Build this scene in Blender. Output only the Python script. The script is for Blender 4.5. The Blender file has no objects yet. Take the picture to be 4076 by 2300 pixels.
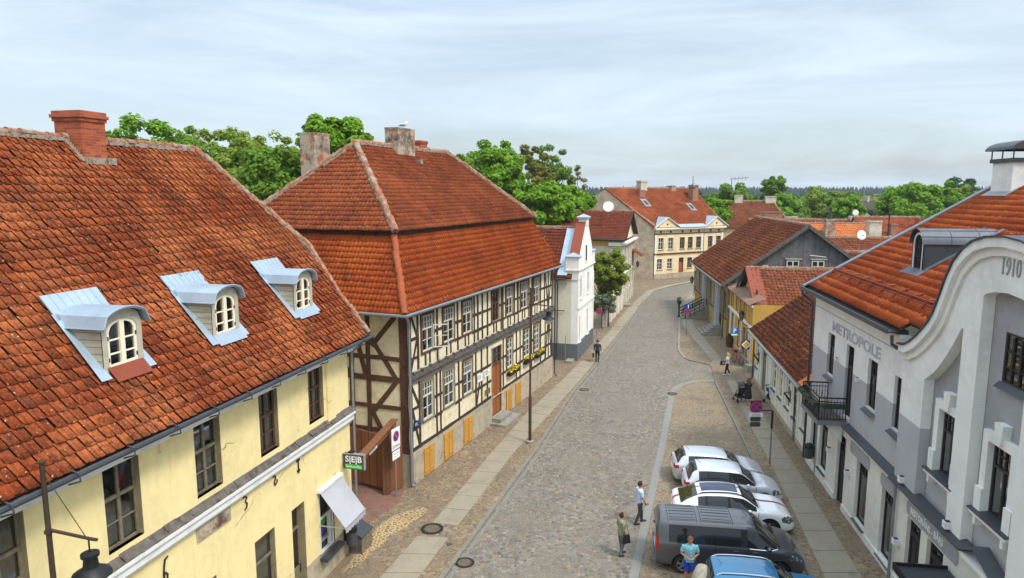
import bpy, bmesh, math, random
import numpy as np
from mathutils import Vector, Matrix
R=math.radians; PI=math.pi
random.seed(7); rng=np.random.default_rng(7)
S=bpy.context.scene; C=S.collection
# ---------------------------------------------------------------- camera, sky, sun, exposure
cam=bpy.data.cameras.new('camera'); co=bpy.data.objects.new('camera',cam); C.objects.link(co)
cam.sensor_width=36; cam.lens=24; cam.clip_end=9000; cam.clip_start=.1
co.location=(0,0,13.5); co.rotation_euler=(R(90-8.12),0,0); S.camera=co
SUN_AZ=132; SUN_EL=54            # azimuth clockwise from +Y
W=bpy.data.worlds.new('World'); S.world=W; W.use_nodes=True
nt=W.node_tree; N=nt.nodes; Lk=nt.links
bg=N['Background']; bg.inputs[1].default_value=.12
sky=N.new('ShaderNodeTexSky'); sky.sky_type='NISHITA'; sky.sun_disc=False
sky.sun_elevation=R(SUN_EL); sky.sun_rotation=R(SUN_AZ); sky.dust_density=2.5; sky.altitude=50
tc=N.new('ShaderNodeTexCoord'); mp=N.new('ShaderNodeMapping'); mp.inputs['Scale'].default_value=(1.2,2.2,9); mp.inputs['Rotation'].default_value=(.1,.06,.5)
Lk.new(tc.outputs['Generated'],mp.inputs[0])
nz=N.new('ShaderNodeTexNoise'); nz.inputs['Scale'].default_value=1.7; nz.inputs['Detail'].default_value=7; nz.inputs['Roughness'].default_value=.58; nz.inputs['Distortion'].default_value=.5
Lk.new(mp.outputs[0],nz.inputs['Vector'])
rp=N.new('ShaderNodeValToRGB'); rp.color_ramp.elements[0].position=.28; rp.color_ramp.elements[1].position=.72
rp.color_ramp.elements[0].color=(.34,.34,.34,1); rp.color_ramp.elements[1].color=(.97,.97,.97,1)
Lk.new(nz.outputs['Fac'],rp.inputs[0])
mx=N.new('ShaderNodeMix'); mx.data_type='RGBA'; Lk.new(rp.outputs[0],mx.inputs[0]); Lk.new(sky.outputs[0],mx.inputs[6]); mx.inputs[7].default_value=(5.4,6.35,7.15,1)
# overcast sky: brighter towards the zenith
sz=N.new('ShaderNodeSeparateXYZ'); Lk.new(tc.outputs['Generated'],sz.inputs[0]); zr_=N.new('ShaderNodeMapRange'); zr_.inputs[1].default_value=.22; zr_.inputs[2].default_value=1; zr_.inputs[3].default_value=1.05; zr_.inputs[4].default_value=2.6; Lk.new(sz.outputs[2],zr_.inputs[0])
vm=N.new('ShaderNodeVectorMath'); vm.operation='SCALE'; Lk.new(mx.outputs[2],vm.inputs[0]); Lk.new(zr_.outputs[0],vm.inputs['Scale']); Lk.new(vm.outputs[0],bg.inputs[0])
sl=bpy.data.lights.new('sun','SUN'); sl.energy=2.4; sl.angle=R(13); sl.color=(1,.95,.86)
so=bpy.data.objects.new('sun',sl); C.objects.link(so)
sd=Vector((math.sin(R(SUN_AZ))*math.cos(R(SUN_EL)),math.cos(R(SUN_AZ))*math.cos(R(SUN_EL)),math.sin(R(SUN_EL))))
so.rotation_euler=sd.to_track_quat('Z','Y').to_euler(); so.location=sd*60
vs=S.view_settings; vs.view_transform='Standard'; vs.look='None'; vs.exposure=0.30; vs.gamma=1
S.cycles.max_bounces=6; S.cycles.transparent_max_bounces=10; S.cycles.volume_bounces=0
# ---------------------------------------------------------------- object helpers
def tag(o,label=None,cat=None,group=None,kind=None):
    if label: o['label']=label
    if cat: o['category']=cat
    if group: o['group']=group
    if kind: o['kind']=kind
    return o
def empty(name,label,cat,loc=(0,0,0),rz=0,group=None,kind=None):
    o=bpy.data.objects.new(name,None); C.objects.link(o); o.location=loc; o.rotation_euler=(0,0,rz); o.empty_display_size=.2
    return tag(o,label,cat,group,kind)
def bld(name,label,cat,xy,az,right=False,group=None):   # local x along facade (left to right seen from outside), y into the house
    return empty(name,label,cat,(xy[0],xy[1],0),R(90-az+(180 if right else 0)),group)
def link(name,me,mats=None,parent=None,smooth=False):
    if mats is not None:
        for m in (mats if isinstance(mats,(list,tuple)) else [mats]): me.materials.append(m)
    o=bpy.data.objects.new(name,me); C.objects.link(o)
    if parent is not None: o.parent=parent
    if smooth: me.polygons.foreach_set('use_smooth',[True]*len(me.polygons))
    return o
def copy_tree(o,parent=None):
    c=o.copy(); C.objects.link(c); c.parent=parent
    for ch in list(o.children): copy_tree(ch,c)
    return c
class MB:
    def __init__(s): s.v=[]; s.f=[]; s.m=[]; s.cur=0
    def mat(s,i): s.cur=i; return s
    def add(s,vs,fs):
        b=len(s.v); s.v+= [tuple(q) for q in vs]
        for f in fs: s.f.append([b+i for i in f]); s.m.append(s.cur)
        return s
    def box(s,x0,x1,y0,y1,z0,z1):
        return s.add([(x0,y0,z0),(x1,y0,z0),(x1,y1,z0),(x0,y1,z0),(x0,y0,z1),(x1,y0,z1),(x1,y1,z1),(x0,y1,z1)],
          [(0,3,2,1),(4,5,6,7),(0,1,5,4),(1,2,6,5),(2,3,7,6),(3,0,4,7)])
    def quad(s,*p): return s.add(p,[tuple(range(len(p)))])
    def beam(s,p,q,w,d,up=(0,0,1)):
        p,q,up=Vector(p),Vector(q),Vector(up); a=(q-p).normalized(); b=a.cross(up)
        if b.length<1e-4: b=a.cross(Vector((1,0,0)))
        b.normalize(); c=b.cross(a); b*=w/2; c*=d/2
        vs=[p-b-c,p+b-c,p+b+c,p-b+c,q-b-c,q+b-c,q+b+c,q-b+c]
        return s.add(vs,[(0,3,2,1),(4,5,6,7),(0,1,5,4),(1,2,6,5),(2,3,7,6),(3,0,4,7)])
    def tube(s,pts,r,n=8,caps=True):
        pts=[Vector(p) for p in pts]; rs=r if isinstance(r,(list,tuple)) else [r]*len(pts); b=len(s.v); ref=None
        for i,p in enumerate(pts):
            a=(pts[min(i+1,len(pts)-1)]-pts[max(i-1,0)]).normalized()
            if ref is None: ref=a.orthogonal().normalized()
            ref=(ref-a*ref.dot(a)); ref=ref.normalized() if ref.length>1e-5 else a.orthogonal().normalized()
            c=a.cross(ref)
            for k in range(n):
                t=2*PI*k/n; s.v.append(tuple(p+(ref*math.cos(t)+c*math.sin(t))*rs[i]))
        for i in range(len(pts)-1):
            for k in range(n):
                k2=(k+1)%n; s.f.append([b+i*n+k,b+i*n+k2,b+(i+1)*n+k2,b+(i+1)*n+k]); s.m.append(s.cur)
        if caps:
            s.f.append([b+k for k in range(n)][::-1]); s.m.append(s.cur)
            s.f.append([b+(len(pts)-1)*n+k for k in range(n)]); s.m.append(s.cur)
        return s
    def lathe(s,prof,c=(0,0,0),n=16,axis='z',caps=True):
        b=len(s.v)
        for r,z in prof:
            for k in range(n):
                t=2*PI*k/n; x,y=r*math.cos(t),r*math.sin(t)
                s.v.append((c[0]+x,c[1]+y,c[2]+z) if axis=='z' else (c[0]+x,c[1]+z,c[2]+y) if axis=='y' else (c[0]+z,c[1]+x,c[2]+y))
        for i in range(len(prof)-1):
            for k in range(n):
                k2=(k+1)%n; s.f.append([b+i*n+k,b+i*n+k2,b+(i+1)*n+k2,b+(i+1)*n+k]); s.m.append(s.cur)
        if caps and prof[0][0]>1e-4: s.f.append([b+k for k in range(n)][::-1]); s.m.append(s.cur)
        if caps and prof[-1][0]>1e-4: s.f.append([b+(len(prof)-1)*n+k for k in range(n)]); s.m.append(s.cur)
        return s
    def prism(s,poly,y0,y1,ax='xz'):          # polygon extruded; ax xz -> along y, xy -> along z, yz -> along x
        f=(lambda a,b,c:(a,c,b)) if ax=='xz' else (lambda a,b,c:(a,b,c)) if ax=='xy' else (lambda a,b,c:(c,a,b))
        n=len(poly); return s.add([f(a,b,y0) for a,b in poly]+[f(a,b,y1) for a,b in poly],
          [tuple(range(n)),tuple(range(2*n-1,n-1,-1))]+[(i,n+i,n+(i+1)%n,(i+1)%n) for i in range(n)])
    def build_each(s,name,mats,parent=None):      # every separate piece becomes an object of its own
        p=list(range(len(s.v)))
        def fd(i):
            while p[i]!=i: p[i]=p[p[i]]; i=p[i]
            return i
        for f in s.f:
            for i in f[1:]: p[fd(i)]=fd(f[0])
        g={}
        for f,m in zip(s.f,s.m): g.setdefault(fd(f[0]),[]).append((f,m))
        for fs in g.values():
            q=MB(); ix={}
            for f,m in fs:
                for i in f:
                    if i not in ix: ix[i]=len(q.v); q.v.append(s.v[i])
                q.f.append([ix[i] for i in f]); q.m.append(m)
            q.build(name,mats,parent)
    def build(s,name,mats,parent=None,smooth=False,fix=True):
        me=bpy.data.meshes.new(name); me.from_pydata(s.v,[],s.f); me.polygons.foreach_set('material_index',s.m)
        if fix:
            bm=bmesh.new(); bm.from_mesh(me)
            big=[f for f in bm.faces if len(f.verts)>4]
            if big: bmesh.ops.triangulate(bm,faces=big)
            bmesh.ops.recalc_face_normals(bm,faces=bm.faces); bm.to_mesh(me); bm.free()
        me.update(); o=link(name,me,mats,parent,smooth)
        if smooth:
            try: me.set_sharp_from_angle(angle=R(40))
            except Exception: pass
        return o
def wall_open(b,x0,x1,z0,z1,ops,y=0,depth=.3,bands=None,tops=None):   # wall face in plane y looking to -y, with real openings and reveals
    xs=sorted({x0,x1}|{v for o in ops for v in o[:2]}); zs={z0,z1}|{v for o in ops for v in o[2:4]}
    if bands: zs|={v for v,_ in bands if z0<v<z1}
    zs=sorted(zs); xs=[v for v in xs if x0<=v<=x1]; zs=[v for v in zs if z0<=v<=z1]
    def mi(z):
        if bands:
            k=0
            for v,i in bands:
                if z>=v: k=i
            b.cur=k
    for i in range(len(xs)-1):
        for j in range(len(zs)-1):
            cx,cz=(xs[i]+xs[i+1])/2,(zs[j]+zs[j+1])/2
            if any(o[0]<cx<o[1] and o[2]<cz<o[3] for o in ops): continue
            mi(cz); b.quad((xs[i],y,zs[j]),(xs[i+1],y,zs[j]),(xs[i+1],y,zs[j+1]),(xs[i],y,zs[j+1]))
    for o in ops:
        a,c,e,f=o[:4]; Y=y+depth; mi((e+f)/2)
        zz=[e]+[v for v in zs if e<v<f]+[f]
        for k in range(len(zz)-1):
            mi((zz[k]+zz[k+1])/2)
            b.quad((a,y,zz[k]),(a,Y,zz[k]),(a,Y,zz[k+1]),(a,y,zz[k+1])); b.quad((c,y,zz[k]),(c,y,zz[k+1]),(c,Y,zz[k+1]),(c,Y,zz[k]))
        b.quad((a,y,e),(c,y,e),(c,Y,e),(a,Y,e)); b.quad((a,y,f),(a,Y,f),(c,Y,f),(c,y,f))
def text(body,size,mat,parent,loc,rot=(PI/2,0,0),ext=.01,name='lettering',align='CENTER',sx=1,bold=0):
    cu=bpy.data.curves.new('t','FONT'); cu.body=body; cu.size=size; cu.extrude=ext; cu.align_x=align; cu.align_y='CENTER'; cu.resolution_u=3; cu.offset=bold
    t=bpy.data.objects.new('t',cu); C.objects.link(t); dg=bpy.context.evaluated_depsgraph_get()
    me=bpy.data.meshes.new_from_object(t.evaluated_get(dg)); bpy.data.objects.remove(t); me.materials.clear()
    o=link(name,me,mat,parent); o.location=loc; o.rotation_euler=rot; o.scale=(sx,1,1); return o
# ---------------------------------------------------------------- materials
def mk(name):
    m=bpy.data.materials.new(name); m.use_nodes=True; t=m.node_tree; return m,t,t.nodes['Principled BSDF']
def mixc(t,fac,a,b,mode='MIX'):
    n=t.nodes.new('ShaderNodeMix'); n.data_type='RGBA'; n.blend_type=mode
    for i,v in ((0,fac),(6,a),(7,b)):
        if hasattr(v,'is_linked') or isinstance(v,bpy.types.NodeSocket): t.links.new(v,n.inputs[i])
        elif i==0: n.inputs[0].default_value=v
        else: n.inputs[i].default_value=(*v,1)
    return n.outputs[2]
def noise(t,scale,detail=4,rough=.6,stretch=None,lo=.4,hi=.6,coord='Object'):
    c=t.nodes.new('ShaderNodeTexCoord'); n=t.nodes.new('ShaderNodeTexNoise'); n.inputs['Scale'].default_value=scale; n.inputs['Detail'].default_value=detail; n.inputs['Roughness'].default_value=rough
    src=c.outputs[coord]
    if stretch:
        mpn=t.nodes.new('ShaderNodeMapping'); mpn.inputs['Scale'].default_value=stretch; t.links.new(src,mpn.inputs[0]); src=mpn.outputs[0]
    t.links.new(src,n.inputs['Vector'])
    r=t.nodes.new('ShaderNodeMapRange'); r.inputs[1].default_value=lo; r.inputs[2].default_value=hi; t.links.new(n.outputs['Fac'],r.inputs[0]); return r.outputs[0]
def bump(t,p,h,strength=.4,dist=.02):
    b=t.nodes.new('ShaderNodeBump'); b.inputs['Strength'].default_value=strength; b.inputs['Distance'].default_value=dist; t.links.new(h,b.inputs['Height']); t.links.new(b.outputs[0],p.inputs['Normal'])
def mat(name,col,rough=.8,metal=0,spec=.3,layers=(),bmp=None,coat=0):
    m,t,p=mk(name); out=None; c=col
    for L in layers:      # (scale,colour,lo,hi[,stretch])
        f=noise(t,L[0],5,.62,L[4] if len(L)>4 else None,L[2],L[3]); c=mixc(t,f,c,L[1])
    if isinstance(c,tuple): p.inputs['Base Color'].default_value=(*c,1)
    else: t.links.new(c,p.inputs['Base Color'])
    p.inputs['Roughness'].default_value=rough; p.inputs['Metallic'].default_value=metal; p.inputs['Specular IOR Level'].default_value=spec; p.inputs['Coat Weight'].default_value=coat; p.inputs['Coat Roughness'].default_value=.05
    if bmp: bump(t,p,noise(t,bmp[0],5,.6,bmp[3] if len(bmp)>3 else None,0,1),bmp[1],bmp[2])
    return m
def plaster(name,c,dirt=(.25,.2,.13),amt=(.58,.8),sc=1.3):
    d=tuple(x*.78 for x in c); l=tuple(min(1,x*1.12) for x in c)
    return mat(name,c,.9,layers=((.5,d,.4,.75),(3.5,l,.45,.9),(sc,dirt,amt[0],amt[1]+.12),(26,d,.5,1.0),(2.2,d,.56,.9,(1,1,.22)),(1.6,dirt,.60,.95,(2.6,2.6,.22)),(9,dirt,.62,.9)),bmp=(30,.25,.01))
def tile_mat(name,cols,dark=(.045,.018,.012),dk=(.46,.72),moss=(.42,.40,.30),ms=.66,hl=(.52,.16,.055)):
    m,t,p=mk(name); nd=t.nodes
    uv=nd.new('ShaderNodeUVMap'); uv.uv_map='UVMap'; wn=nd.new('ShaderNodeTexWhiteNoise'); wn.noise_dimensions='2D'; t.links.new(uv.outputs[0],wn.inputs['Vector'])
    r=nd.new('ShaderNodeValToRGB'); e=r.color_ramp.elements; e[0].color=(*cols[0],1); e[1].color=(*cols[-1],1); e[1].position=1
    for i,cc in enumerate(cols[1:-1]): x=e.new((i+1)/(len(cols)-1)); x.color=(*cc,1)
    t.links.new(wn.outputs['Value'],r.inputs[0]); c=r.outputs[0]
    c=mixc(t,noise(t,.45,3,.5,None,.42,.72),c,hl)
    c=mixc(t,noise(t,7,7,.76,None,dk[0]-.05,dk[1]-.07),c,dark)
    c=mixc(t,noise(t,1.1,4,.6,None,.5,.95),c,dark)
    c=mixc(t,noise(t,30,3,.7,None,.5,1.0),c,hl)
    c=mixc(t,noise(t,9,4,.75,None,ms,ms+.07),c,moss)
    c=mixc(t,noise(t,13,2,.5,None,.70,.73),c,(.46,.42,.30))
    c=mixc(t,noise(t,2.6,6,.75,None,.60,.70),c,(.09,.065,.035))
    t.links.new(c,p.inputs['Base Color']); p.inputs['Roughness'].default_value=.9; p.inputs['Specular IOR Level'].default_value=.12
    bump(t,p,noise(t,45,4,.6,None,0,1),.4,.01); return m
def brick_mat(name,c1,c2,mort,sc=1.0,bw=.26,rh=.078):
    m,t,p=mk(name); nd=t.nodes; tcn=nd.new('ShaderNodeTexCoord'); sp=nd.new('ShaderNodeSeparateXYZ'); t.links.new(tcn.outputs['Object'],sp.inputs[0])
    ad=nd.new('ShaderNodeMath'); t.links.new(sp.outputs[0],ad.inputs[0]); t.links.new(sp.outputs[1],ad.inputs[1]); cb=nd.new('ShaderNodeCombineXYZ'); t.links.new(ad.outputs[0],cb.inputs[0]); t.links.new(sp.outputs[2],cb.inputs[1])
    b=nd.new('ShaderNodeTexBrick'); b.inputs['Scale'].default_value=sc; b.inputs['Brick Width'].default_value=bw; b.inputs['Row Height'].default_value=rh; b.inputs['Mortar Size'].default_value=.009
    b.inputs['Color1'].default_value=(*c1,1); b.inputs['Color2'].default_value=(*c2,1); b.inputs['Mortar'].default_value=(*mort,1); t.links.new(cb.outputs[0],b.inputs['Vector'])
    c=mixc(t,noise(t,3,5,.65,None,.5,.8),b.outputs[0],tuple(x*.45 for x in c1)); t.links.new(c,p.inputs['Base Color']); p.inputs['Roughness'].default_value=.9
    bump(t,p,b.outputs['Fac'],-.6,.012); return m
def plank_mat(name,c1,c2,gap=.14,axis=0,rough=.8,dirt=None):
    m,t,p=mk(name); nd=t.nodes; tcn=nd.new('ShaderNodeTexCoord'); sp=nd.new('ShaderNodeSeparateXYZ'); t.links.new(tcn.outputs['Object'],sp.inputs[0])
    if axis==3:
        ad=nd.new('ShaderNodeMath'); t.links.new(sp.outputs[0],ad.inputs[0]); t.links.new(sp.outputs[1],ad.inputs[1]); src=ad.outputs[0]
    else: src=sp.outputs[axis]
    dv=nd.new('ShaderNodeMath'); dv.operation='DIVIDE'; dv.inputs[1].default_value=gap; t.links.new(src,dv.inputs[0])
    fl=nd.new('ShaderNodeMath'); fl.operation='FLOOR'; t.links.new(dv.outputs[0],fl.inputs[0]); fr=nd.new('ShaderNodeMath'); fr.operation='FRACT'; t.links.new(dv.outputs[0],fr.inputs[0])
    wn=nd.new('ShaderNodeTexWhiteNoise'); wn.noise_dimensions='1D'; t.links.new(fl.outputs[0],wn.inputs['W'])
    c=mixc(t,wn.outputs['Value'],c1,c2); st=(9,9,1) if axis in(0,3,1) else (1,1,9)
    c=mixc(t,noise(t,2.2,5,.65,st,.45,.8),c,tuple(x*.5 for x in c1))
    if dirt: c=mixc(t,noise(t,1.2,4,.6,None,.5,.75),c,dirt)
    lt=nd.new('ShaderNodeMath'); lt.operation='LESS_THAN'; lt.inputs[1].default_value=.08; t.links.new(fr.outputs[0],lt.inputs[0])
    c=mixc(t,lt.outputs[0],c,tuple(x*.2 for x in c1)); t.links.new(c,p.inputs['Base Color']); p.inputs['Roughness'].default_value=rough
    bump(t,p,lt.outputs[0],-.6,.02); return m
def cobble_mat(name,cols,joint,scale=6.2,big=None,patch=None,jw=1):
    m,t,p=mk(name); nd=t.nodes; tcn=nd.new('ShaderNodeTexCoord'); 
    dn=nd.new('ShaderNodeTexNoise'); dn.inputs['Scale'].default_value=3; t.links.new(tcn.outputs['Object'],dn.inputs['Vector'])
    va=nd.new('ShaderNodeVectorMath'); va.operation='MULTIPLY_ADD'; va.inputs[1].default_value=(.12,.12,0); t.links.new(dn.outputs['Color'],va.inputs[0]); t.links.new(tcn.outputs['Object'],va.inputs[2])
    v=nd.new('ShaderNodeTexVoronoi'); v.voronoi_dimensions='2D'; v.inputs['Scale'].default_value=scale; t.links.new(va.outputs[0],v.inputs['Vector'])
    e=nd.new('ShaderNodeTexVoronoi'); e.voronoi_dimensions='2D'; e.feature='DISTANCE_TO_EDGE'; e.inputs['Scale'].default_value=scale; t.links.new(va.outputs[0],e.inputs['Vector'])
    sp=nd.new('ShaderNodeSeparateColor'); t.links.new(v.outputs['Color'],sp.inputs[0])
    r=nd.new('ShaderNodeValToRGB'); el=r.color_ramp.elements; el[0].color=(*cols[0],1); el[1].color=(*cols[-1],1)
    for i,cc in enumerate(cols[1:-1]): x=el.new((i+1)/(len(cols)-1)); x.color=(*cc,1)
    t.links.new(sp.outputs[0],r.inputs[0]); c=r.outputs[0]
    c=mixc(t,noise(t,40,3,.7,None,.4,1.1),c,(.32,.28,.22))
    if big: c=mixc(t,noise(t,big[0],5,.6,None,big[2],big[3]),c,big[1])
    er=nd.new('ShaderNodeMapRange'); er.inputs[1].default_value=.03; er.inputs[2].default_value=.12; t.links.new(e.outputs['Distance'],er.inputs[0])
    er.inputs[1].default_value*=jw; er.inputs[2].default_value*=jw
    jf=nd.new('ShaderNodeMath'); jf.operation='SUBTRACT'; jf.inputs[0].default_value=1; t.links.new(er.outputs[0],jf.inputs[1])
    jc=mixc(t,noise(t,.5,4,.6,None,.4,.7),joint,tuple(x*.55 for x in joint))
    c=mixc(t,jf.outputs[0],c,jc)
    if patch: c=mixc(t,noise(t,patch[0],4,.6,None,patch[2],patch[3]),c,patch[1])
    t.links.new(c,p.inputs['Base Color']); p.inputs['Roughness'].default_value=.75; p.inputs['Specular IOR Level'].default_value=.3
    bump(t,p,er.outputs[0],.7,.04); return m
def glass_mat(name,tint=(.55,.6,.6),base=.12):
    m=bpy.data.materials.new(name); m.use_nodes=True; t=m.node_tree; t.nodes.clear(); o=t.nodes.new('ShaderNodeOutputMaterial')
    a=t.nodes.new('ShaderNodeBsdfTransparent'); a.inputs[0].default_value=(*tint,1); g=t.nodes.new('ShaderNodeBsdfGlossy'); g.inputs['Roughness'].default_value=.03
    lw=t.nodes.new('ShaderNodeLayerWeight'); lw.inputs[0].default_value=.5; ad=t.nodes.new('ShaderNodeMath'); ad.operation='MULTIPLY_ADD'; ad.inputs[1].default_value=.65; ad.inputs[2].default_value=base; ad.use_clamp=True
    t.links.new(lw.outputs['Fresnel'],ad.inputs[0]); x=t.nodes.new('ShaderNodeMixShader'); t.links.new(ad.outputs[0],x.inputs[0]); t.links.new(a.outputs[0],x.inputs[1]); t.links.new(g.outputs[0],x.inputs[2]); t.links.new(x.outputs[0],o.inputs[0]); return m
def leaf_mat(name,c1,c2,c3):
    m=bpy.data.materials.new(name); m.use_nodes=True; t=m.node_tree; p=t.nodes['Principled BSDF']; g=t.nodes.new('ShaderNodeNewGeometry')
    r=t.nodes.new('ShaderNodeValToRGB'); e=r.color_ramp.elements; e[0].color=(*c1,1); e[1].color=(*c3,1); e.new(.5).color=(*c2,1); t.links.new(g.outputs['Random Per Island'],r.inputs[0])
    c=mixc(t,noise(t,.35,3,.6,None,.4,.7),r.outputs[0],c2); t.links.new(c,p.inputs['Base Color']); p.inputs['Roughness'].default_value=.6; p.inputs['Specular IOR Level'].default_value=.25
    tr=t.nodes.new('ShaderNodeBsdfTranslucent'); t.links.new(c,tr.inputs[0]); x=t.nodes.new('ShaderNodeMixShader'); x.inputs[0].default_value=.42; t.links.new(p.outputs[0],x.inputs[1]); t.links.new(tr.outputs[0],x.inputs[2]); t.links.new(x.outputs[0],t.nodes['Material Output'].inputs[0]); return m
RED=[(.11,.025,.011),(.31,.056,.014),(.19,.034,.012),(.42,.10,.026),(.25,.045,.013),(.14,.028,.012),(.35,.068,.018),(.22,.06,.03)]
m_tileY=tile_mat('tile_orange',RED,dk=(.50,.74))
m_tileH=tile_mat('tile_brown',[(.20,.050,.022),(.29,.070,.026),(.24,.055,.02),(.34,.085,.03),(.21,.05,.024)],dk=(.5,.8),hl=(.42,.11,.04))
m_tileHl=tile_mat('tile_vivid',[(.27,.05,.015),(.42,.075,.018),(.33,.06,.017),(.46,.095,.022)],dk=(.54,.82),hl=(.5,.11,.025),ms=.72)
m_tileD=tile_mat('tile_darkred',[(.12,.028,.016),(.17,.04,.02),(.14,.032,.017),(.20,.048,.024)],dk=(.55,.8),hl=(.2,.05,.025),ms=.7)
m_tileM=tile_mat('tile_new',[(.29,.05,.014),(.36,.068,.018),(.31,.055,.015),(.38,.075,.02)],dark=(.14,.03,.012),dk=(.55,.85),ms=.78,hl=(.47,.11,.03))
m_tileO=tile_mat('tile_bright',[(.55,.17,.055),(.60,.19,.065),(.52,.16,.05)],dk=(.7,.95),dark=(.3,.09,.04),ms=.8,hl=(.62,.2,.07))
m_tileL=tile_mat('tile_low',[(.14,.035,.018),(.30,.06,.02),(.19,.042,.02),(.36,.075,.024),(.16,.04,.02),(.42,.13,.05)],dk=(.42,.60),ms=.72)
m_tileO2=tile_mat('tile_faded',[(.22,.055,.022),(.33,.085,.032),(.26,.068,.03),(.16,.04,.02),(.36,.12,.055)],dk=(.46,.68),moss=(.38,.31,.22),ms=.6,hl=(.36,.11,.045))
m_tileG=tile_mat('tile_grey',[(.12,.11,.10),(.15,.14,.13),(.13,.12,.11)],dark=(.07,.065,.06),dk=(.5,.8),moss=(.2,.19,.17),hl=(.16,.15,.14))
m_mortar=mat('mortar',(.30,.26,.20),.95,layers=((6,(.08,.06,.05),.5,.7),(14,(.42,.38,.3),.5,.8)),bmp=(20,.5,.02))
m_ridge=mat('ridge_tile',(.30,.11,.05),.9,layers=((2.5,(.32,.26,.19),.45,.6),(7,(.12,.06,.04),.5,.72),(16,(.42,.38,.30),.58,.75)),bmp=(20,.4,.02))
m_dark=mat('dark_timber',(.045,.03,.022),.85,layers=((3,(.10,.085,.07),.5,.75,(1,1,5)),(9,(.02,.014,.01),.5,.8)),bmp=(14,.4,.015))
m_brown=mat('brown_timber',(.115,.05,.026),.8,layers=((3,(.05,.03,.02),.45,.7),(8,(.16,.08,.05),.5,.8)),bmp=(18,.3,.01))
m_grey_t=mat('grey_timber',(.12,.105,.09),.9,layers=((4,(.05,.04,.035),.45,.7),(9,(.2,.18,.16),.5,.8)),bmp=(14,.4,.015))
def crack_mat(m):
    t=m.node_tree; p=t.nodes['Principled BSDF']; l=p.inputs['Base Color'].links[0].from_socket; nd=t.nodes; c=nd.new('ShaderNodeTexCoord'); n=nd.new('ShaderNodeTexNoise'); n.inputs['Scale'].default_value=2.2; n.inputs['Detail'].default_value=6; t.links.new(c.outputs['Object'],n.inputs['Vector'])
    v=nd.new('ShaderNodeVectorMath'); v.operation='MULTIPLY_ADD'; v.inputs[1].default_value=(.5,.5,.5); t.links.new(n.outputs['Color'],v.inputs[0]); t.links.new(c.outputs['Object'],v.inputs[2])
    e=nd.new('ShaderNodeTexVoronoi'); e.feature='DISTANCE_TO_EDGE'; e.inputs['Scale'].default_value=.42; t.links.new(v.outputs[0],e.inputs['Vector']); r=nd.new('ShaderNodeMapRange'); r.inputs[1].default_value=.004; r.inputs[2].default_value=.010; r.inputs[3].default_value=1; r.inputs[4].default_value=0; t.links.new(e.outputs['Distance'],r.inputs[0])
    mu=nd.new('ShaderNodeMath'); mu.operation='MULTIPLY'; t.links.new(r.outputs[0],mu.inputs[0]); t.links.new(noise(t,.5,2,.5,None,.53,.60),mu.inputs[1]); t.links.new(mixc(t,mu.outputs[0],l,(.36,.27,.12)),p.inputs['Base Color']); return m
m_wyel=plaster('plaster_yellow',(.84,.69,.34),(.62,.48,.22),(.6,.85))
crack_mat(m_wyel)
m_wht=plaster('plaster_infill',(.78,.69,.48),(.42,.34,.22),(.47,.74),2.4)
m_side=plaster('plaster_gable',(.80,.69,.45),(.42,.32,.17),(.5,.8),2.0)
m_plinth=plaster('plinth_stain',(.45,.38,.27),(.16,.14,.12),(.48,.68),2.2)
m_white=plaster('plaster_white',(.84,.82,.76),(.6,.56,.45),(.62,.9))
m_cream=plaster('plaster_cream',(.78,.73,.58),(.5,.45,.3),(.6,.9))
m_lgrey=plaster('plaster_lightgrey',(.80,.79,.74),(.5,.48,.42),(.6,.95))
m_mgrey=plaster('plaster_midgrey',(.35,.352,.36),(.27,.27,.29),(.6,.95))
m_mgrey2=plaster('plaster_bluegrey',(.46,.463,.47),(.40,.41,.44),(.6,.95))
m_warm=plaster('plaster_warmgrey',(.74,.72,.63),(.54,.48,.26),(.54,.9),.8)
m_band=plaster('plaster_band',(.80,.80,.76),(.6,.6,.55),(.6,.95))
m_peach=plaster('plaster_peach',(.80,.62,.36),(.50,.42,.32),(.5,.75))
m_peel=plaster('plaster_peeling',(.78,.58,.40),(.32,.27,.21),(.42,.66),1.1)
m_beige=plaster('plaster_beige',(.60,.54,.42),(.36,.30,.22),(.5,.8))
m_ochre=plaster('plaster_ochre',(.55,.32,.07),(.34,.22,.08),(.5,.8))
m_trim=plaster('trim_white',(.78,.76,.68),(.42,.38,.3),(.58,.85))
m_trimg=mat('trim_grey',(.74,.74,.71),.7,layers=((3,(.48,.48,.46),.5,.9),))
m_zinc=mat('zinc',(.34,.42,.49),.5,.4,.4,layers=((1.5,(.42,.50,.56),.4,.7),(6,(.25,.32,.39),.5,.9)))
m_zinc2=mat('zinc_aged',(.25,.26,.27),.5,.5,.5,layers=((5,(.4,.4,.4),.5,.8),))
m_anth=mat('anthracite_metal',(.05,.054,.06),.45,.3,.5,layers=((2,(.07,.075,.085),.4,.8),))
m_black=mat('black_iron',(.014,.014,.015),.5,.2,.4)
m_rust=mat('rusty_iron',(.055,.038,.026),.7,.3,.4,layers=((6,(.12,.06,.03),.5,.75),))
m_redm=mat('red_metal',(.23,.045,.018),.6,.05,.4,layers=((4,(.16,.032,.015),.5,.9),))
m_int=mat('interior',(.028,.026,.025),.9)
m_curt=mat('curtain',(.62,.62,.60),.9,layers=((5,(.4,.4,.4),.4,.7,(6,6,.5)),))
m_glass=glass_mat('glass')
m_glassd=glass_mat('glass_grey',(.35,.38,.38),.2)
m_fwhite=mat('frame_white',(.56,.55,.49),.6,layers=((8,(.6,.58,.5),.5,.9),))
m_fcream=mat('frame_cream',(.82,.76,.58),.55)
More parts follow.
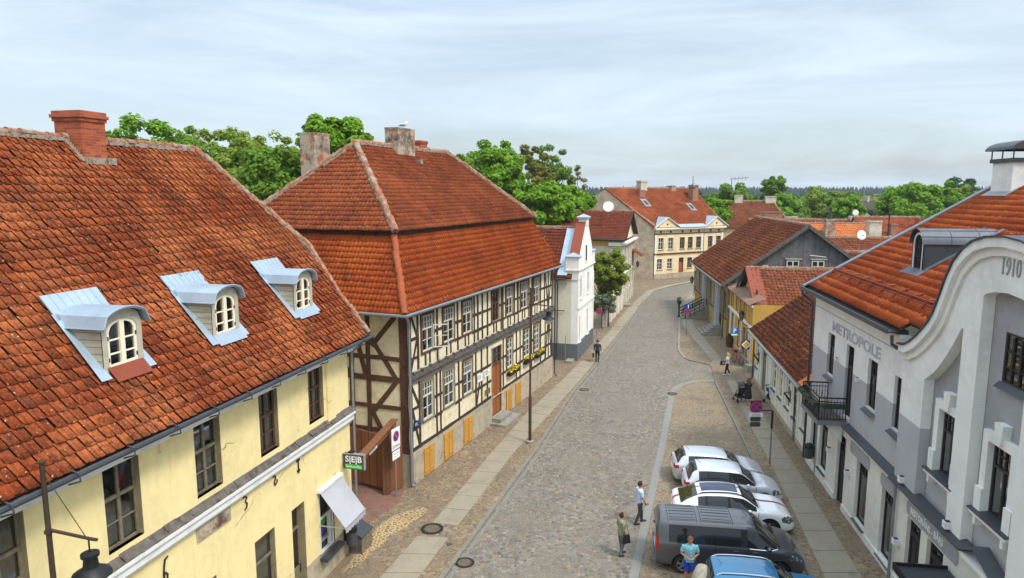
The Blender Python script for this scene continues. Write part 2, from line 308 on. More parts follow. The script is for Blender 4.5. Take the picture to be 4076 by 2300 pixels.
m_fgrey=mat('frame_weathered',(.20,.165,.105),.85,layers=((7,(.08,.065,.045),.45,.75),(3,(.25,.21,.14),.55,.85)),bmp=(22,.3,.01))
m_fbrown=mat('frame_brown',(.10,.05,.03),.8,layers=((7,(.05,.03,.02),.45,.75),))
m_fdark=mat('frame_dark',(.035,.03,.028),.6)
m_ochred=plank_mat('ochre_boards',(.62,.31,.045),(.50,.25,.035),.16,0,.7)
m_orngd=plank_mat('orange_door',(.36,.105,.022),(.30,.085,.018),.2,0,.6)
m_gate=plank_mat('brown_gate',(.25,.09,.03),(.20,.072,.024),.17,3,.75)
m_gboard=plank_mat('grey_boards',(.17,.165,.165),(.10,.098,.10),.17,3,.9,(.06,.058,.058))
m_siding=plank_mat('pale_siding',(.44,.40,.29),(.38,.35,.26),.16,2,.8)
m_obr=brick_mat('brick_red',(.50,.095,.024),(.26,.04,.015),(.24,.14,.09))
m_obr2=brick_mat('brick_old',(.34,.12,.06),(.26,.09,.05),(.36,.31,.24))
m_chp=mat('chimney_plaster',(.42,.34,.24),.95,layers=((2.2,(.36,.12,.06),.53,.58),(1.3,(.09,.075,.06),.47,.66),(6,(.45,.42,.36),.5,.8)),bmp=(12,.5,.02))
m_stone=mat('stone',(.27,.25,.21),.9,layers=((3,(.17,.155,.13),.45,.7),(12,(.36,.33,.28),.5,.85)),bmp=(25,.4,.01))
m_slab=mat('slab',(.275,.235,.17),.9,layers=((.8,(.225,.19,.135),.4,.7),(22,(.35,.305,.225),.4,.9),(1.7,(.16,.15,.12),.58,.8)),bmp=(50,.3,.006))
m_gutter=mat('gutter_slab',(.215,.21,.185),.85,layers=((2,(.18,.175,.155),.4,.7),(30,(.27,.265,.24),.4,.9)))
COBG=[(.105,.105,.108),(.235,.195,.14),(.055,.056,.058),(.185,.12,.08),(.265,.235,.18),(.13,.13,.135),(.205,.15,.10),(.08,.078,.078)]
COBB=[(.14,.115,.08),(.25,.17,.095),(.06,.055,.042),(.23,.10,.055),(.28,.215,.125),(.15,.13,.095),(.19,.085,.05),(.09,.085,.075)]
m_cob=cobble_mat('cobble_grey',COBG,(.275,.24,.18),6.4,(.35,(.19,.165,.125),.45,.75))
m_cobb=cobble_mat('cobble_brown',COBB,(.35,.275,.16),7.0,(.5,(.19,.15,.095),.5,.8),(.55,(.40,.30,.16),.64,.74))
m_cobp=cobble_mat('cobble_parking',COBB,(.36,.295,.18),6.2,(.4,(.23,.185,.12),.4,.9))
m_whitep=mat('white_paint',(.8,.8,.78),.5); m_redp=mat('red_paint',(.55,.03,.03),.45); m_bluep=mat('blue_paint',(.02,.05,.30),.45); m_blueP=mat('blue_sign',(.01,.16,.52),.45); m_green=mat('green_paint',(.03,.42,.03),.45); m_yel=mat('yellow_paint',(.75,.40,.01),.45); m_alu=mat('aluminium',(.45,.46,.47),.4,.6)
m_text=mat('text_grey',(.09,.09,.09),.6); m_signb=mat('sign_back',(.06,.06,.058),.6)
# ---------------------------------------------------------------- roofs, windows, ridges
def tile_poly(parent,name,pts,mat_,tw=.26,th=.34,amp=.035,nseg=8,jit=.006,under=True,lip=.034,sg=1,tap=1,prof=None):
    P=[Vector(p) for p in pts]; O=P[0]; U=(P[1]-P[0]).normalized(); Nn=None
    for k in range(2,len(P)):
        c=(P[1]-P[0]).cross(P[k]-P[0])
        if c.length>1e-4: Nn=c.normalized(); break
    V=Nn.cross(U); q=[((p-O).dot(U),(p-O).dot(V)) for p in P]
    u0=min(a for a,b in q); u1=max(a for a,b in q); v1=max(b for a,b in q); ni=int((u1-u0)/tw)+2; nj=int(v1/th)+1
    k=np.arange(nseg+1)/nseg; wave=amp*np.interp(k,*(prof or ([0,.1,.2,.3,.42,.55,.7,.85,1.0],[.72,1,1,.72,.30,.06,0,.06,.22]))); nn=nseg+1
    I,J=np.meshgrid(np.arange(ni),np.arange(nj),indexing='ij'); I=I.ravel(); J=J.ravel(); T=len(I)
    ju=rng.normal(0,jit,T); jh=rng.normal(0,jit,T); jv=rng.normal(0,jit*1.4,T); tilt=rng.normal(0,jit*.8,T)
    uu=u0-.02+(I[:,None]+k[None,:])*tw+ju[:,None]; h=wave[None,:]+jh[:,None]+tilt[:,None]*(k-.5)[None,:]
    vb=J*th+jv; sag=sg*(.012*np.sin(uu*.9+J[:,None]*.1)+.005*np.sin(uu*2.3+.4*J[:,None]))
    A=np.stack([uu,np.repeat((vb-.012)[:,None],nn,1),h+lip+sag],-1); B=np.stack([uu,np.repeat((vb+th+.03)[:,None],nn,1),h*(1-.1*tap)+sag],-1); D=np.stack([uu,np.repeat((vb-.006)[:,None],nn,1),h*(1-.2*tap)-.004+sag],-1)
    co_=np.concatenate([A,B,D],1).reshape(-1,3)
    O_,U_,V_,N_=[np.array(x) for x in (O,U,V,Nn)]
    w=O_+co_[:,:1]*U_+co_[:,1:2]*V_+co_[:,2:]*N_
    b=(np.arange(T)*3*nn)[:,None]; a=np.arange(nseg)[None,:]
    top=np.stack([b+a,b+a+1,b+nn+a+1,b+nn+a],-1).reshape(-1,4); fr=np.stack([b+2*nn+a,b+2*nn+a+1,b+a+1,b+a],-1).reshape(-1,4)
    F=np.concatenate([top,fr]); me=bpy.data.meshes.new(name); me.vertices.add(len(w)); me.vertices.foreach_set('co',w.ravel()); me.loops.add(F.size); me.loops.foreach_set('vertex_index',F.ravel().astype(np.int32))
    me.polygons.add(len(F)); me.polygons.foreach_set('loop_start',np.arange(0,F.size,4,dtype=np.int32))
    uvl=me.uv_layers.new(name='UVMap'); tid=F.ravel()//(3*nn); sd_=random.random()*50
    uvv=np.stack([I[tid]+.5+round(sd_),J[tid]+.5+round(sd_*3)],-1).astype(np.float32); uvl.data.foreach_set('uv',uvv.ravel())
    me.update(); bm=bmesh.new(); bm.from_mesh(me); n=len(P); cen=sum(P,Vector())/n
    for i in range(n):
        e=P[(i+1)%n]-P[i]
        if e.length<1e-4: continue
        no=e.cross(Nn).normalized()
        if i==0: continue
        g=bm.verts[:]+bm.edges[:]+bm.faces[:]
        bmesh.ops.bisect_plane(bm,geom=g,plane_co=P[i]+no*.015,plane_no=no,clear_outer=True)
    if under:
        lo=[bm.verts.new(p-Nn*.02) for p in P]; hi=[bm.verts.new(p-Nn*.10) for p in P]
        fs=[bm.faces.new(lo),bm.faces.new(hi[::-1])]+[bm.faces.new((lo[(i+1)%n],lo[i],hi[i],hi[(i+1)%n])) for i in range(n)]
        for f in fs: f.material_index=1
    bm.to_mesh(me); bm.free(); return link(name,me,[mat_,m_dark],parent)
def ridge(parent,pts,r=.13,seg=.38,mt=None,name='ridge_tiles',mort=True):
    b=MB(); n=8
    for a,c in zip(pts[:-1],pts[1:]):
        a,c=Vector(a),Vector(c); L=(c-a).length; k=max(1,int(L/seg)); d=(c-a)/k; dn=d.normalized(); sd=dn.cross(Vector((0,0,1))).normalized(); up=sd.cross(dn)
        if mort:
            b.cur=1
            for i in range(k*2):
                p=a+d*(i/2); j1=random.uniform(-.03,.05); b.beam(p-up*.05,p+d*.5-up*.05,r*2.0+j1*1.6,.08+random.uniform(0,.07),up)
        b.cur=0
        for i in range(k):
            p0=a+d*i-dn*.03; p1=a+d*(i+1)+dn*.03; r0=r*random.uniform(1.06,1.26); r1=r*random.uniform(.78,.92); o=up*random.uniform(-.015,.02)+sd*random.uniform(-.02,.02)
            vs=[]
            for pp,rr in ((p0,r0),(p1,r1)):
                for q in range(n+1):
                    t=PI*q/n; vs.append(pp+o+sd*rr*math.cos(t)+up*rr*math.sin(t)*1.05)
            b.add(vs,[(q,q+1,n+2+q,n+1+q) for q in range(n)]+[tuple(range(n+1)),tuple(range(2*n+1,n,-1))])
    return b.build(name,[mt or m_ridge,m_mortar],parent)
def gutter(parent,pts,r=.075,mt=None,name='gutter'):
    return MB().tube(pts,r,8).build(name,mt or m_zinc2,parent,True)
def downpipe(parent,x,y,z0,z1,mt=None,kick=(0,-.18),top=(0,-.3),r=.05):
    return MB().tube([(x+top[0],y+top[1],z1),(x+top[0]*.8,y+top[1]*.8,z1-.15),(x,y,z1-.45),(x,y,z0+.3),(x+kick[0],y+kick[1],z0+.14)],r,8).build('downpipe',mt or m_zinc2,parent,True)
def window(parent,x0,x1,z0,z1,y=0,rec=.12,fw=.06,mf=None,cols=2,tr=.62,up=2,rows=2,sill=None,curt=.5,surround=None,glass=None,bar=.028,back=.3,ucols=None):
    mf=mf or m_fwhite; b=MB(); yf=y+rec; d0,d1=yf-.02,yf+.05
    b.box(x0,x0+fw,d0,d1,z0,z1); b.box(x1-fw,x1,d0,d1,z0,z1); b.box(x0+fw,x1-fw,d0,d1,z0,z0+fw); b.box(x0+fw,x1-fw,d0,d1,z1-fw,z1)
    H=z1-z0; zt=z0+H*tr if tr else z1-fw; W_=x1-x0
    if tr: b.box(x0+fw,x1-fw,d0-.015,d1,zt-fw*.55,zt+fw*.55)
    for k in range(1,cols): xx=x0+W_*k/cols; b.box(xx-fw*.6,xx+fw*.6,d0-.008,d1,z0+fw,zt-fw*.5)
    for k in range(1,rows):
        zz=z0+(zt-z0)*k/rows; b.box(x0+fw,x1-fw,d0+.008,d1-.01,zz-bar/2,zz+bar/2)
    if tr:
        uc=ucols or cols
        for k in range(1,uc): xx=x0+W_*k/uc; ww=fw*.6 if uc==cols else bar*.6; b.box(xx-ww,xx+ww,d0-.005,d1,zt+fw*.5,z1-fw)
        for k in range(1,up):
            zz=zt+(z1-zt)*k/up; b.box(x0+fw,x1-fw,d0+.008,d1-.01,zz-bar/2,zz+bar/2)
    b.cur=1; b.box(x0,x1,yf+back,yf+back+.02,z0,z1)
    w=b.build('window',[mf,m_int],parent)
    MB().box(x0+fw*.5,x1-fw*.5,yf+.012,yf+.018,z0+fw*.5,z1-fw*.5).build('pane',glass or m_glass,w)
    if curt:
        c=MB(); g=random.random()
        n=6
        for sx in (0,1):
            wd=W_*curt*random.uniform(.35,.5)
            xa=x0+fw if sx==0 else x1-fw-wd
            for k in range(n):
                c.box(xa+wd*k/n,xa+wd*(k+.8)/n,yf+.09+.02*(k%2),yf+.11+.02*(k%2),z0+fw,z1-fw)
        c.build('curtain',m_curt,w)
    if sill: MB().box(x0-.06,x1+.06,y-sill[1],yf-.025,z0-.05,z0-.003).build('sill',sill[0],w)
    if surround:
        ms,sw,pr=surround; s=MB(); s.box(x0-sw,x0-.002,y-pr,y+.02,z0-sw,z1+sw); s.box(x1+.002,x1+sw,y-pr,y+.02,z0-sw,z1+sw); s.box(x0-.002,x1+.002,y-pr,y+.02,z1+.002,z1+sw); s.box(x0-.002,x1+.002,y-pr,y+.02,z0-sw,z0-.002)
        s.build('surround',ms,w)
    return w
def chimney(parent,x0,x1,y0,y1,z0,z1,mt,cap=.06,capz=.22,rows=True,mort=True):
    b=MB(); b.box(x0,x1,y0,y1,z0,z1-capz)
    if rows:
        zz=z1-capz
        for k,o in ((0,cap*.5),(1,cap),(2,cap*.5)):
            b.box(x0-o,x1+o,y0-o,y1+o,zz+k*capz/3+.002,zz+(k+1)*capz/3)
    else: b.box(x0-.01,x1+.01,y0-.01,y1+.01,z1-capz+.002,z1)
    c=b.build('chimney',mt,parent)
    MB().box(x0+.12,x1-.12,y0+.12,y1-.12,z1,z1+.01).build('flue',m_black,c)
    return c
# ---------------------------------------------------------------- ground, street, pavements
def sheet(name,poly,z,mt,thick=None,kind='structure',label=None):
    b=MB(); n=len(poly); b.add([(x,y,z) for x,y in poly],[tuple(range(n))])
    if thick:
        b.add([(x,y,z) for x,y in poly]+[(x,y,z-thick) for x,y in poly],[(i,n+i,n+(i+1)%n,(i+1)%n) for i in range(n)])
    o=b.build(name,mt,None); tag(o,label,None,None,kind); return o
def ribbon(name,pts,w,z,mt,thick=None,w2=None):     # centre line -> strip
    P=[Vector((x,y,0)) for x,y in pts]; L=[];Rr=[]
    for i,p in enumerate(P):
        a=(P[min(i+1,len(P)-1)]-P[max(i-1,0)]).normalized(); n=Vector((-a.y,a.x,0)); ww=(w if w2 is None else w+(w2-w)*i/(len(P)-1))/2
        L.append(p+n*ww); Rr.append(p-n*ww)
    b=MB(); v=[(p.x,p.y,z) for p in L]+[(p.x,p.y,z) for p in Rr]; n=len(P); f=[(i+1,i,n+i,n+i+1) for i in range(n-1)]; b.add(v,f)
    if thick:
        v2=v+[(x,y,z-thick) for x,y,_ in v]; o=2*n
        f2=[(i,i+1,o+i+1,o+i) for i in range(n-1)]+[(n+i+1,n+i,o+n+i,o+n+i+1) for i in range(n-1)]+[(0,n,o+n,o),(2*n-1,n-1,o+n-1,o+2*n-1)]; b.add(v2,f2)
    return tag(b.build(name,mt,None),None,None,None,'structure')
m_ground=mat('ground_soil',(.10,.095,.05),.95,layers=((.02,(.06,.09,.03),.4,.6),(.2,(.16,.13,.08),.5,.7)))
gr=MB().add([(-4000,-300,-.02),(4000,-300,-.02),(4000,6000,-.02),(-4000,6000,-.02)],[(0,1,2,3)]).build('ground',m_ground); tag(gr,None,None,None,'structure')
KL=[(-8,6),(-5.2,14),(-2.31,22.63),(1.3,34.3),(4.3,45.2),(7.5,54.6),(11.4,66.9),(16.0,83.0),(19.6,93.6),(23.6,99.9),(28.2,104.6),(36,110)]
KR=[(9.2,14.0),(10.6,22.64),(12.4,34.05),(14.58,47.58)]
KU=[(14.12,54.4),(14.3,57.2),(17.2,69),(19.3,77),(21.3,85.3),(24.5,92),(31,97.5),(40,102)]
sheet('street',[(-14,2),(26,2),(20,40),(22,60),(30,92),(46,100),(46,118),(20,112),(-2,70),(-14,34)],.004,m_cob)
sheet('left_pavement',KL+[(36,114),(20,112),(-3,64),(-14,34),(-14,4)],.064,m_cobb,.06)
m_kerb=mat('kerb_stone',(.20,.18,.145),.9,layers=((1.5,(.15,.135,.11),.4,.7),(18,(.28,.26,.21),.45,.85)),bmp=(20,.4,.01))
ribbon('left_kerb',[(x-.07,y+.02) for x,y in KL],.17,.074,m_kerb,.07)
ribbon('left_kerb_gutter',[(x+.16,y-.04) for x,y in KL],.14,.008,m_kerb)
SL=[((-5.1,20.9),(-3.75,20.9)),((-4.55,22.63),(-3.2,22.63)),((-3.72,25.25),(-2.5,25.1))]
def strip(name,LR,z,mt):
    b=MB(); n=len(LR); v=[(*l,z) for l,r in LR]+[(*r,z) for l,r in LR]; b.add(v,[(i,n+i,n+i+1,i+1) for i in range(n-1)]); return tag(b.build(name,mt,None),None,None,None,'structure')
def slabs(name,LR,z,mt,step=1.45):      # paving slabs laid end to end with open joints
    b=MB()
    for (l0,r0),(l1,r1) in zip(LR[:-1],LR[1:]):
        l0,r0,l1,r1=[Vector(q) for q in (l0,r0,l1,r1)]; k=max(1,round(((l1+r1)/2-(l0+r0)/2).length/step))
        for i in range(k):
            a=(i+.012)/k; c=(i+1-.012)/k; q=[l0.lerp(l1,a),r0.lerp(r1,a),r0.lerp(r1,c),l0.lerp(l1,c)]
            dz=random.uniform(-.002,.003); b.add([(p.x,p.y,z+dz) for p in q]+[(p.x,p.y,z-.02) for p in q],[(0,1,2,3),(0,4,5,1),(1,5,6,2),(2,6,7,3),(3,7,4,0)])
    return tag(b.build(name,mt,None),None,None,None,'structure')
slabs('left_slab_path',SL,.074,m_slab)
slabs('left_slab_path_far',[((-3.25,26.35),(-2.2,26.1)),((-1.01,34.15),(.1,33.99)),((.96,40.53),(2.2,39.9)),((3.9,48.5),(5.05,48.2)),((5.6,53.4),(6.55,52.9))],.074,m_slab)
slabs('left_slab_path_end',[((6.6,56.2),(7.5,55.8)),((9.79,66.21),(10.75,65.9)),((14.19,80.7),(15.2,80.3)),((18.6,92.6),(19.4,92.2)),((22.0,97.5),(22.7,96.9)),((27,103.0),(27.5,102.2))],.074,m_slab)
sheet('parking_bay',[(4.7,23.0),(2.6,14),(9.2,14.0),(10.6,22.64),(12.4,34.05),(14.5,47.5),(13.3,47.6),(12,46.8),(11,45.2),(10.75,44)],.008,m_cobp)
sheet('right_pavement',KR+[(15.6,52.2),(14.3,53.6)]+KU+[(40,98),(36,92),(28,70),(24,45),(20,20),(19,12)],.064,m_cobb,.06)
ribbon('right_kerb',KR,.16,.074,m_kerb,.07); ribbon('right_kerb_far',KU,.15,.068,m_slab,.07)
slabs('right_slab_path',[((8.9,12),(10.2,12)),((11.07,22.64),(12.35,22.64)),((12.76,31.69),(13.91,31.69)),((15.42,47.6),(16.47,47.6))],.074,m_slab)
slabs('right_slab_path_far',[((15.95,52.7),(16.8,52.7)),((17.4,68.6),(18.5,68.6)),((21.5,84.6),(22.8,85.2)),((24,90),(25.2,89.4))],.074,m_slab)
gut=[((2.35,15),(2.7,15)),((4.18,22.64),(4.52,22.64)),((7.63,34.21),(7.98,34.21)),((10.44,44.04),(10.84,44.04))]
strip('gutter_strip',gut,.014,m_gutter)
ribbon('gutter_arc',[(10.9,44.9),(11.3,45.9),(12.1,46.9),(13.2,47.7),(14.5,47.9),(15.3,47.9)],.36,.014,m_gutter)
m_sand=cobble_mat('cobble_sandy',COBB,(.52,.37,.17),6.0,jw=2.4)
m_pav=brick_mat('paver_red',(.22,.10,.07),(.18,.1,.07),(.2,.15,.1),1,.2,.1)
sheet('sand_patch',[(-6.05,22.6),(-5.5,23.2),(-5.3,24.0),(-4.95,24.6),(-4.85,25.3),(-4.3,25.9),(-3.95,26.6),(-3.6,27.3),(-3.7,27.7),(-4.3,27.5),(-4.9,27.0),(-5.3,26.4),(-5.5,25.5),(-5.75,24.6)],.069,m_sand)
def manhole(x,y,r,z,label):
    t=empty('manhole_cover',label,'manhole cover',(x,y,z))
    MB().lathe([(r,0),(r,.012),(r*.8,.012),(r*.78,.004)],n=28).build('rim',m_black,t)
    b=MB().lathe([(r*.77,.002),(r*.77,.008)],n=28); b.cur=1
    for k in range(-5,6):
        xx=k*r*.13; h=math.sqrt(max(0,(r*.66)**2-xx*xx)); b.box(xx-r*.035,xx+r*.035,-h,h,.0085,.014)
    b.build('lid',[m_rust,m_fgrey],t); return t
manhole(-3.22,25.83,.46,.066,'large round iron manhole cover between the two pieces of the left slab path')
manhole(-1.74,23.4,.36,.008,'manhole cover in the roadway by the left kerb, nearest the bottom edge')
manhole(10.81,44.6,.33,.018,'round drain cover at the far end of the straight gutter strip')
manhole(4.96,45.53,.33,.008,'flat round cover in the road by the left kerb ahead of the lamp post')
manhole(-2.43,24.61,.1,.066,'tiny round valve cover beside the left slab path')
# ---------------------------------------------------------------- yellow house (near left)
Y=bld('yellow_house','pale yellow plastered house with three roof dormers under a large orange tiled roof','house',(-6.04,24.41),13.8)
ops=[(-16.4,-15.4,5.75,7.65),(-13.75,-12.8,5.75,7.65),(-11,-10,5.75,7.65),(-8.2,-7.2,5.75,7.65),(-5.47,-4.52,5.78,7.65),(-2.76,-1.8,5.85,7.68),
     (-6.0,-5.0,.5,3.4),(-4.05,-3.3,.05,3.45),(-2.4,-1.38,1.0,3.3),(-8.9,-7.7,.9,3.4),(-11.6,-10.4,.9,3.4)]
b=MB(); wall_open(b,-20,0,1.1,7.75,ops,0,.42); wall_open(b,-20,0,0,1.1,ops,0,.42,bands=[(0,1)])
b.cur=0; b.quad((0,0,0),(1.1,11.7,0),(1.1,11.7,8.3),(0,0,8.3)); b.add([(0,.1,8.3),(1.1,11.6,8.3),(.9,9.4,11.1),(.5,2.4,11.1)],[(0,1,2,3)]); b.quad((-20,11.7,0),(-20,11.7,8.3),(1.1,11.7,8.3),(1.1,11.7,0)); b.quad((-20,0,0),(-20,0,8),(-20,11.7,8),(-20,11.7,0))
b.box(-1.62,-1.08,-.06,-.001,5.5,7.75); b.box(-14.6,-14.1,-.06,-.001,5.5,7.75)
b.build('wall',[m_wyel,m_plinth],Y)
for i,o in enumerate(ops[:6]):
    window(Y,o[0],o[1],o[2],o[3],0,.15,.065,m_fbrown if i>=4 else m_fgrey,2,.60,1,2,None,1.15 if i<4 else .3,glass=m_glass)
    s=MB()
    n=5
    for k in range(n):
        w_=(o[1]-o[0]+.3)/n; xa=o[0]-.12+w_*k; s.add([(xa,-.17,o[2]-.30+random.uniform(-.02,.02)),(xa+w_*.95,-.17,o[2]-.30+random.uniform(-.02,.02)),(xa+w_*.95,.3,o[2]-.01),(xa,.3,o[2]-.01)],[(0,1,2,3)])
    s.build('sill',m_grey_t,Y)
window(Y,*ops[6],0,.14,.06,m_fgrey,1,.72,1,1,None,0,glass=m_glass)
MB().box(ops[6][0]+.04,ops[6][1]-.04,.16,.175,2.75,3.36).build('panel',m_trim,Y)
w=window(Y,*ops[7],0,.25,.07,m_fgrey,1,.74,1,1,None,0); w.name='door'; MB().box(ops[7][0]+.08,ops[7][1]-.08,.22,.26,.1,1.2).build('door_panel',m_fgrey,w); MB().tube([(-3.42,.2,1.0),(-3.42,.16,1.05),(-3.42,.16,1.3)],.018).build('handle',m_black,w)
for q in ops[9:]: window(Y,*q,0,.25,.06,m_fgrey,2,.7,1,1,None,0)
b=MB(); b.box(-20,.06,-.16,-.003,5.15,5.36); b.box(-20,.1,-.22,-.003,5.362,5.44); b.box(-20,.04,-.09,-.003,5.06,5.148); b.build('ledge',m_trimg,Y)
b=MB()
for k in range(46):
    xa=-20+k*.44; z0=5.52+random.uniform(-.015,.02); b.add([(xa,-.2,z0-.07),(xa+.43,-.2,z0-.07+random.uniform(-.02,.02)),(xa+.43,-.002,z0+.1),(xa,-.002,z0+.1)],[(0,1,2,3)])
b.build('ledge_tiles',m_grey_t,Y)
b=MB(); b.box(-20,.05,-.22,-.003,7.75,7.92); b.box(-20,.12,-.38,-.003,7.922,8.05); b.build('cornice',m_trimg,Y)
yz=lambda y:8.80+1.06*y
E1=.87
RYy=5.86
tile_poly(Y,'roof',[(-20,-.55,yz(-.55)),(E1,-.55,yz(-.55)),(1.15,.9,yz(.9)),(1.85,2.35,yz(2.35)),(-.06,RYy,yz(RYy)),(-20,RYy,yz(RYy))],m_tileY,.245,.30,.06,10,.006)
tile_poly(Y,'roof',[(1.85,12.3,yz(-.55)),(-20,12.3,yz(-.55)),(-20,RYy,yz(RYy)),(-.06,RYy,yz(RYy)),(1.85,9.4,yz(2.35))],m_tileY,.4,.4,.04,4)
tile_poly(Y,'roof',[(1.87,2.35,yz(2.35)),(1.87,9.4,yz(2.35)),(-.06,RYy,yz(RYy))],m_tileY,.3,.36,.04,6)
ridge(Y,[(-20,RYy,yz(RYy)+.05),(-.06,RYy,yz(RYy)+.05),(1.85,2.35,yz(2.35)+.04)],.12,.40); ridge(Y,[(1.8,2.35,yz(2.35)+.03),(1.1,.9,yz(.9)+.03),(E1-.05,-.5,yz(-.5)+.03)],.09,.36)
b=MB(); b.tube([(-20,-.64,8.12),(E1,-.64,8.14)],.065,8)
for k in range(15): xx=-19+k*1.35; b.tube([(xx,-.6,8.24),(xx,-.77,8.2),(xx,-.79,8.05),(xx,-.5,7.95)],.018,5)
b.build('gutter',m_anth,Y)
b=MB()
for k in range(60):
    xa=-20+k*.347; b.box(xa,xa+.33,-.55+random.uniform(-.02,.02),-.3,8.055,8.1+random.uniform(0,.04))
b.build('eave_boards',m_fgrey,Y)
chimney(Y,-5.55,-4.68,5.3,6.25,14.0,15.84,m_obr,.08,.3)
b=MB()
for k in range(26): a=random.uniform(-5.65,-4.62); y_=5.2+random.uniform(-.05,.06); b.box(a,a+.14,y_-.05,y_+.12,14.3,14.43+random.uniform(0,.08))
for k in range(10): zz=14.3+k*.07; b.box(-5.72,-5.56,5.2+k*.066,5.34+k*.066,zz,zz+.14)
b.build('chimney_mortar',m_mortar,Y)
m_fboard=mat('dormer_board',(.46,.43,.34),.8,layers=((5,(.34,.31,.24),.45,.75),))
def dormer(xc,w_=1.16,open_=False,redsill=False,curt=0):
    y0=.6; zb=9.46; zs=10.54; rise=.34; zr=lambda y:8.80+1.06*y; hw=w_/2; yb=lambda z:(z-8.80)/1.06
    arc=[(xc-hw+w_*k/12, zs+rise*math.sqrt(max(0,1-((k-6)/6.0)**2))*.98) for k in range(13)]
    b=MB(); 
    for sx in (-1,1):
        x=xc+sx*hw; b.v+=[(x,y0+.02,zb-.05),(x,y0+.02,zs),(x,yb(zs)+.1,zs)]
    b.f=[[0,1,2],[3,5,4],[0,2,5,3]]; b.m=[0,0,0]
    d=b.build('dormer',m_siding,Y)
    f=MB(); ho=hw-.15
    inner=[(xc-ho+2*ho*k/12, 10.44+.20*math.sqrt(max(0,1-((k-6)/6.0)**2))) for k in range(13)]
    # front board around the arched opening
    out=[(xc-hw,zb)]+[(xc-hw,zs-.02)]+arc[1:-1]+[(xc+hw,zs-.02),(xc+hw,zb)]
    inn=[(xc-ho,zb+.12)]+inner+[(xc+ho,zb+.14)]
    vs=[(a,y0,c) for a,c in out]+[(a,y0,c) for a,c in inn]; n=len(out); f.add(vs,[(i,i+1,n+i+1,n+i) for i in range(n-1)]+[(n-1,0,n,2*n-1)])
    vs=[(a,y0,c) for a,c in inn]+[(a,y0+.12,c) for a,c in inn]; f.add(vs,[(i,i+1,n+i+1,n+i) for i in range(n-1)])
    f.build('front_board',m_fboard,d)
    g=MB(); yw=y0+.05; fr=.055
    def iz(x): return 10.44+.20*math.sqrt(max(0,1-((x-xc)/ho)**2))
    ring=[(xc-ho,zb+.12)]+inner+[(xc+ho,zb+.14)]; cx_,cz_=xc,10.0
    rin=[(xc+(a-xc)*(1-fr*1.3/ho), c-fr if c>10.2 else c+fr) for a,c in ring]; n=len(ring)
    g.add([(a,yw-.03,c) for a,c in ring]+[(a,yw-.03,c) for a,c in rin],[(i,i+1,n+i+1,n+i) for i in range(n-1)]+[(n-1,0,n,2*n-1)])
    g.add([(a,yw-.03,c) for a,c in rin]+[(a,yw+.03,c) for a,c in rin],[(i,i+1,n+i+1,n+i) for i in range(n-1)]+[(n-1,0,n,2*n-1)])
    g.box(xc-.065,xc+.065,yw-.05,yw+.03,zb+.06,iz(xc)-.02)
    for k in (1,2): zz=zb+.1+(10.46-zb)*k/3*.95; g.box(xc-ho+.03,xc+ho-.03,yw-.02,yw+.02,zz-.018,zz+.018)
    g.cur=1; g.box(xc-ho,xc+ho,yw+.35,yw+.37,zb+.05,10.7)
    for sx in (-1,1):
        for zz in (zb+.25,10.2): g.box(xc+sx*(ho-.03)-.015,xc+sx*(ho-.03)+.015,yw-.045,yw-.03,zz,zz+.09)
    wn=g.build('window',[m_fcream,m_int],d)
    p=MB(); p.prism([(a,c) for a,c in rin],yw+.0,yw+.006); p.build('pane',m_glass,wn)
    c=MB(); mc=m_curt if curt else m_brown
    for sx in (-1,1):
        for k in range(3): xx=xc+sx*(ho-.08-k*.06); c.box(xx-.025,xx+.025,yw+.1+.02*(k%2),yw+.115+.02*(k%2),zb+.1,10.45)
    c.build('curtain',mc,wn)
    v=MB(); o=.07; top=[(xc+(a-xc)*(1+o/hw)*1.03,c+.05) for a,c in arc]; top[0]=(top[0][0],zs-.03); top[-1]=(top[-1][0],zs-.03); n=len(top)
    vs=[(a,y0-.17,c) for a,c in top]+[(a,max(y0,yb(c)+.03),c) for a,c in top]+[(a,y0-.17,c-.045) for a,c in top]+[(a,y0+.02,c-.045) for a,c in top]
    v.add(vs,[(i,i+1,n+i+1,n+i) for i in range(n-1)]+[(i+1,i,2*n+i,2*n+i+1) for i in range(n-1)]+[(2*n+i+1,2*n+i,3*n+i,3*n+i+1) for i in range(n-1)])
    for sx in (0,n-1): v.tube([vs[sx],vs[n+sx]],.02,5)
    v.tube([(a,y0-.17,c) for a,c in top],.022,6)
    v.tube([(a,max(y0,yb(c)+.03),c+.005) for a,c in top],.03,6)
    v.build('vault',m_zinc,d)
    f=MB(); e=.035
    def rq(x,y): return (x,y,zr(y)+.15)
    f.quad(rq(xc-hw-.12,1.62),rq(xc+hw+.26,1.62),rq(xc+hw+.32,2.12),rq(xc-hw-.06,2.12))
    for k in range(7): x=xc-hw-.1+k*(w_+.4)/7; f.tube([rq(x,1.62),rq(x+.03,2.12)],.016,4)
    f.quad(rq(xc-hw-.26,.42),rq(xc-hw+.03,.42),rq(xc-hw+.03,1.75),rq(xc-hw-.14,1.75)); f.quad(rq(xc+hw-.03,.42),rq(xc+hw+.20,.42),rq(xc+hw+.12,1.7),rq(xc+hw-.03,1.7))
    if not redsill: f.quad(rq(xc-hw+.0,.36),rq(xc+hw+.03,.36),(xc+hw+.03,y0-.003,zb+.14),(xc-hw,y0-.003,zb+.14))
    f.build('flashing',m_zinc,d)
    if redsill: MB().quad(rq(xc-hw+.1,.33),rq(xc+hw-.02,.33),(xc+hw-.02,y0-.003,zb+.14),(xc-hw+.1,y0-.003,zb+.14)).build('sill',m_redm,d)
    return d
dormer(-9.54,redsill=True); dormer(-5.88); dormer(-1.8,curt=1)
dp=downpipe(Y,.12,-.12,.35,8.1,m_zinc2,top=(.3,-.35),kick=(.05,-.25))
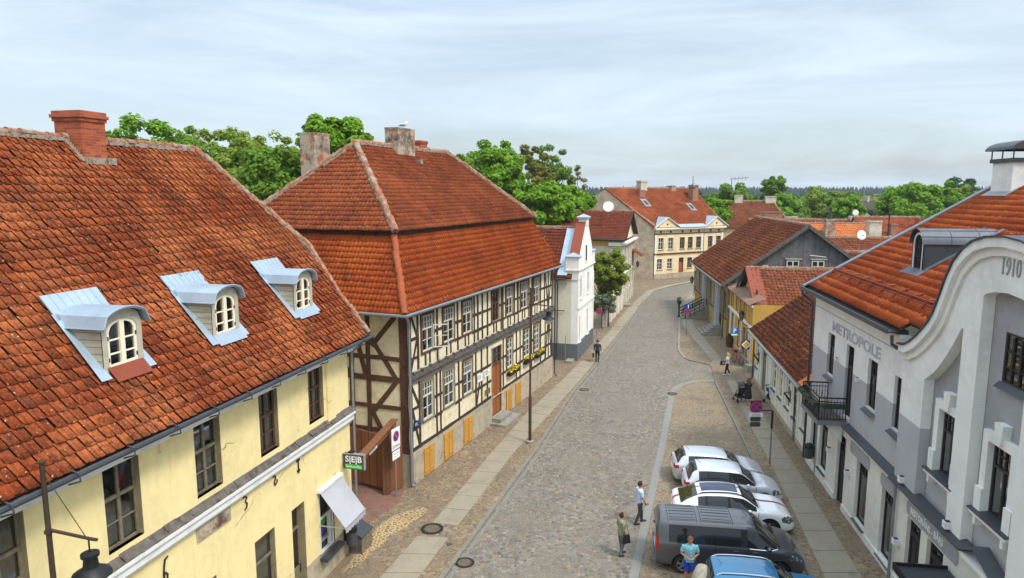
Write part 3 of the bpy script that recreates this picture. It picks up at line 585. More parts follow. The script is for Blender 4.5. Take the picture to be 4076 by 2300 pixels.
# relief, anchors, marks
rl=MB(); rl.box(-8.35,-7.0,-.03,-.002,4.62,5.05); rl.cur=1; rl.box(-8.28,-7.07,-.045,-.031,4.68,4.99)
for k in range(14): a=-8.2+k*.08; rl.tube([(a,-.05,4.75+.1*math.sin(k*1.3)),(a+.05,-.06,4.85+.06*math.cos(k)),(a+.09,-.05,4.8+.1*math.sin(k*2.1))],.018,5)
rl.build('relief_panel',[m_plinth,m_chp],Y)
def curve_mark(pts,r=.022,m=None): return MB().tube([(a,-.03,c) for a,c in pts],r,6).build('wall_anchor',m or m_black,Y)
def shp(x,z,P,s=1): curve_mark([(x+a*s,z+c*s) for a,c in P])
shp(-6.35,4.80,[(-.1,.18),(0,.2),(.07,.12),(.0,.03),(.07,-.04),(.05,-.15),(-.04,-.2)])
shp(-4.9,4.85,[(-.08,.12),(0,.17),(.05,.08),(-.03,-.08),(-.0,-.16),(.12,-.1),(.12,-.02)])
shp(-3.58,4.85,[(0,-.28),(0,.1),(-.07,.16),(-.05,.24),(.05,.24),(.07,.16),(0,.1)]); shp(-3.58,4.8,[(-.07,-.16),(0,-.26),(.07,-.16)]); shp(-3.58,4.95,[(-.09,0),(.09,0)])
shp(-9.5,4.55,[(.12,.3),(.02,.27),(-.02,.1),(-.05,-.1),(-.02,-.24),(.06,-.24),(.08,-.14),(.02,-.06),(-.04,-.1)])
# cash machine under the awning
at=empty('cash_machine','bank cash machine set in a grey frame under the grey awning','cash machine',(0,0,0)); at.matrix_world=Y.matrix_basis.copy()
b=MB(); x0,x1=-2.36,-1.42
b.box(x0,x0+.07,.02,.12,1.02,3.28); b.box(x1-.07,x1,.02,.12,1.02,3.28); b.box(x0+.07,x1-.07,.02,.12,1.02,1.1); b.box(x0+.62,x0+.70,.0,.1,1.1,2.3); b.box(x0+.07,x1-.07,.03,.1,2.25,2.32); b.build('frame',m_trimg,at)
b=MB(); b.box(x0+.08,x0+.61,.14,.4,1.1,2.24); b.cur=1; b.box(x0+.1,x0+.6,.02,.14,1.45,1.52); b.cur=0; b.build('machine',[m_anth,m_alu],at)
MB().box(x0+.2,x0+.56,.125,.139,1.95,2.15).build('header',m_green,at); MB().box(x0+.18,x0+.48,.125,.139,1.62,1.86).build('screen',m_bluep,at)
b=MB(); b.box(x0+.07,x1-.07,.2,.22,2.33,3.28); b.box(x0+.71,x1-.07,.2,.22,1.1,2.24); b.build('back_panel',m_fdark,at)
MB().box(x0-.1,x1+.25,-.28,.02,.84,.96).build('ledge',m_anth,at)
aw=empty('awning','light grey sloping canvas awning over the cash machine','awning'); aw.matrix_world=Y.matrix_basis.copy()
b=MB(); A0,A1=-2.45,-.95; t=.012
b.add([(A0,-.1,3.34),(A1,-.1,3.34),(A1,-1.0,2.18),(A0,-1.0,2.18),(A0,-.1,3.32),(A1,-.1,3.32),(A1,-1.0,2.16),(A0,-1.0,2.16)],[(0,3,2,1),(4,5,6,7),(0,1,5,4),(1,2,6,5),(2,3,7,6),(3,0,4,7)])
m_canv=mat('canvas',(.40,.40,.43),.85,layers=((1.4,(.34,.34,.37),.4,.7),),bmp=(6,.15,.01))
b.build('canopy',m_canv,aw)
b=MB(); n=16
for i in range(n):
    xa,xb=A0+(A1-A0)*i/n,A0+(A1-A0)*(i+1)/n; d=.02*(-1)**i; b.quad((xa,-1.0-d*.3,2.165),(xb,-1.0+d*.3,2.165),(xb,-1.0+d,1.96+random.uniform(-.02,.02)),(xa,-1.0-d,1.97))
b.build('valance',m_canv,aw); MB().box(A0-.06,A1+.06,-.16,.02,3.345,3.44).build('cassette',m_trimg,aw)
b=MB(); b.tube([(A0+.02,-.99,2.15),(A0+.02,-.02,2.15)],.02); b.tube([(A1-.02,-.99,2.15),(A1-.02,-.02,2.15)],.02); b.tube([(A0-.03,-1.0,2.17),(A1+.03,-1.0,2.17)],.025); b.build('arm',m_alu,aw)
def wbin(M4,loc,label,rz=0):
    t=empty('litter_bin',label,'bin'); t.matrix_world=M4@Matrix.Translation(loc)@Matrix.Rotation(rz,4,'Z')
    b=MB(); b.lathe([(.16,0),(.2,.02),(.2,.48),(.19,.5)],n=18); b.build('bucket',mat('bin_mesh',(.025,.025,.026),.6,0,.4,layers=((40,(.1,.1,.1),.45,.6),)),t,True)
    MB().lathe([(.2,.5),(.2,.6),(.19,.66),(.12,.73),(.02,.75)],n=18).build('hood',m_black,t,True); MB().box(-.05,.05,.17,.3,.1,.6).build('bracket',m_black,t); return t
wbin(Y.matrix_basis.copy(),(-.72,-.32,.62),'black wire litter bin on the yellow wall beside the awning')
bx=empty('wooden_box','dark timber cellar hatch box at the corner of the yellow house','box'); bx.matrix_world=Y.matrix_basis.copy()
b=MB(); b.add([(-.42,-.55,.06),(.42,-.55,.06),(.42,-.02,.06),(-.42,-.02,.06),(-.42,-.55,.7),(.42,-.55,.7),(.42,-.02,1.0),(-.42,-.02,1.0)],[(0,3,2,1),(0,1,5,4),(1,2,6,5),(2,3,7,6),(3,0,4,7)])
b.build('crate',m_grey_t,bx); b=MB(); b.add([(-.46,-.6,.705),(.46,-.6,.705),(.46,-.01,1.03),(-.46,-.01,1.03),(-.46,-.6,.74),(.46,-.6,.74),(.46,-.01,1.065),(-.46,-.01,1.065)],[(0,3,2,1),(4,5,6,7),(0,1,5,4),(1,2,6,5),(2,3,7,6),(3,0,4,7)]); b.build('lid',m_anth,bx)
b=MB(); [b.box(-.43,.43,-.565,-.551,.08+k*.21,.26+k*.21) for k in range(3)]; [b.box(.421,.435,-.54,-.04,.08+k*.21,.26+k*.21) for k in range(3)]; b.build('slats',m_fgrey,bx)
sg=empty('bank_sign','black hanging sign with white letters over a green strip on the yellow house corner','sign'); sg.matrix_world=Y.matrix_basis.copy()@Matrix.Translation((-.6,0,0))
b=MB(); b.box(-.07,.07,-.86,-.06,3.5,4.06); b.build('panel',m_anth,sg)
b=MB(); b.box(-.075,.075,-.875,-.861,3.49,4.07); b.box(-.075,.075,-.86,-.06,4.061,4.075); b.build('rim',m_alu,sg)
MB().box(-.078,-.0705,-.80,-.12,3.52,3.69).build('green_strip',m_green,sg)
text('S|E|B',.32,m_whitep,sg,(-.074,-.46,3.87),(PI/2,0,-PI/2),.003,bold=.006); text('Bankomāts',.135,m_whitep,sg,(-.081,-.46,3.61),(PI/2,0,-PI/2),.002)
b=MB(); b.tube([(0,0,4.02),(0,-.1,4.02)],.02); b.tube([(0,0,3.62),(0,-.1,3.62)],.02); b.tube([(0,-.1,4.08),(0,-.42,4.1),(-.2,-.5,4.3),(-.3,-.55,4.3)],.016); b.box(-.42,-.26,-.64,-.44,4.26,4.31); b.build('bracket',m_black,sg)
# ---------------------------------------------------------------- half-timbered house
T=bld('half_timbered_house','half-timbered house with a two-tier mansard hip roof and three chimneys','house',(-4.66,29.78),21.9)
TL=20.3
UP=[(1.17,2.43),(3.3,4.62),(5.45,6.7),(9.27,10.4),(11.4,12.6),(13.8,15.1),(16.2,17.4)]
LO=[(1.12,2.33),(3.27,4.56),(5.44,6.72),(11.5,12.6),(14.33,15.6),(16.3,17.5)]
ZU=(6.05,7.88); ZL=(2.76,4.72)
b=MB(); ops=[(a+.1,c-.1,ZU[0]+.06,ZU[1]-.08) for a,c in UP]+[(a+.1,c-.1,ZL[0]+.06,ZL[1]-.08) for a,c in LO]+[(9.3,10.7,.45,4.55)]
wall_open(b,0,TL,1.6,8.4,ops,0,.3); b.cur=2; wall_open(b,0,TL,0,1.6,ops,-.06,.3)
b.box(0,TL,-.058,0,1.56,1.6)
b.cur=1; b.quad((0,0,1.6),(0,0,8.4),(0,12,8.4),(0,12,1.6)); b.cur=2; b.quad((-.06,-.06,0),(-.06,-.06,1.58),(-.06,12,1.58),(-.06,12,0)); b.quad((-.06,-.06,1.58),(0,0,1.6),(0,12,1.6),(-.06,12,1.58))
b.cur=0; b.quad((TL,0,0),(TL,12,0),(TL,12,8.4),(TL,0,8.4)); b.quad((0,12,0),(0,12,8.4),(TL,12,8.4),(TL,12,0))
b.build('wall',[m_wht,m_side,m_plinth],T)
def bm_(b,x0,z0,x1,z1,w,pr=.03):
    dx,dz=x1-x0,z1-z0; L=math.hypot(dx,dz); nx,nz=-dz/L*w/2,dx/L*w/2; j=lambda:random.uniform(-.015,.015)
    n=max(1,int(L/.7)); P1=[];P2=[]
    for k in range(n+1):
        t=k/n; P1.append((x0+dx*t+nx+j(),z0+dz*t+nz+j())); P2.append((x0+dx*t-nx+j(),z0+dz*t-nz+j()))
    p=P1+P2[::-1]; b.prism(p,-pr+random.uniform(-.004,.004),-.002)
b=MB()
W1=.15
for x in [.18,.9,2.78,4.98,7.0,7.45,8.05,8.75,10.75,11.0,12.85,13.5,15.4,16.0,17.7,18.5,19.3,20.15]: bm_(b,x,5.42,x,8.2,.2 if x<.3 or x>20 else W1,.034)
for x in [.18,.95,2.62,3.02,5.05,7.15,7.9,8.7,11.05,13.2,13.85,15.95,17.75,18.7,19.4,20.15]: bm_(b,x,1.62,x,4.84,.2 if x<.3 or x>20 else W1,.034)
for zz in (6.0,6.9):
    for a,c in [(.25,.85),(2.5,2.72),(2.86,3.25),(4.67,4.92),(5.05,5.4),(6.75,7.9),(8.1,9.2),(10.46,11.35),(12.66,13.75),(15.15,16.15),(17.45,20.1)]: bm_(b,a,zz,c,zz,.14,.03)
for zz in (2.68,3.65):
    for a,c in [(.25,.85),(2.4,3.2),(4.62,5.4),(6.8,9.2),(10.8,11.45),(12.66,14.3),(15.65,16.25),(17.55,20.1)]: bm_(b,a,zz,c,zz,.14,.03)
for k,(a,c) in enumerate(UP):
    for q in (.33,.67): bm_(b,a+(c-a)*q,5.44,a+(c-a)*q,5.98,.13,.03)
for a,c in [(.25,9.2),(10.8,20.1)]: bm_(b,a,1.72,c,1.72,.16,.032)
for x0,z0,x1,z1 in [(.25,8.1,.85,6.95),(.25,5.5,.85,6.85),(.25,4.75,.88,3.7),(.3,3.6,.9,1.75),(18.6,8.1,19.25,5.5),(20.05,8.1,19.4,5.5),(18.8,1.8,19.35,4.8),(20.05,1.8,19.5,4.8),(7.2,1.8,7.8,3.5),(13.3,8.1,13.42,6.0)]: bm_(b,x0,z0,x1,z1,.15,.03)
b.build('timber_frame',m_dark,T)
b=MB(); b.box(-.03,TL,-.10,-.036,4.86,5.08); b.box(-.03,TL,-.16,-.036,5.082,5.24); b.box(-.03,TL,-.12,-.036,5.242,5.36)
for k in range(25): b.box(.2+k*.82,.36+k*.82,-.2,-.037,5.362,5.42)
b.build('storey_beam',m_grey_t,T)
# gable-side timbers (local wall plane x=0 looking to -x, second coordinate is depth y)
b=MB()
def sb(y0,z0,y1,z1,w,pr=.04):
    q=MB(); bm_(q,y0,z0,y1,z1,w,pr); b.add([(y,x,z) for x,y,z in q.v],[f[::-1] for f in q.f])
for y in (.2,2.08,3.0,5.2,7.5,9.8,11.8): sb(y,1.62,y,8.25,.42 if y<.3 else .24)
for zz in (2.6,3.72,5.05,6.02,8.1): sb(.42,zz,11.9,zz,.26 if zz in(5.05,) else .2,.036)
for q in [(.62,7.95,1.88,6.55),(1.95,6.95,.6,5.1),(.6,4.98,1.95,3.35),(2.05,3.65,1.35,2.45),(2.2,5.0,2.95,7.9),(3.1,5.1,5.1,7.9),(3.1,3.7,5.1,2.6),(5.3,5.1,7.4,7.9),(7.6,7.9,9.7,5.1)]: sb(*q,.24,.032)
b.build('gable_timbers',m_brown,T)
for i,(a,c) in enumerate(UP):
    window(T,a+.1,c-.1,ZU[0]+.06,ZU[1]-.08,0,.02,.055,m_fwhite if i!=3 else m_fbrown,2,.62,2 if i!=3 else 1,2,None,.55,(m_brown,.13,.05),ucols=4 if i!=3 else 2)
for i,(a,c) in enumerate(LO):
    window(T,a+.1,c-.1,ZL[0]+.06,ZL[1]-.08,0,.02,.07 if i>2 else .055,m_fwhite,2,.62,2,2 if i<3 else 3,(m_fgrey,.12),.5,(m_fgrey if i<2 else m_brown,.12,.05),ucols=4 if i<3 else 2)
b=MB(); 
yy=-.05
b.add([(2.31,yy,6.15),(2.75,-.62,6.15),(2.75,-.62,7.2),(2.31,yy,7.2)],[]); b.beam((2.31,yy,6.15),(2.78,-.6,6.15),.04,.05); b.beam((2.31,yy,7.22),(2.78,-.6,7.22),.04,.05); b.beam((2.31,yy,6.69),(2.78,-.6,6.69),.03,.03); b.beam((2.78,-.6,6.12),(2.78,-.6,7.25),.045,.05,(1,0,0)); b.beam((2.31,yy,6.12),(2.31,yy,7.25),.045,.05,(1,0,0))
b.build('open_casement',m_fwhite,T)
def door(parent,x0,x1,z0,z1,y,md,tr=None,leaf=2,panels=3,mf=None,glass=None):
    b=MB(); mf=mf or m_fgrey; b.box(x0,x0+.08,y-.06,y+.08,z0,z1); b.box(x1-.08,x1,y-.06,y+.08,z0,z1); b.box(x0+.08,x1-.08,y-.06,y+.08,z1-.08,z1)
    zt=tr or z1-.08
    if tr: b.box(x0+.08,x1-.08,y-.06,y+.08,tr-.06,tr+.06); b.box((x0+x1)/2-.02,(x0+x1)/2+.02,y-.01,y+.05,tr+.06,z1-.08); b.box(x0+.08,x1-.08,y-.01,y+.05,(tr+z1)/2-.02,(tr+z1)/2+.02)
    d=b.build('door',mf,parent); b=MB(); 
    w=(x1-x0-.16)/leaf
    for k in range(leaf):
        a=x0+.08+w*k; b.box(a+.008,a+w-.008,y-.01,y+.04,z0+.02,zt-.06)
        h=(zt-z0-.2)/panels
        for j in range(panels): b.box(a+w*.16,a+w*.84,y-.03,y-.011,z0+.12+h*j,z0+.04+h*(j+1))
    b.build('leaf',md,d)
    if tr: MB().box(x0+.1,x1-.1,y+.02,y+.03,tr+.03,z1-.05).build('pane',glass or m_glassd,d)
    MB().tube([((x0+x1)/2+.1,y-.03,z0+1.05),((x0+x1)/2+.1,y-.09,z0+1.05),((x0+x1)/2+.2,y-.09,z0+1.05)],.016,6).build('handle',m_black,d); return d
door(T,9.3,10.7,.45,4.55,.05,m_orngd,3.5,2,4,m_brown)
b=MB(); b.box(9.2,10.9,-.62,-.061,.2,.42); b.box(8.9,11.3,-1.05,-.061,0.05,.2); b.build('doorstep',m_stone,T)
for a,c in [(1.15,2.1),(3.17,4.15),(5.43,6.48),(11.36,12.2),(12.9,13.8)]:
    b=MB(); b.box(a,a+(c-a)/2-.012,-.12,-.062,.14,1.48); b.box(a+(c-a)/2+.012,c,-.12,-.062,.14,1.48)
    for sx in (0,1):
        xa=a+(c-a)/2*sx+.03; b.box(xa,xa+(c-a)/2-.07,-.14,-.121,.3,.38); b.box(xa,xa+(c-a)/2-.07,-.14,-.121,1.2,1.28)
    b.build('cellar_shutter',m_ochred,T)
b=MB(); b.box(7.28,7.92,-.06,-.036,3.05,3.5); b.box(8.2,8.92,-.06,-.036,3.12,3.53); b.build_each('wall_plaque',m_whitep,T)
pq=MB(); pq.box(8.32,8.98,-.06,-.036,2.05,2.36); pq.build('brass_plate',mat('brass',(.25,.2,.08),.4,.6),T)
for (cx_,cz_) in ((7.6,3.28),(8.56,3.33)):
    b=MB(); [b.box(cx_-.24,cx_+.24*random.uniform(.4,1),-.064,-.0605,cz_+.12-k*.07,cz_+.145-k*.07) for k in range(4)]; b.build('plaque_text',m_text,T)
b=MB(); b.box(.34,.64,-.07,-.036,2.72,3.05); b.build('number_plate',m_black,T); text('10',.22,m_whitep,T,(.49,-.071,2.885),ext=.002)
MB().box(.7,.95,-.08,-.06,2.85,3.05).build('street_plate',m_bluep,T)
def flower_box(M4,x0,x1,y,z,label):
    t=empty('flower_box',label,'flower box',group='window boxes on the half-timbered house'); t.matrix_world=M4@Matrix.Translation(((x0+x1)/2,y,z)); h=(x1-x0)/2
    b=MB(); b.add([(-h,-.13,-.0),(h,-.13,0),(h,.1,0),(-h,.1,0),(-h-.04,-.17,.2),(h+.04,-.17,.2),(h+.04,.1,.2),(-h-.04,.1,.2)],[(0,3,2,1),(4,5,6,7),(0,1,5,4),(1,2,6,5),(2,3,7,6),(3,0,4,7)]); b.build('trough',m_black,t)
    b=MB()
    for k in range(130):
        c=Vector((random.gauss(.1*h,h*.5),random.uniform(-.14,.06),.22+random.random()*.2)); 
        if abs(c.x)>h: continue
        b.cur=0 if random.random()<.75 else 1; s=random.uniform(.03,.06); a=Vector((random.gauss(0,1),random.gauss(0,1),random.gauss(.6,1))).normalized(); u=a.orthogonal().normalized()*s; v=a.cross(u); b.quad(c-u-v,c+u-v,c+u+v,c-u+v)
    b.build('flowers',[mat('petal_yellow',(.75,.48,.01),.7),mat('leaf_green',(.08,.16,.03),.7)],t,fix=False)
flower_box(T.matrix_basis,11.5,13.1,-.16,2.36,'window box with yellow flowers nearest the orange door'); flower_box(T.matrix_basis,14.35,15.75,-.16,2.42,'middle yellow window box, hidden partly by the lamp post'); flower_box(T.matrix_basis,16.4,17.9,-.16,2.36,'window box with yellow flowers farthest from the orange door')
# roofs
e0=-.55; kx=1.25; zE,zB,zT=8.28,11.45,11.72; ZR=16.02
def HTs(zz,ex,ey):  return zz
nb=12.4
tile_poly(T,'roof',[(-.95,-.45,zE),(TL+.5,-.45,zE),(TL-.9,kx,zB),(1.1,kx,zB)],m_tileHl,.205,.29,.045,9,.006)
tile_poly(T,'roof',[(-.95,nb,zE),(-.95,-.45,zE),(1.1,kx,zB),(1.1,nb-1.7,zB)],m_tileHl,.205,.29,.045,9,.006)
tile_poly(T,'roof',[(TL+.5,-.45,zE),(TL+.5,nb,zE),(TL-.9,nb-1.7,zB),(TL-.9,kx,zB)],m_tileHl,.4,.4)
tile_poly(T,'roof',[(.85,1.0,zT),(TL-.75,1.0,zT),(15.2,5.7,ZR),(4.8,5.7,ZR)],m_tileH,.205,.28,.042,8,.006)
tile_poly(T,'roof',[(.85,10.6,zT),(.85,1.0,zT),(4.8,5.7,ZR)],m_tileH,.21,.29,.045,8,.006)
tile_poly(T,'roof',[(TL-.75,1.0,zT),(TL-.75,10.6,zT),(15.2,5.7,ZR)],m_tileH,.4,.4)
tile_poly(T,'roof',[(TL-.75,10.6,zT),(.85,10.6,zT),(4.8,5.7,ZR),(15.2,5.7,ZR)],m_tileH,.4,.4)
b=MB(); b.box(1.15,TL-.95,1.3,10.4,zB-.1,zT-.02); b.build('eave_band',m_brown,T)
ridge(T,[(15.2,5.7,ZR+.03),(4.8,5.7,ZR+.03),(.85,1.0,zT+.04)],.15,.42); ridge(T,[(4.8,5.7,ZR+.03),(.85,10.6,zT+.04)],.14,.42,mort=True); ridge(T,[(15.2,5.7,ZR+.03),(TL-.75,1.0,zT+.04)],.14,.42)
ridge(T,[(1.1,kx,zB+.03),(-.95,-.45,zE+.06)],.15,.42,mt=mat('ridge_orange',(.34,.085,.03),.85,layers=((4,(.2,.06,.03),.5,.75),(9,(.4,.36,.28),.62,.72))),mort=False)
gutter(T,[(-1.02,11,zE-.07),(-1.02,-.55,zE-.06),(TL+.55,-.55,zE-.07)],.075)
MB().box(-.5,TL+.3,-.4,-.05,8.05,8.16).build('soffit',m_grey_t,T)
MB().tube([(-.9,-.5,8.2),(-.5,-.35,7.9),(-.12,-.16,7.55),(-.12,-.16,2.3),(-.12,-.16,.55),(.02,-.3,.25)],.065,10).build('downpipe',mat('pipe_zinc',(.3,.33,.36),.45,.5),T,True)
MB().tube([(-.12,-.16,.3),(-.12,-.16,1.75)],.085,10).build('pipe_sleeve',m_zinc2,T,True)
downpipe(T,TL+.12,-.16,0,8.2,m_anth)
chimney(T,8.1,10.0,5.15,6.0,15.2,17.1,m_chp,.02,.1,False); chimney(T,11.4,12.3,5.6,6.4,15.6,16.6,m_obr,.05,.2); chimney(T,4.7,6.1,8.3,9.2,12.9,16.65,m_chp,.03,.1,False)
b=MB(); b.box(10.9-1.3,9.85,4.55,5.05,15.1,15.35); b.build('chimney_mortar',m_mortar,T)
# gate
g=empty('wooden_gate','brown wooden gate with a slanting top beam between the yellow and half-timbered houses','gate',(-5.62,29.05,0),0)
def gl(x,y,z): return (x+5.62,y-29.05,z)
MB().beam(gl(-5.62,29.05,0.02),gl(-5.62,29.05,2.95),.3,.3,(0,1,0)).build('post',plank_mat('gate_post',(.17,.075,.03),(.14,.06,.025),.15,3),g)
b=MB(); A=Vector(gl(-7.45,30.15,.35)); Bq=Vector(gl(-5.75,29.2,.3)); b.beam(A+Vector((0,0,1.2)),Bq+Vector((0,0,1.2)),.06,2.5); b.build('leaf',m_gate,g)
b=MB(); b.beam(gl(-5.5,29.25,1.55),gl(-5.02,29.72,1.55),.08,2.9); b.build('side_panel',m_gate,g)
mbm=mat('gate_beam_wood',(.26,.09,.03),.8,layers=((3,(.18,.06,.025),.4,.7,(1,1,6)),(10,(.32,.13,.06),.5,.8)))
b=MB(); b.beam(gl(-6.12,25.2,3.02),gl(-5.3,29.6,3.15),.16,.3); b.build('top_beam',mbm,g)
b=MB(); b.beam(gl(-6.0,25.2,3.19),gl(-5.3,29.7,3.32),.34,.05); b.build('beam_cap',m_gate,g)
b=MB(); p=Vector(gl(-5.85,26.4,3.04)); q=Vector(gl(-5.7,27.2,3.06)); n=Vector((.983,-.183,0)); b.beam(p+n*.085,q+n*.085,.012,.2); b.build('plate',m_whitep,g)
b=MB(); b.beam(p+n*.095+Vector((0,0,.03)),q+n*.095+Vector((0,0,.03)),.006,.04); b.beam(p+n*.095-Vector((0,0,.04)),p.lerp(q,.8)+n*.095-Vector((0,0,.04)),.006,.03); b.build('plate_text',m_text,g)
MB().beam(gl(-6.45,29.6,1.6),gl(-6.45,29.6,1.75),.1,.1).build('latch',m_black,g)
sheet('red_brick_paving',[(-7.6,30.2),(-6.3,25.5),(-4.9,28.2),(-4.9,29.7)],.068,m_pav)
# ---------------------------------------------------------------- white gabled house
Wt=bld('white_gabled_house','white house with a tall stepped gable to the street and a dark red roof','house',(5.18,53.37),17)
D=9.0; LW=6.95; xm=LW/2
b=MB(); ops=[(.55,1.25,1.45,3.55),(4.0,4.7,1.45,3.55),(1.0,1.75,4.95,6.75),(4.1,4.85,4.95,6.75),(3.1,3.75,7.75,9.1)]
wall_open(b,0,LW,1.45,7.45,ops[:4],0,.25)
b.cur=1; b.box(-.04,LW+.04,-.05,.4,0,1.42); b.box(-.05,-.001,-.045,9,0,1.42); b.cur=2
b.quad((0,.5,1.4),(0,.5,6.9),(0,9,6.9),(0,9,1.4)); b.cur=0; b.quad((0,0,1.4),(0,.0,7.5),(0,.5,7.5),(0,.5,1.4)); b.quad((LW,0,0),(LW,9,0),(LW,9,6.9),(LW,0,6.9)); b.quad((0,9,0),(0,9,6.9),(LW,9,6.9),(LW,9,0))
# gable field above, in front-plane pieces round its window
o=ops[4]
def gy(x): return 8.35+(11.05-8.35)*(1-abs(x-xm)/(xm-.25)) 
b.add([(x,y,z) for y in (0,.42) for x,z in [(.0,7.45),(LW,7.45),(LW,8.3),(LW-.45,8.35),(xm+.45,11.1),(xm-.45,11.1),(.45,8.35),(0,8.3)]],[(8,9,10,11,12,13,14,15)]+[(i,8+i,8+(i+1)%8,(i+1)%8) for i in range(8)])
b.add([(0,0,7.45),(o[0],0,7.45),(o[0],0,o[3]),(xm-.45,0,11.1),(.45,0,8.35),(0,0,8.3)],[(0,1,2,3,4,5)]); b.add([(o[1],0,7.45),(LW,0,7.45),(LW,0,8.3),(LW-.45,0,8.35),(xm+.45,0,11.1),(o[1],0,o[3])],[(0,1,2,3,4,5)])
b.add([(o[0],0,o[3]),(o[1],0,o[3]),(xm+.45,0,11.1),(xm-.45,0,11.1)],[(0,1,2,3)]); b.add([(o[0],0,7.45),(o[1],0,7.45),(o[1],0,o[2]),(o[0],0,o[2])],[(0,1,2,3)])
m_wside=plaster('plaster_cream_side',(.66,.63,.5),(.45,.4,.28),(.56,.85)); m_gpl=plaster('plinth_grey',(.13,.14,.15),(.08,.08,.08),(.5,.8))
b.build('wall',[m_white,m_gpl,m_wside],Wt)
b=MB(); b.box(-.06,.85,-.08,.95,6.6,7.3); b.box(-.06,.85,-.08,.95,7.4,8.35); b.box(LW-.7,LW+.06,-.08,.6,7.4,8.35); b.box(xm-.55,xm+.55,-.06,.6,10.75,11.3); b.box(.0,.5,-.05,-.002,1.45,6.6); b.box(LW-.45,LW,-.05,-.002,1.45,6.6)
b.build_each('pilaster',m_white,Wt)
b=MB(); b.box(-.12,LW+.1,-.16,-.082,7.3,7.4); b.box(-.14,.95,-.16,1.0,7.302,7.398); b.box(-.03,LW+.05,-.12,-.052,4.22,4.38); b.box(-.14,.93,-.14,1.02,8.352,8.44); b.box(LW-.78,LW+.14,-.14,.68,8.352,8.44); b.box(xm-.68,xm+.68,-.16,.7,11.302,11.42); b.build_each('moulding',m_trim,Wt)
def pyr(x0,x1,y0,y1,z,h): 
    cx,cy=(x0+x1)/2,(y0+y1)/2; return MB().add([(x0,y0,z),(x1,y0,z),(x1,y1,z),(x0,y1,z),(cx,cy,z+h)],[(0,1,4),(1,2,4),(2,3,4),(3,0,4),(0,3,2,1)]).build('zinc_cap',m_zinc,Wt)
pyr(-.2,1.0,-.2,1.1,8.45,.28); pyr(LW-.85,LW+.2,-.2,.75,8.45,.22); pyr(xm-.78,xm+.78,-.24,.78,11.425,.26)
b=MB(); b.add([(.4,-.03,8.46),(.4,.8,8.46),(xm-.42,.8,11.17),(xm-.42,-.03,11.17),(.4,-.03,8.40),(.4,.8,7.3),(xm-.42,.8,10.1),(xm-.42,-.03,11.1)],[(0,1,2,3),(1,5,6,2),(0,4,5,1)])
b.add([(LW-.4,-.03,8.46),(LW-.4,.8,8.46),(xm+.42,.8,11.17),(xm+.42,-.03,11.17)],[(3,2,1,0)])
b.build_each('red_coping',m_redm,Wt)
b=MB(); b.add([(-.3,.8,6.98),(-.3,1.6,6.98),(xm-.3,1.6,10.48),(xm-.3,.8,10.48)],[(0,1,2,3)]); b.build('flashing',m_zinc,Wt)
for i,o in enumerate(ops): window(Wt,o[0],o[1],o[2],o[3],0,.12,.05,m_fwhite,2,.65,1,2,(m_trim,.1),0 if i==4 else .4,glass=m_glassd,back=.12)
tile_poly(Wt,'roof',[(-.35,11,6.75),(-.35,.45,6.75),(xm,.45,10.5),(xm,11,10.5)],m_tileD,.27,.34,.045,7,.007)
tile_poly(Wt,'roof',[(LW+.3,.45,6.75),(LW+.3,11,6.75),(xm,11,10.5),(xm,.45,10.5)],m_tileD,.4,.4)
ridge(Wt,[(xm,.5,10.53),(xm,11,10.53)],.13,.4)
gutter(Wt,[(-.42,11,6.66),(-.42,.95,6.66)],.08,m_anth); downpipe(Wt,-.12,1.6,0,6.6,m_anth,top=(-.2,0),kick=(-.12,0))
MB().tube([(-.1,2.3,4.1),(-.1,1.0,4.1)],.03).build('cable',m_black,Wt)
# two houses' chimneys behind it: an auxiliary rear wing
Rw=bld('rear_house','low red-roofed house with three pale chimneys behind the white gabled house','house',(1.9,60.5),17)
b=MB(); b.box(-3,5.4,0,7,0,7.6); b.build('wall',m_beige,Rw)
tile_poly(Rw,'roof',[(-3.4,-.4,7.5),(5.8,-.4,7.5),(5.8,3.5,10.3),(-3.4,3.5,10.3)],m_tileH,.3,.36,.04,6); tile_poly(Rw,'roof',[(5.8,7.4,7.5),(-3.4,7.4,7.5),(-3.4,3.5,10.3),(5.8,3.5,10.3)],m_tileH,.4,.4)
ridge(Rw,[(-3.4,3.5,10.33),(5.8,3.5,10.33)],.13,.4)
m_chw=plaster('chimney_white',(.6,.55,.44),(.3,.2,.14),(.45,.7))
chimney(Rw,-1.35,-.15,2.9,3.9,9.9,11.5,m_chw,.06,.2); chimney(Rw,1.5,2.65,3.0,3.9,9.9,11.75,m_chw,.06,.2); chimney(Rw,2.85,4.0,3.0,3.9,9.9,11.75,m_chw,.06,.2)
# ---------------------------------------------------------------- beige house + garden wall
Bh=bld('beige_house','weathered beige house with pilasters and a dark red gabled roof beside the street tree','house',(12.73,78.35),17)
b=MB(); BW=10.2; ops=[(1.0+k*2.3,1.95+k*2.3,z,z+1.9) for k in range(4) for z in (5.2,2.0)]
wall_open(b,0,BW,0,7.7,ops,0,.25); b.cur=1; b.quad((0,0,0),(0,0,7.9),(0,12,7.9),(0,12,0)); b.cur=0; b.quad((BW,0,0),(BW,12,0),(BW,12,8),(BW,0,8)); b.cur=2; b.add([(-.3,.05,7.9),(BW+.3,.05,7.9),(BW/2,.05,10.9)],[(0,1,2)]); b.build('wall',[m_beige,m_beige,m_wht],Bh)
b=MB(); 
for x in (0,2.35,4.65,6.95,9.3): b.box(x,x+.55,-.13,-.002,.0,7.3); b.box(x-.06,x+.6,-.19,-.002,7.05,7.3)
b.box(-.15,-.002,-.1,1.4,.0,7.3)
b.build_each('pilaster',m_beige,Bh)
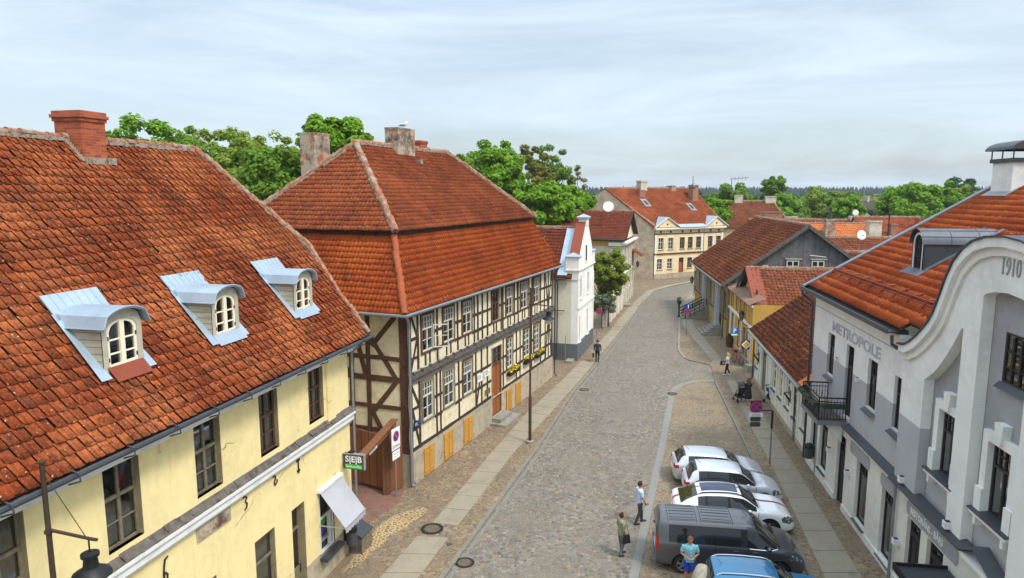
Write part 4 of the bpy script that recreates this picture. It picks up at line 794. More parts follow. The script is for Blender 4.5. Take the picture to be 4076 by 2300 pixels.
b=MB(); b.box(-.25,BW+.25,-.28,-.002,7.32,7.52); b.box(-.4,BW+.4,-.5,-.002,7.522,7.72); b.box(-.3,-.002,0,1.6,7.32,7.7); b.box(-.14,BW+.1,-.16,-.002,3.95,4.15); b.build('cornice',m_trim,Bh)
b=MB(); b.box(-.06,-.002,0,12,7.3,7.85); b.build('ochre_band',m_ochre,Bh)
for i,o in enumerate(ops): window(Bh,*o,0,.12,.05,m_fgrey if i%2 else m_fwhite,2,.65,1,2,(m_trim,.1),.3,glass=m_glassd,back=.12)
tile_poly(Bh,'roof',[(-.4,12,8.15),(-.4,-.45,8.15),(BW/2,-.45,11.15),(BW/2,12,11.15)],m_tileD,.28,.34,.04,6,.007); tile_poly(Bh,'roof',[(BW+.4,-.45,8.15),(BW+.4,12,8.15),(BW/2,12,11.15),(BW/2,-.45,11.15)],m_tileD,.4,.4)
ridge(Bh,[(BW/2,-.45,11.18),(BW/2,12,11.18)],.13,.4)
gutter(Bh,[(-.48,12,8.05),(-.48,-.3,8.05)],.09,m_anth)
b=MB(); b.beam((-.4,-.47,8.1),(BW/2,-.47,11.1),.05,.26); b.beam((BW+.4,-.47,8.1),(BW/2,-.47,11.1),.05,.26); b.build('bargeboard',m_dark,Bh)
b=MB(); b.add([(7.6,-1.3,5.5),(10.2,-1.3,5.5),(10.2,0,6.3),(7.6,0,6.3),(7.6,-1.3,5.42),(10.2,-1.3,5.42),(10.2,0,6.22),(7.6,0,6.22)],[(0,1,2,3),(4,7,6,5),(0,4,5,1),(1,5,6,2),(2,6,7,3),(3,7,4,0)]); b.build('door_canopy',m_tileD,Bh)
MB().box(1.2,2.6,-.9,-.002,.06,.3).build('doorstep',m_stone,Bh)
dsh=empty('satellite_dish','large pale satellite dish standing on the dark red roof of the beige house','satellite dish',(11.3,80.6,10.9))
def dish(t,r,ang=(R(70),0,R(-10)),pole=.8,m=None):
    b=MB().lathe([(r*k/6,.35*r*(k/6)**2) for k in range(7)],n=24); b.cur=0
    me=b.build('reflector',m or m_trimg,t,True); me.location=(0,0,pole); me.rotation_euler=ang
    b=MB().tube([(0,.12,-.3),(0,.1,pole)],.04); b.build('mast',m_zinc2,t)
    l=MB().tube([(0,0,.02),(0,-.2*r,.9*r)],.02); l.tube([(0,-.2*r,.86*r),(0,-.2*r,1.0*r)],.05); l=l.build('feed_arm',m_zinc2,t); l.location=(0,0,pole); l.rotation_euler=ang
dish(dsh,.62)
gw=bld('garden_wall','weathered low garden wall with pale pillars under the street tree','wall',(9.45,67.3),17)
b=MB(); b.box(0,11.3,0,.3,0,2.2); b.cur=1
for k in range(5): b.box(k*2.6,.5+k*2.6,-.08,.38,0,2.5)
b.build('masonry',[m_beige,m_trim],gw); b=MB(); b.box(.52,11.1,-.05,.35,2.201,2.3); b.build('coping',m_grey_t,gw)
# ---------------------------------------------------------------- far ochre house closing the street
Fh=bld('far_ochre_house','two-storey ochre house with two small pediments closing the bend of the street','house',(21.82,104.8),61)
FL=14.5; FD=16; sk=-.445; sr=.11
b=MB(); XS=[.95,2.95,5.3,7.0,8.75,11.3,13.1]; ops=[(x-.1,x+.95,4.6,6.4) for x in XS]+[(x-.1,x+.95,1.5,3.15) for x in [.8,2.85,7.0,8.75,11.3]]+[(5.15,6.15,.05,3.2)]
wall_open(b,0,FL,0,8.0,ops,0,.3); b.cur=1; b.add([(0,0,0),(0,0,8.6),(sk*8,8,14.0),(sk*16,16,8.6),(sk*16,16,0)],[(0,1,2,3,4)]); b.cur=0; b.add([(FL,0,0),(FL,0,8.6),(FL+sr*8,8,14.0),(FL+sr*16,16,8.6),(FL+sr*16,16,0)],[(4,3,2,1,0)])
b.build('wall',[m_peach,m_peel],Fh)
b=MB(); b.box(-.05,FL+.1,-.12,-.002,.0,.85); b.build('plinth',m_plinth,Fh)
b=MB(); b.box(-.1,FL+.1,-.16,-.002,3.85,4.02); b.box(-.05,FL+.05,-.1,-.002,6.95,7.1); b.build('string_course',m_fbrown,Fh)
b=MB(); b.box(-.15,FL+.2,-.3,-.002,7.55,7.72); b.box(-.2,FL+.3,-.5,-.002,7.722,7.95); b.box(0,.5,-.08,-.002,.86,6.9); b.box(9.7,10.2,-.08,-.002,.86,6.9); b.box(FL-.4,FL,-.08,-.002,.86,6.9); b.build('cornice',m_cream,Fh)
for x in (1.3,3.3,5.75,7.45,9.2,11.75,13.55): MB().box(x-.18,x+.18,-.02,-.002,7.15,7.5).build('attic_vent',m_fdark,Fh)
for i,o in enumerate(ops[:-1]):
    wf=m_fwhite if (i in (0,1,7,8)) else m_fgrey
    window(Fh,*o,0,.14,.07,wf,2,.62,1,2,(m_stone,.14),.3 if wf is m_fwhite else 0,(m_cream,.1,.03),back=.14,bar=.04)
door(Fh,*ops[-1],.12,m_orngd,2.5,1,3,m_fbrown)
ze,zr_=8.15,14.0
tile_poly(Fh,'roof',[(-.15,-.3,7.98),(FL+.15,-.3,7.98),(FL+sr*8+.1,8,14.05),(sk*8-.1,8,14.05)],m_tileO2 if 0 else m_tileH,.3,.36,.045,6,.008); tile_poly(Fh,'roof',[(FL+sr*16,16.3,7.98),(sk*16,16.3,7.98),(sk*8,8,14.05),(FL+sr*8,8,14.05)],m_tileH,.4,.4)
ridge(Fh,[(sk*8,8,14.08),(FL+sr*8,8,14.08)],.13,.4)
def ped(xa,xb):
    xc=(xa+xb)/2; d=Fh
    b=MB(); b.prism([(xa,7.96),(xb,7.96),(xc,9.5)],-.3,2.0); p=b.build('pediment',m_cream,Fh)
    b=MB(); b.prism([(xa+.55,8.08),(xb-.55,8.08),(xc,9.2)],-.34,-.302); b.build('field',m_peach,p)
    b=MB().lathe([(.16,0),(.16,.02)],(xc,-.36,8.5),14,'y'); b.build('oculus',m_fdark,p)
    b=MB(); t=.06
    for (a,c) in ((xa-.2,xc),(xb+.2,xc)):
        za=7.92 if a!=xc else 0; b.add([(a,-.55,7.94),(c,-.55,9.62),(c,2.4,9.62),(a,2.4,7.94)],[(0,1,2,3)])
        for k in range(6): y=-.55+k*.55; b.tube([(a,y,7.95),(c,y,9.63)],.025,4)
    b.build('zinc_roof',m_zinc,p)
    b=MB(); b.beam((xa-.2,-.5,7.99),(xc,-.5,9.55),.1,.14); b.beam((xb+.2,-.5,7.99),(xc,-.5,9.55),.1,.14); b.build('raking_cornice',m_cream,p)
ped(-.1,4.7); ped(10.3,15.0)
b=MB(); b.quad((4.7,-.62,8.0),(10.3,-.62,8.0),(10.3,.2,8.45),(4.7,.2,8.45)); b.build('zinc_eave',m_zinc,Fh)
downpipe(Fh,-.05,-.15,0,7.9,m_anth); downpipe(Fh,10.2,-.12,4,7.9,m_zinc2)
def fz(y): return 7.98+(y+.3)*.731
def zoff(x,y,lab,par=Fh):
    b=MB(); b.quad((x-.6,y-1.0,fz(y-1.0)+.14),(x+.6,y-1.0,fz(y-1.0)+.14),(x+.6,y+.6,fz(y+.6)+.14),(x-.6,y+.6,fz(y+.6)+.14)); b.build('roof_hatch',m_zinc2,par); MB().quad((x-.25,y-.7,fz(y-.7)+.17),(x+.3,y-.7,fz(y-.7)+.17),(x+.3,y+.2,fz(y+.2)+.17),(x-.25,y+.2,fz(y+.2)+.17)).build('hatch_pane',m_fdark,par)
zoff(2.1,4.9,''); zoff(10.9,3.9,'')
chimney(Fh,3.3,4.6,7.4,8.6,13.4,15.3,m_chw,.1,.3); chimney(Fh,9.9,10.8,7.4,8.4,13.5,14.5,m_chp,.05,.2); chimney(Fh,12.4,13.6,5.0,6.1,11.6,14.6,m_obr2,.08,.25); chimney(Fh,1.9,3.1,6.0,7.0,12,13.75,m_obr2,.05,.2)
w=window(Fh,-.65,.65,0,1.95,0,-.06,.08,m_fwhite,2,.6,1,1,None,0,None,back=.05); w.rotation_euler=(0,0,R(-90-24)); w.location=(-.445*4.2-.05,4.2,4.75)
# ---------------------------------------------------------------- grey corner hotel (near right); local x runs towards the camera, y into the house
M=bld('grey_hotel','grey plastered two-storey hotel with a curved gable dated 1910 and a balcony','hotel',(14.16,28.28),8.3,True)
XL,XP,XR,XC=-4.65,6.1,17.3,11.7
m_ribg=mat('ribbed_grey',(.33,.335,.35),.85,layers=((.6,(.38,.38,.4),.4,.7),)); 
def ribm(name,c):
    m,t,p=mk(name); nd=t.nodes; tcn=nd.new('ShaderNodeTexCoord'); wv=nd.new('ShaderNodeTexWave'); wv.bands_direction='Z'; wv.inputs['Scale'].default_value=5.5; t.links.new(tcn.outputs['Object'],wv.inputs['Vector'])
    cc=mixc(t,noise(t,1,4,.6,None,.4,.8),c,tuple(x*.88 for x in c)); t.links.new(cc,p.inputs['Base Color']); p.inputs['Roughness'].default_value=.9; bump(t,p,wv.outputs['Fac'],.35,.015); return m
m_ribg=ribm('ribbed_grey',(.43,.43,.435)); m_ribw=ribm('ribbed_white',(.78,.78,.74))
UW=[(-2.41,-1.5),(.08,.98),(2.58,3.5),(5.08,5.98)]; 
UO=[(UW[0][0],UW[0][1],5.25,7.15),(UW[1][0],UW[1][1],4.05,7.15),(UW[2][0],UW[2][1],5.25,7.15),(UW[3][0],UW[3][1],5.25,7.15)]
GO=[(-3.6,-2.5,.85,3.05),(-1.5,-.35,.0,3.1),(.75,1.85,.85,3.05),(3.1,4.2,.85,3.05),(5.2,6.2-.35,.85,3.05)]
GO=[(-4.2,-3.3,.85,3.0),(-2.75,-1.6,.62,3.1),(-.25,.8,.05,3.2),(2.15,3.35,.44,3.1),(4.75,5.85,.36,3.12)]
GB=[(6.95,7.95,.05,2.85),(8.4,9.45,.05,2.85),(11.2,12.6,.05,2.95),(14,15.2,.85,2.95)]
b=MB(); wall_open(b,XL,XP,3.8,8.75,UO,0,.34,bands=[(0,1),(6.1,2),(6.52,0)])
wall_open(b,XL,XR,.35,3.8,GO+GB,0,.34,bands=[(0,3)]); 
b.cur=3
for q in ((XL,-.25),(.8,6.95),(7.95,8.4),(9.45,11.2),(12.6,XR)): b.box(q[0]+.001,q[1]-.001,-.05,.0,0,.35)
b.cur=0; b.quad((XL,0,0),(XL,12,0),(XL,12,8.7),(XL,0,8.7)); b.add([(XL,0,8.7),(XL,12,8.7),(XL,8,13.5),(XL,.2,9.1)],[(0,1,2,3)])
# niche back walls in the gabled bay
NW=[(8.45,9.5,5.05,7.02),(11.2,12.25,5.05,7.02),(13.9,14.95,5.05,7.02),(11.2,12.25,8.62,9.95)]
b.cur=4; wall_open(b,7.4,9.9,3.8,9.8,[NW[0]],.14,.3,bands=[(0,1),(4.95,4)]); wall_open(b,10.4,13.0,3.8,11.2,[NW[1],NW[3]],.14,.3,bands=[(0,1),(4.95,4)]); wall_open(b,13.5,16.0,3.8,9.8,[NW[2]],.14,.3,bands=[(0,1),(4.95,4)])
b.build('wall',[m_lgrey,m_ribg,m_ribw,m_warm,m_mgrey],M)
def mir(P): return [(2*XC-x,z) for x,z in P][::-1]
CL=[(6.08,8.42),(6.5,8.46),(6.95,8.66),(7.4,8.95),(7.75,9.22),(8.1,9.52),(8.38,9.85),(8.66,10.37),(8.95,10.95),(9.3,11.48),(9.75,11.86),(10.25,12.12),(10.9,12.28),(11.7,12.34)]
curve=CL+mir(CL)[1:]
sick=[(7.68,7.69),(7.95,7.86),(8.3,8.12),(8.62,8.42),(8.92,8.75),(9.2,9.1),(9.42,9.4),(9.58,9.63),(9.64,9.72)]
arch=[(10.6,10.78),(10.75,10.86),(11.1,10.95),(11.7,11.0)]; arch=arch+mir(arch)[1:]
low=[(6.1,3.86),(7.68,3.86)]
# front layer (gable field + lesenes) as one outline, split in bands by height
outline=[(6.1,3.86),(7.68,3.86)]+sick+[(9.74,9.72),(9.74,3.86),(10.6,3.86)]+arch+[(12.8,3.86),(13.66,3.86),(13.66,9.72)]+mir(sick)+[(15.72,3.86),(17.3,3.86)]+curve[::-1]
b=MB(); b.prism(outline,-.18,.13); fld=b.build('gable_front',[m_lgrey,m_ribg,m_ribw],M)
bm=bmesh.new(); bm.from_mesh(fld.data)
for z in (6.1,6.52,8.25): bmesh.ops.bisect_plane(bm,geom=bm.verts[:]+bm.edges[:]+bm.faces[:],plane_co=(0,0,z),plane_no=(0,0,1))
for f in bm.faces:
    c=f.calc_center_median()
    if (c.x<7.7 or c.x>15.7) and c.z<8.3: f.material_index=1 if c.z<6.1 else 2 if c.z<6.52 else 0
    elif 9.7<c.x<10.62 or 12.78<c.x<13.7:
        if c.z<8.25: f.material_index=2
bm.to_mesh(fld.data); bm.free()
def band_curve(name,pts,w,y0,y1,mt,close=False):   # moulding running along the curved gable
    b=MB(); n=len(pts); P=[Vector((x,z)) for x,z in pts]; Q=[]
    for i,p in enumerate(P):
        a=(P[min(i+1,n-1)]-P[max(i-1,0)]).normalized(); Q.append(p+Vector((a.y,-a.x))*w)
    v=[(p.x,y0,p.y) for p in P]+[(p.x,y1,p.y) for p in P]+[(q.x,y0,q.y) for q in Q]+[(q.x,y1,q.y) for q in Q]
    for i in range(n-1): b.add([v[i],v[i+1],v[n+i+1],v[n+i],v[2*n+i],v[2*n+i+1],v[3*n+i+1],v[3*n+i]],[(0,1,2,3),(4,7,6,5),(0,4,5,1)])
    b.add([v[0],v[n],v[3*n],v[2*n],v[n-1],v[2*n-1],v[4*n-1],v[3*n-1]],[(0,1,2,3),(4,7,6,5)]); return b.build(name,mt,M)
off=lambda pts,d:[(x+(0 if abs(x-XC)<.01 else 0),z+d) for x,z in pts]
band_curve('gable_moulding',curve,.42,-.27,-.182,m_lgrey); band_curve('gable_moulding',off(curve,.05),.24,-.40,-.272,m_band)
band_curve('coping',off(curve,.10),.045,-.46,.62,m_anth)
b=MB(); b.prism(curve+[(17.3,8.3),(6.1,8.3)],.5,.615); b.build('gable_back',m_lgrey,M)
text('1910',.62,m_mgrey,M,(XC+.03,-.19,11.63),ext=.02,sx=.72)
# surrounds, sills
def osur(o,key=True):
    b=MB(); a,c,e,f=o; y0,y1=-.02,.137
    b.box(a-.27,a-.002,y0,y1,e+.0,f+.25); b.box(c+.002,c+.27,y0,y1,e,f+.25); b.box(a-.002,c+.002,y0,y1,f+.002,f+.25)
    b.box(a-.33,a+.0,y0-.06,y0-.002,e-.02,e+.62); b.box(c-.0,c+.33,y0-.06,y0-.002,e-.02,e+.62)
    if key: b.add([((a+c)/2-.13,y0-.07,f+.1),((a+c)/2+.13,y0-.07,f+.1),((a+c)/2+.2,y0-.07,f+.62),((a+c)/2-.2,y0-.07,f+.62),((a+c)/2-.13,y1,f+.1),((a+c)/2+.13,y1,f+.1),((a+c)/2+.2,y1,f+.62),((a+c)/2-.2,y1,f+.62)],[(0,1,2,3),(4,7,6,5),(0,4,5,1),(1,5,6,2),(2,6,7,3),(3,7,4,0)])
    for xx in (a-.2,c+.08): b.box(xx,xx+.12,-.12,.137,e-.42,e-.16)
    b.box(a-.36,c+.36,-.16,.137,e-.16,e-.06); s=b.build('surround',m_band,M)
    MB().add([(a-.4,-.2,e-.055),(c+.4,-.2,e-.055),(c+.4,.15,e+.01),(a-.4,.15,e+.01),(a-.4,-.2,e-.02),(c+.4,-.2,e-.02),(c+.4,.15,e+.03),(a-.4,.15,e+.03)],[(0,3,2,1),(4,5,6,7),(0,1,5,4),(1,2,6,5),(3,0,4,7)]).build('sill',m_anth,M)
for o in NW[:3]: osur(o)
for o in NW: window(M,*o,.14,.03,.06,m_fdark,2 if o[3]<9 else 3,.68 if o[3]<9 else None,2,1 if o[3]<9 else 3,None,.25 if o[3]>9 else .1,glass=m_glassd,ucols=4 if o[3]<9 else 3)
o=NW[3]; MB().add([(o[0]-.1,.0,o[2]-.14),(o[1]+.1,.0,o[2]-.14),(o[1]+.1,.15,o[2]+.02),(o[0]-.1,.15,o[2]+.02)],[(0,1,2,3)]).build('sill',m_anth,M)
for i,o in enumerate(UO):
    if i==1: door(M,o[0],o[1],o[2],o[3],.16,m_fdark,6.2,2,2,m_fdark)
    else:
        window(M,*o,0,.13,.06,m_fdark,2,.66,2,1,None,0,glass=m_glassd,ucols=4)
        MB().add([(o[0]-.08,-.16,o[2]-.16),(o[1]+.08,-.16,o[2]-.16),(o[1]+.08,.12,o[2]+.0),(o[0]-.08,.12,o[2]+.0),(o[0]-.08,-.16,o[2]-.2),(o[1]+.08,-.16,o[2]-.2)],[(0,1,2,3),(0,4,5,1)]).build('sill',m_anth,M)
for i,o in enumerate(GO+GB):
    if o[2]<.1: door(M,*o,.18,m_fdark,2.3,2 if i>4 else 1,2,m_fdark)
    else:
        window(M,*o,0,.15,.06,m_fdark,1,.75,1,1,None,0,glass=m_glassd,ucols=4); MB().add([(o[0]-.05,-.1,o[2]-.1),(o[1]+.05,-.1,o[2]-.1),(o[1]+.05,.14,o[2]+.0),(o[0]-.05,.14,o[2]+.0)],[(0,1,2,3)]).build('sill',m_anth,M)
def ledge(x0,x1,y):
    b=MB(); b.box(x0,x1,-y*.55,-.0535,3.66,3.74); b.box(x0,x1,-y*.85,-.0535,3.742,3.83); b.build('ledge',m_band,M)
    b=MB(); b.add([(x0-.02,-y,3.835),(x1+.02,-y,3.835),(x1+.02,.0,3.96),(x0-.02,.0,3.96),(x0-.02,-y,3.80),(x1+.02,-y,3.80),(x1+.02,0,3.80),(x0-.02,0,3.80)],[(0,1,2,3),(0,4,5,1),(1,5,6,2),(0,3,7,4)]); b.build('ledge_metal',m_anth,M)
ledge(1.0,6.05,.32); ledge(6.15,11.0,.40); ledge(12.6,17.3,.40)
b=MB(); b.add([(11.0,-.40,3.84),(11.0,0,3.96),(11.7,0,4.3),(11.7,-.40,4.18)],[(0,1,2,3)]); b.add([(12.6,-.40,3.84),(12.6,0,3.96),(11.7,0,4.3),(11.7,-.40,4.18)],[(3,2,1,0)]); b.build('ledge_metal',m_anth,M)
b=MB(); b.box(11.0,11.7,-.34,-.05,3.66,3.8); b.box(11.7,12.6,-.34,-.05,3.66,3.8); b.build('ledge',m_band,M)
# entrance canopy at the bottom edge of the view
cn=empty('entrance_canopy','dark flat metal canopy over the hotel entrance at the bottom right','canopy'); cn.matrix_world=M.matrix_basis.copy()
b=MB(); b.box(9.9,13.0,-1.5,-.06,2.55,2.63); b.build('roof',m_anth,cn); b=MB(); b.box(9.85,13.05,-1.55,-1.501,2.5,2.72); b.box(9.85,9.899,-1.5,-.06,2.5,2.72); b.build('rim',m_black,cn)
# grey plaques and the restaurant sign
def plq(x0,x1):
    b=MB(); h=.24; zc=3.16; P=[(x0+.12,zc-h),(x1-.12,zc-h),(x1-.04,zc-h*.7),(x1,zc),(x1-.04,zc+h*.7),(x1-.12,zc+h),(x0+.12,zc+h),(x0+.04,zc+h*.7),(x0,zc),(x0+.04,zc-h*.7)]; b.prism(P,-.03,-.002); return b.build('sign_panel',m_mgrey,M)
plq(1.35,3.5); plq(4.6,6.0); plq(6.85,10.3)
text('RESTORĀNS - BĀRS',.30,m_whitep,M,(8.3,-.034,3.15),ext=.004,sx=.86,bold=.006)
text('METROPOLE',.62,m_mgrey2,M,(.88,-.012,7.52),ext=.012,sx=1.62,bold=.012)
b=MB(); b.box(XL,XP-.05,-.012,-.002,8.02,8.05); b.build('plaster_joint',m_mgrey,M)
b=MB(); b.box(XL-.1,XP-.1,-.14,-.002,8.45,8.62); b.box(XL-.15,XP-.1,-.3,-.002,8.622,8.76); b.build('cornice',m_band,M)
# roof
RY=8.2
def mz(y): return 9.0+(y+.4)*.60
KW=dict(tw=.205,th=.42,amp=.085,nseg=9,jit=.0022,lip=.004,sg=.1,tap=.15,prof=([0,.12,.3,.5,.62,.7,.85,1],[.6,.92,1,.92,.6,.1,0,.1]))
tile_poly(M,'roof',[(XL+.12,-.4,9.0),(XP,-.4,9.0),(XP,RY,mz(RY)),(XL+.12,RY,mz(RY))],m_tileM,**KW)
tile_poly(M,'roof',[(XP,-.1,mz(-.1)),(7.4,-.1,mz(-.1)),(7.4,RY,mz(RY)),(XP,RY,mz(RY))],m_tileM,**KW)
tile_poly(M,'roof',[(7.4,.63,mz(.63)),(XP+3,.63,mz(.63)),(XP+3,RY,mz(RY)),(7.4,RY,mz(RY))],m_tileM,**KW)
tile_poly(M,'roof',[(XP+3,RY*.30,mz(RY*.30)),(XR,RY*.30,mz(RY*.30)),(XR,RY,mz(RY)),(XP+3,RY,mz(RY))],m_tileM,**KW)
tile_poly(M,'roof',[(XR,2*RY+.4,9.0),(XL,2*RY+.4,9.0),(XL,RY,mz(RY)),(XR,RY,mz(RY))],m_tileM,.4,.4)
ridge(M,[(XL,RY,mz(RY)+.05),(XR,RY,mz(RY)+.05)],.13,.4,mt=m_tileM,mort=False)
b=MB(); b.beam((XL-.02,-.62,mz(-.62)+.10),(XL-.02,RY,mz(RY)+.10),.34,.05,(0,0,1)); b.cur=1; b.beam((XL+.2,-.45,mz(-.45)+.06),(XL+.2,RY,mz(RY)+.06),.14,.06,(0,0,1)); b.beam((XL-.17,-.5,mz(-.5)-.08),(XL-.17,RY,mz(RY)-.08),.04,.34); b.build('verge_capping',[mat('verge_zinc',(.20,.22,.25),.42,.5,.5),m_anth],M)
b=MB(); b.box(XL-.3,XP-.1,-.7,-.42,8.80,8.86); b.box(XL-.3,XP-.1,-.75,-.701,8.78,8.95); b.box(XL-.3,XP-.1,-.42,-.05,8.765,8.9); b.build('gutter',m_anth,M)
MB().tube([(XL-.2,-.6,8.8),(XL-.2,-.6,8.55),(XL-.12,-.25,8.25),(XL-.12,-.1,8.1),(XL-.12,-.1,.2)],.06,8).build('downpipe',m_anth,M,True)
MB().tube([(XP-.02,-.6,8.75),(XP-.02,-.58,8.45),(XP-.02,-.2,8.2),(XP,-.08,8.05),(XP,-.08,3.95)],.06,8).build('downpipe',m_anth,M,True)
MB().tube([(XP,-.1,3.6),(XP,-.1,.1)],.05,8).build('downpipe',m_zinc2,M,True)
b=MB(); ys=.62; b.tube([(XL+.3,ys,mz(ys)+.26),(6.6,ys,mz(ys)+.26)],.028,6); b.tube([(XL+.3,ys-.06,mz(ys)+.14),(6.6,ys-.06,mz(ys)+.14)],.028,6)
for k in range(10): xx=XL+.5+k*1.22; b.beam((xx,ys-.25,mz(ys-.25)+.05),(xx,ys+.02,mz(ys)+.3),.03,.05); b.beam((xx,ys+.4,mz(ys+.4)+.08),(xx,ys,mz(ys)+.28),.1,.02)
b.build('snow_guard',m_redm,M)
# barrel dormer on the left of the gable (faces the far end of the street)
def bdorm(x0,x1,yc,r,z0,z1):
    n=12; arc=[(yc-r,z0)]+[(yc-r*math.cos(PI*k/n),z1+r*math.sin(PI*k/n)) for k in range(n+1)]+[(yc+r,z0)]
    b=MB(); m=len(arc); b.add([(x0,y,z) for y,z in arc]+[(x1,y,z) for y,z in arc],[(i,i+1,m+i+1,m+i) for i in range(m-1)]); d=b.build('dormer',m_anth,M,True)
    v=MB(); v.add([(x0-.16,yc-(r+.05)*math.cos(PI*k/n),z1+(r+.05)*math.sin(PI*k/n)) for k in range(n+1)]+[(x1,yc-(r+.05)*math.cos(PI*k/n),z1+(r+.05)*math.sin(PI*k/n)) for k in range(n+1)],[(i,i+1,n+i+2,n+i+1) for i in range(n)])
    for xx in (x0+.9,x0+1.9): v.tube([(xx,yc-(r+.05)*math.cos(PI*k/n),z1+(r+.05)*math.sin(PI*k/n)) for k in range(n+1)],.02,5)
    for k in (2,4,8,10): v.tube([(x0-.16,yc-(r+.055)*math.cos(PI*k/n),z1+(r+.055)*math.sin(PI*k/n)),(x1,yc-(r+.055)*math.cos(PI*k/n),z1+(r+.055)*math.sin(PI*k/n))],.015,4)
    v.build('vault',m_zd,d,True)
    def ringf(ra,rb,xa,mt,name,zb,par,xb=None):
        A=[(yc-ra,zb)]+[(yc-ra*math.cos(PI*k/n),z1+ra*math.sin(PI*k/n)) for k in range(n+1)]+[(yc+ra,zb)]; B=[(yc-rb,zb)]+[(yc-rb*math.cos(PI*k/n),z1+rb*math.sin(PI*k/n)) for k in range(n+1)]+[(yc+rb,zb)]; m=len(A)
        q=MB(); xb=xa+.08 if xb is None else xb
        q.add([(xa,y,z) for y,z in A]+[(xa,y,z) for y,z in B]+[(xb,y,z) for y,z in B],[(i,i+1,m+i+1,m+i) for i in range(m-1)]+[(m+i,m+i+1,2*m+i+1,2*m+i) for i in range(m-1)]); return q.build(name,mt,par)
    ringf(r+.03,r*.62,x0-.02,m_anth,'front_board',z0,d,x0+.1); ringf(r*.80,r*.66,x0-.05,m_band,'arch_trim',z0+.12,d,x0-.02)
    q=MB(); rr=r*.62
    P=[(yc-rr,z0+.1)]+[(yc-rr*math.cos(PI*k/n),z1+rr*math.sin(PI*k/n)) for k in range(n+1)]+[(yc+rr,z0+.1)]
    fw=.05
    for a,c in zip(P[:-1],P[1:]): q.beam((x0+.03,a[0],a[1]),(x0+.03,c[0],c[1]),.08,.07,(1,0,0))
    q.beam((x0+.03,yc,z0+.1),(x0+.03,yc,z1+rr),.05,.06,(1,0,0)); q.box(x0,x0+.07,yc-rr,yc+rr,z0+.1,z0+.2)
    for zz in (z0+.62,z0+.98): q.box(x0+.01,x0+.05,yc-rr,yc+rr,zz-.015,zz+.015)
    for sy in (-.5,.5): q.beam((x0+.03,yc+sy*rr,z0+.1),(x0+.03,yc+sy*rr,z1+rr*.85),.025,.03,(1,0,0))
    q.cur=1; q.add([(x0+.25,y,z) for y,z in P],[tuple(range(len(P)))]); w=q.build('window',[m_fdark,m_int],d); MB().add([(x0+.05,y,z) for y,z in P],[tuple(range(len(P)))]).build('pane',m_glassd,w)
    f=MB(); e=.1
    f.quad((x0-.35,yc-r-.3,mz(x0-.35)+e),(x0+.05,yc-r-.3,mz(x0+.05)+e),(x0+.05,yc+r+.3,mz(x0+.05)+e),(x0-.35,yc+r+.3,mz(x0-.35)+e))
    for sy in (-1,1): f.quad((x0,yc+sy*(r+.25),mz(x0)+e),(x1-.3,yc+sy*(r+.2),mz(x1-.3)+e),(x1-.3,yc+sy*r,mz(x1-.3)+e+.03),(x0,yc+sy*r,mz(x0)+e+.03))
    f.build('flashing',m_zd,d); d.rotation_euler=(0,0,PI/2)
m_zd=mat('dark_zinc',(.115,.125,.145),.62,.35,.4,layers=((1.5,(.15,.17,.2),.4,.7),(9,(.08,.09,.1),.5,.9)))
bdorm(1.97,4.9,-1.4,.53,10.36,11.5)
b=MB(); b.quad((8.0,3.2,11.3),(11,3.2,11.3),(11,5.4,mz(5.4)+.1),(8.6,5.4,mz(5.4)+.1)); b.quad((8.4,.5,11.7),(15,.5,12.2),(15,4.6,mz(4.6)+.12),(8.4,3.6,mz(3.6)+.12)); 
for k in range(5): x=9.2+k*.9; b.tube([(x,.6,12.0),(x,4.2,mz(4.2)+.2)],.02,4)
b.build('gable_roof_zinc',m_zinc,M)
# hotel chimney with barrel hood
ch=MB(); ch.box(-3.8,-2.2,6.9,8.4,12.8,14.75); c=ch.build('chimney',m_lgrey,M)
b=MB(); b.box(-3.9,-2.1,6.8,8.5,14.752,14.92)
for x in (-3.85,-3.0,-2.15):
    for y in (6.85,8.45): b.box(x-.02,x+.02,y-.02,y+.02,14.92,15.3)
n=10; b.add([(x,7.65-1.0*math.cos(PI*k/n),15.28+.42*math.sin(PI*k/n)) for x in (-4.1,-1.9) for k in range(n+1)],[(i,i+1,n+2+i,n+1+i) for i in range(n)]+[tuple(range(n+1)),tuple(range(2*n+1,n,-1))]); b.build('hood',m_anth,c)
b=MB(); b.add([(-4.0,6.6,mz(6.6)+.12),(-2.0,6.6,mz(6.6)+.12),(-2.0,7.2,mz(7.2)+.14),(-4.0,7.2,mz(7.2)+.14)],[(0,1,2,3)]); b.build('flashing',m_zinc2,c)
# balcony
ba=empty('balcony','black wrought-iron balcony with flower boxes on the grey hotel','balcony'); ba.matrix_world=M.matrix_basis.copy()
BX0,BX1,BY=-1.75,.75,-1.15; zf=3.92
b=MB(); b.box(BX0,BX1,BY,-.06,zf-.12,zf); b.build('slab',m_grey_t,ba); b=MB(); b.box(BX0-.04,BX1+.04,BY-.05,BY-.001,zf-.16,zf+.03); b.box(BX0-.04,BX0-.001,BY,-.06,zf-.16,zf+.03); b.box(BX1+.001,BX1+.04,BY,-.06,zf-.16,zf+.03); b.build('edge_trim',m_zinc2,ba)
MB().add([(BX1-.5,-.06,2.9),(BX1-.35,-.06,2.9),(BX1-.35,-.06,zf-.125),(BX1-.5,-.06,zf-.125),(BX1-.5,-.9,zf-.125),(BX1-.35,-.9,zf-.125)],[(0,1,2,3),(0,4,5,1),(0,3,4),(1,5,2),(3,2,5,4)]).build('bracket',m_band,ba)
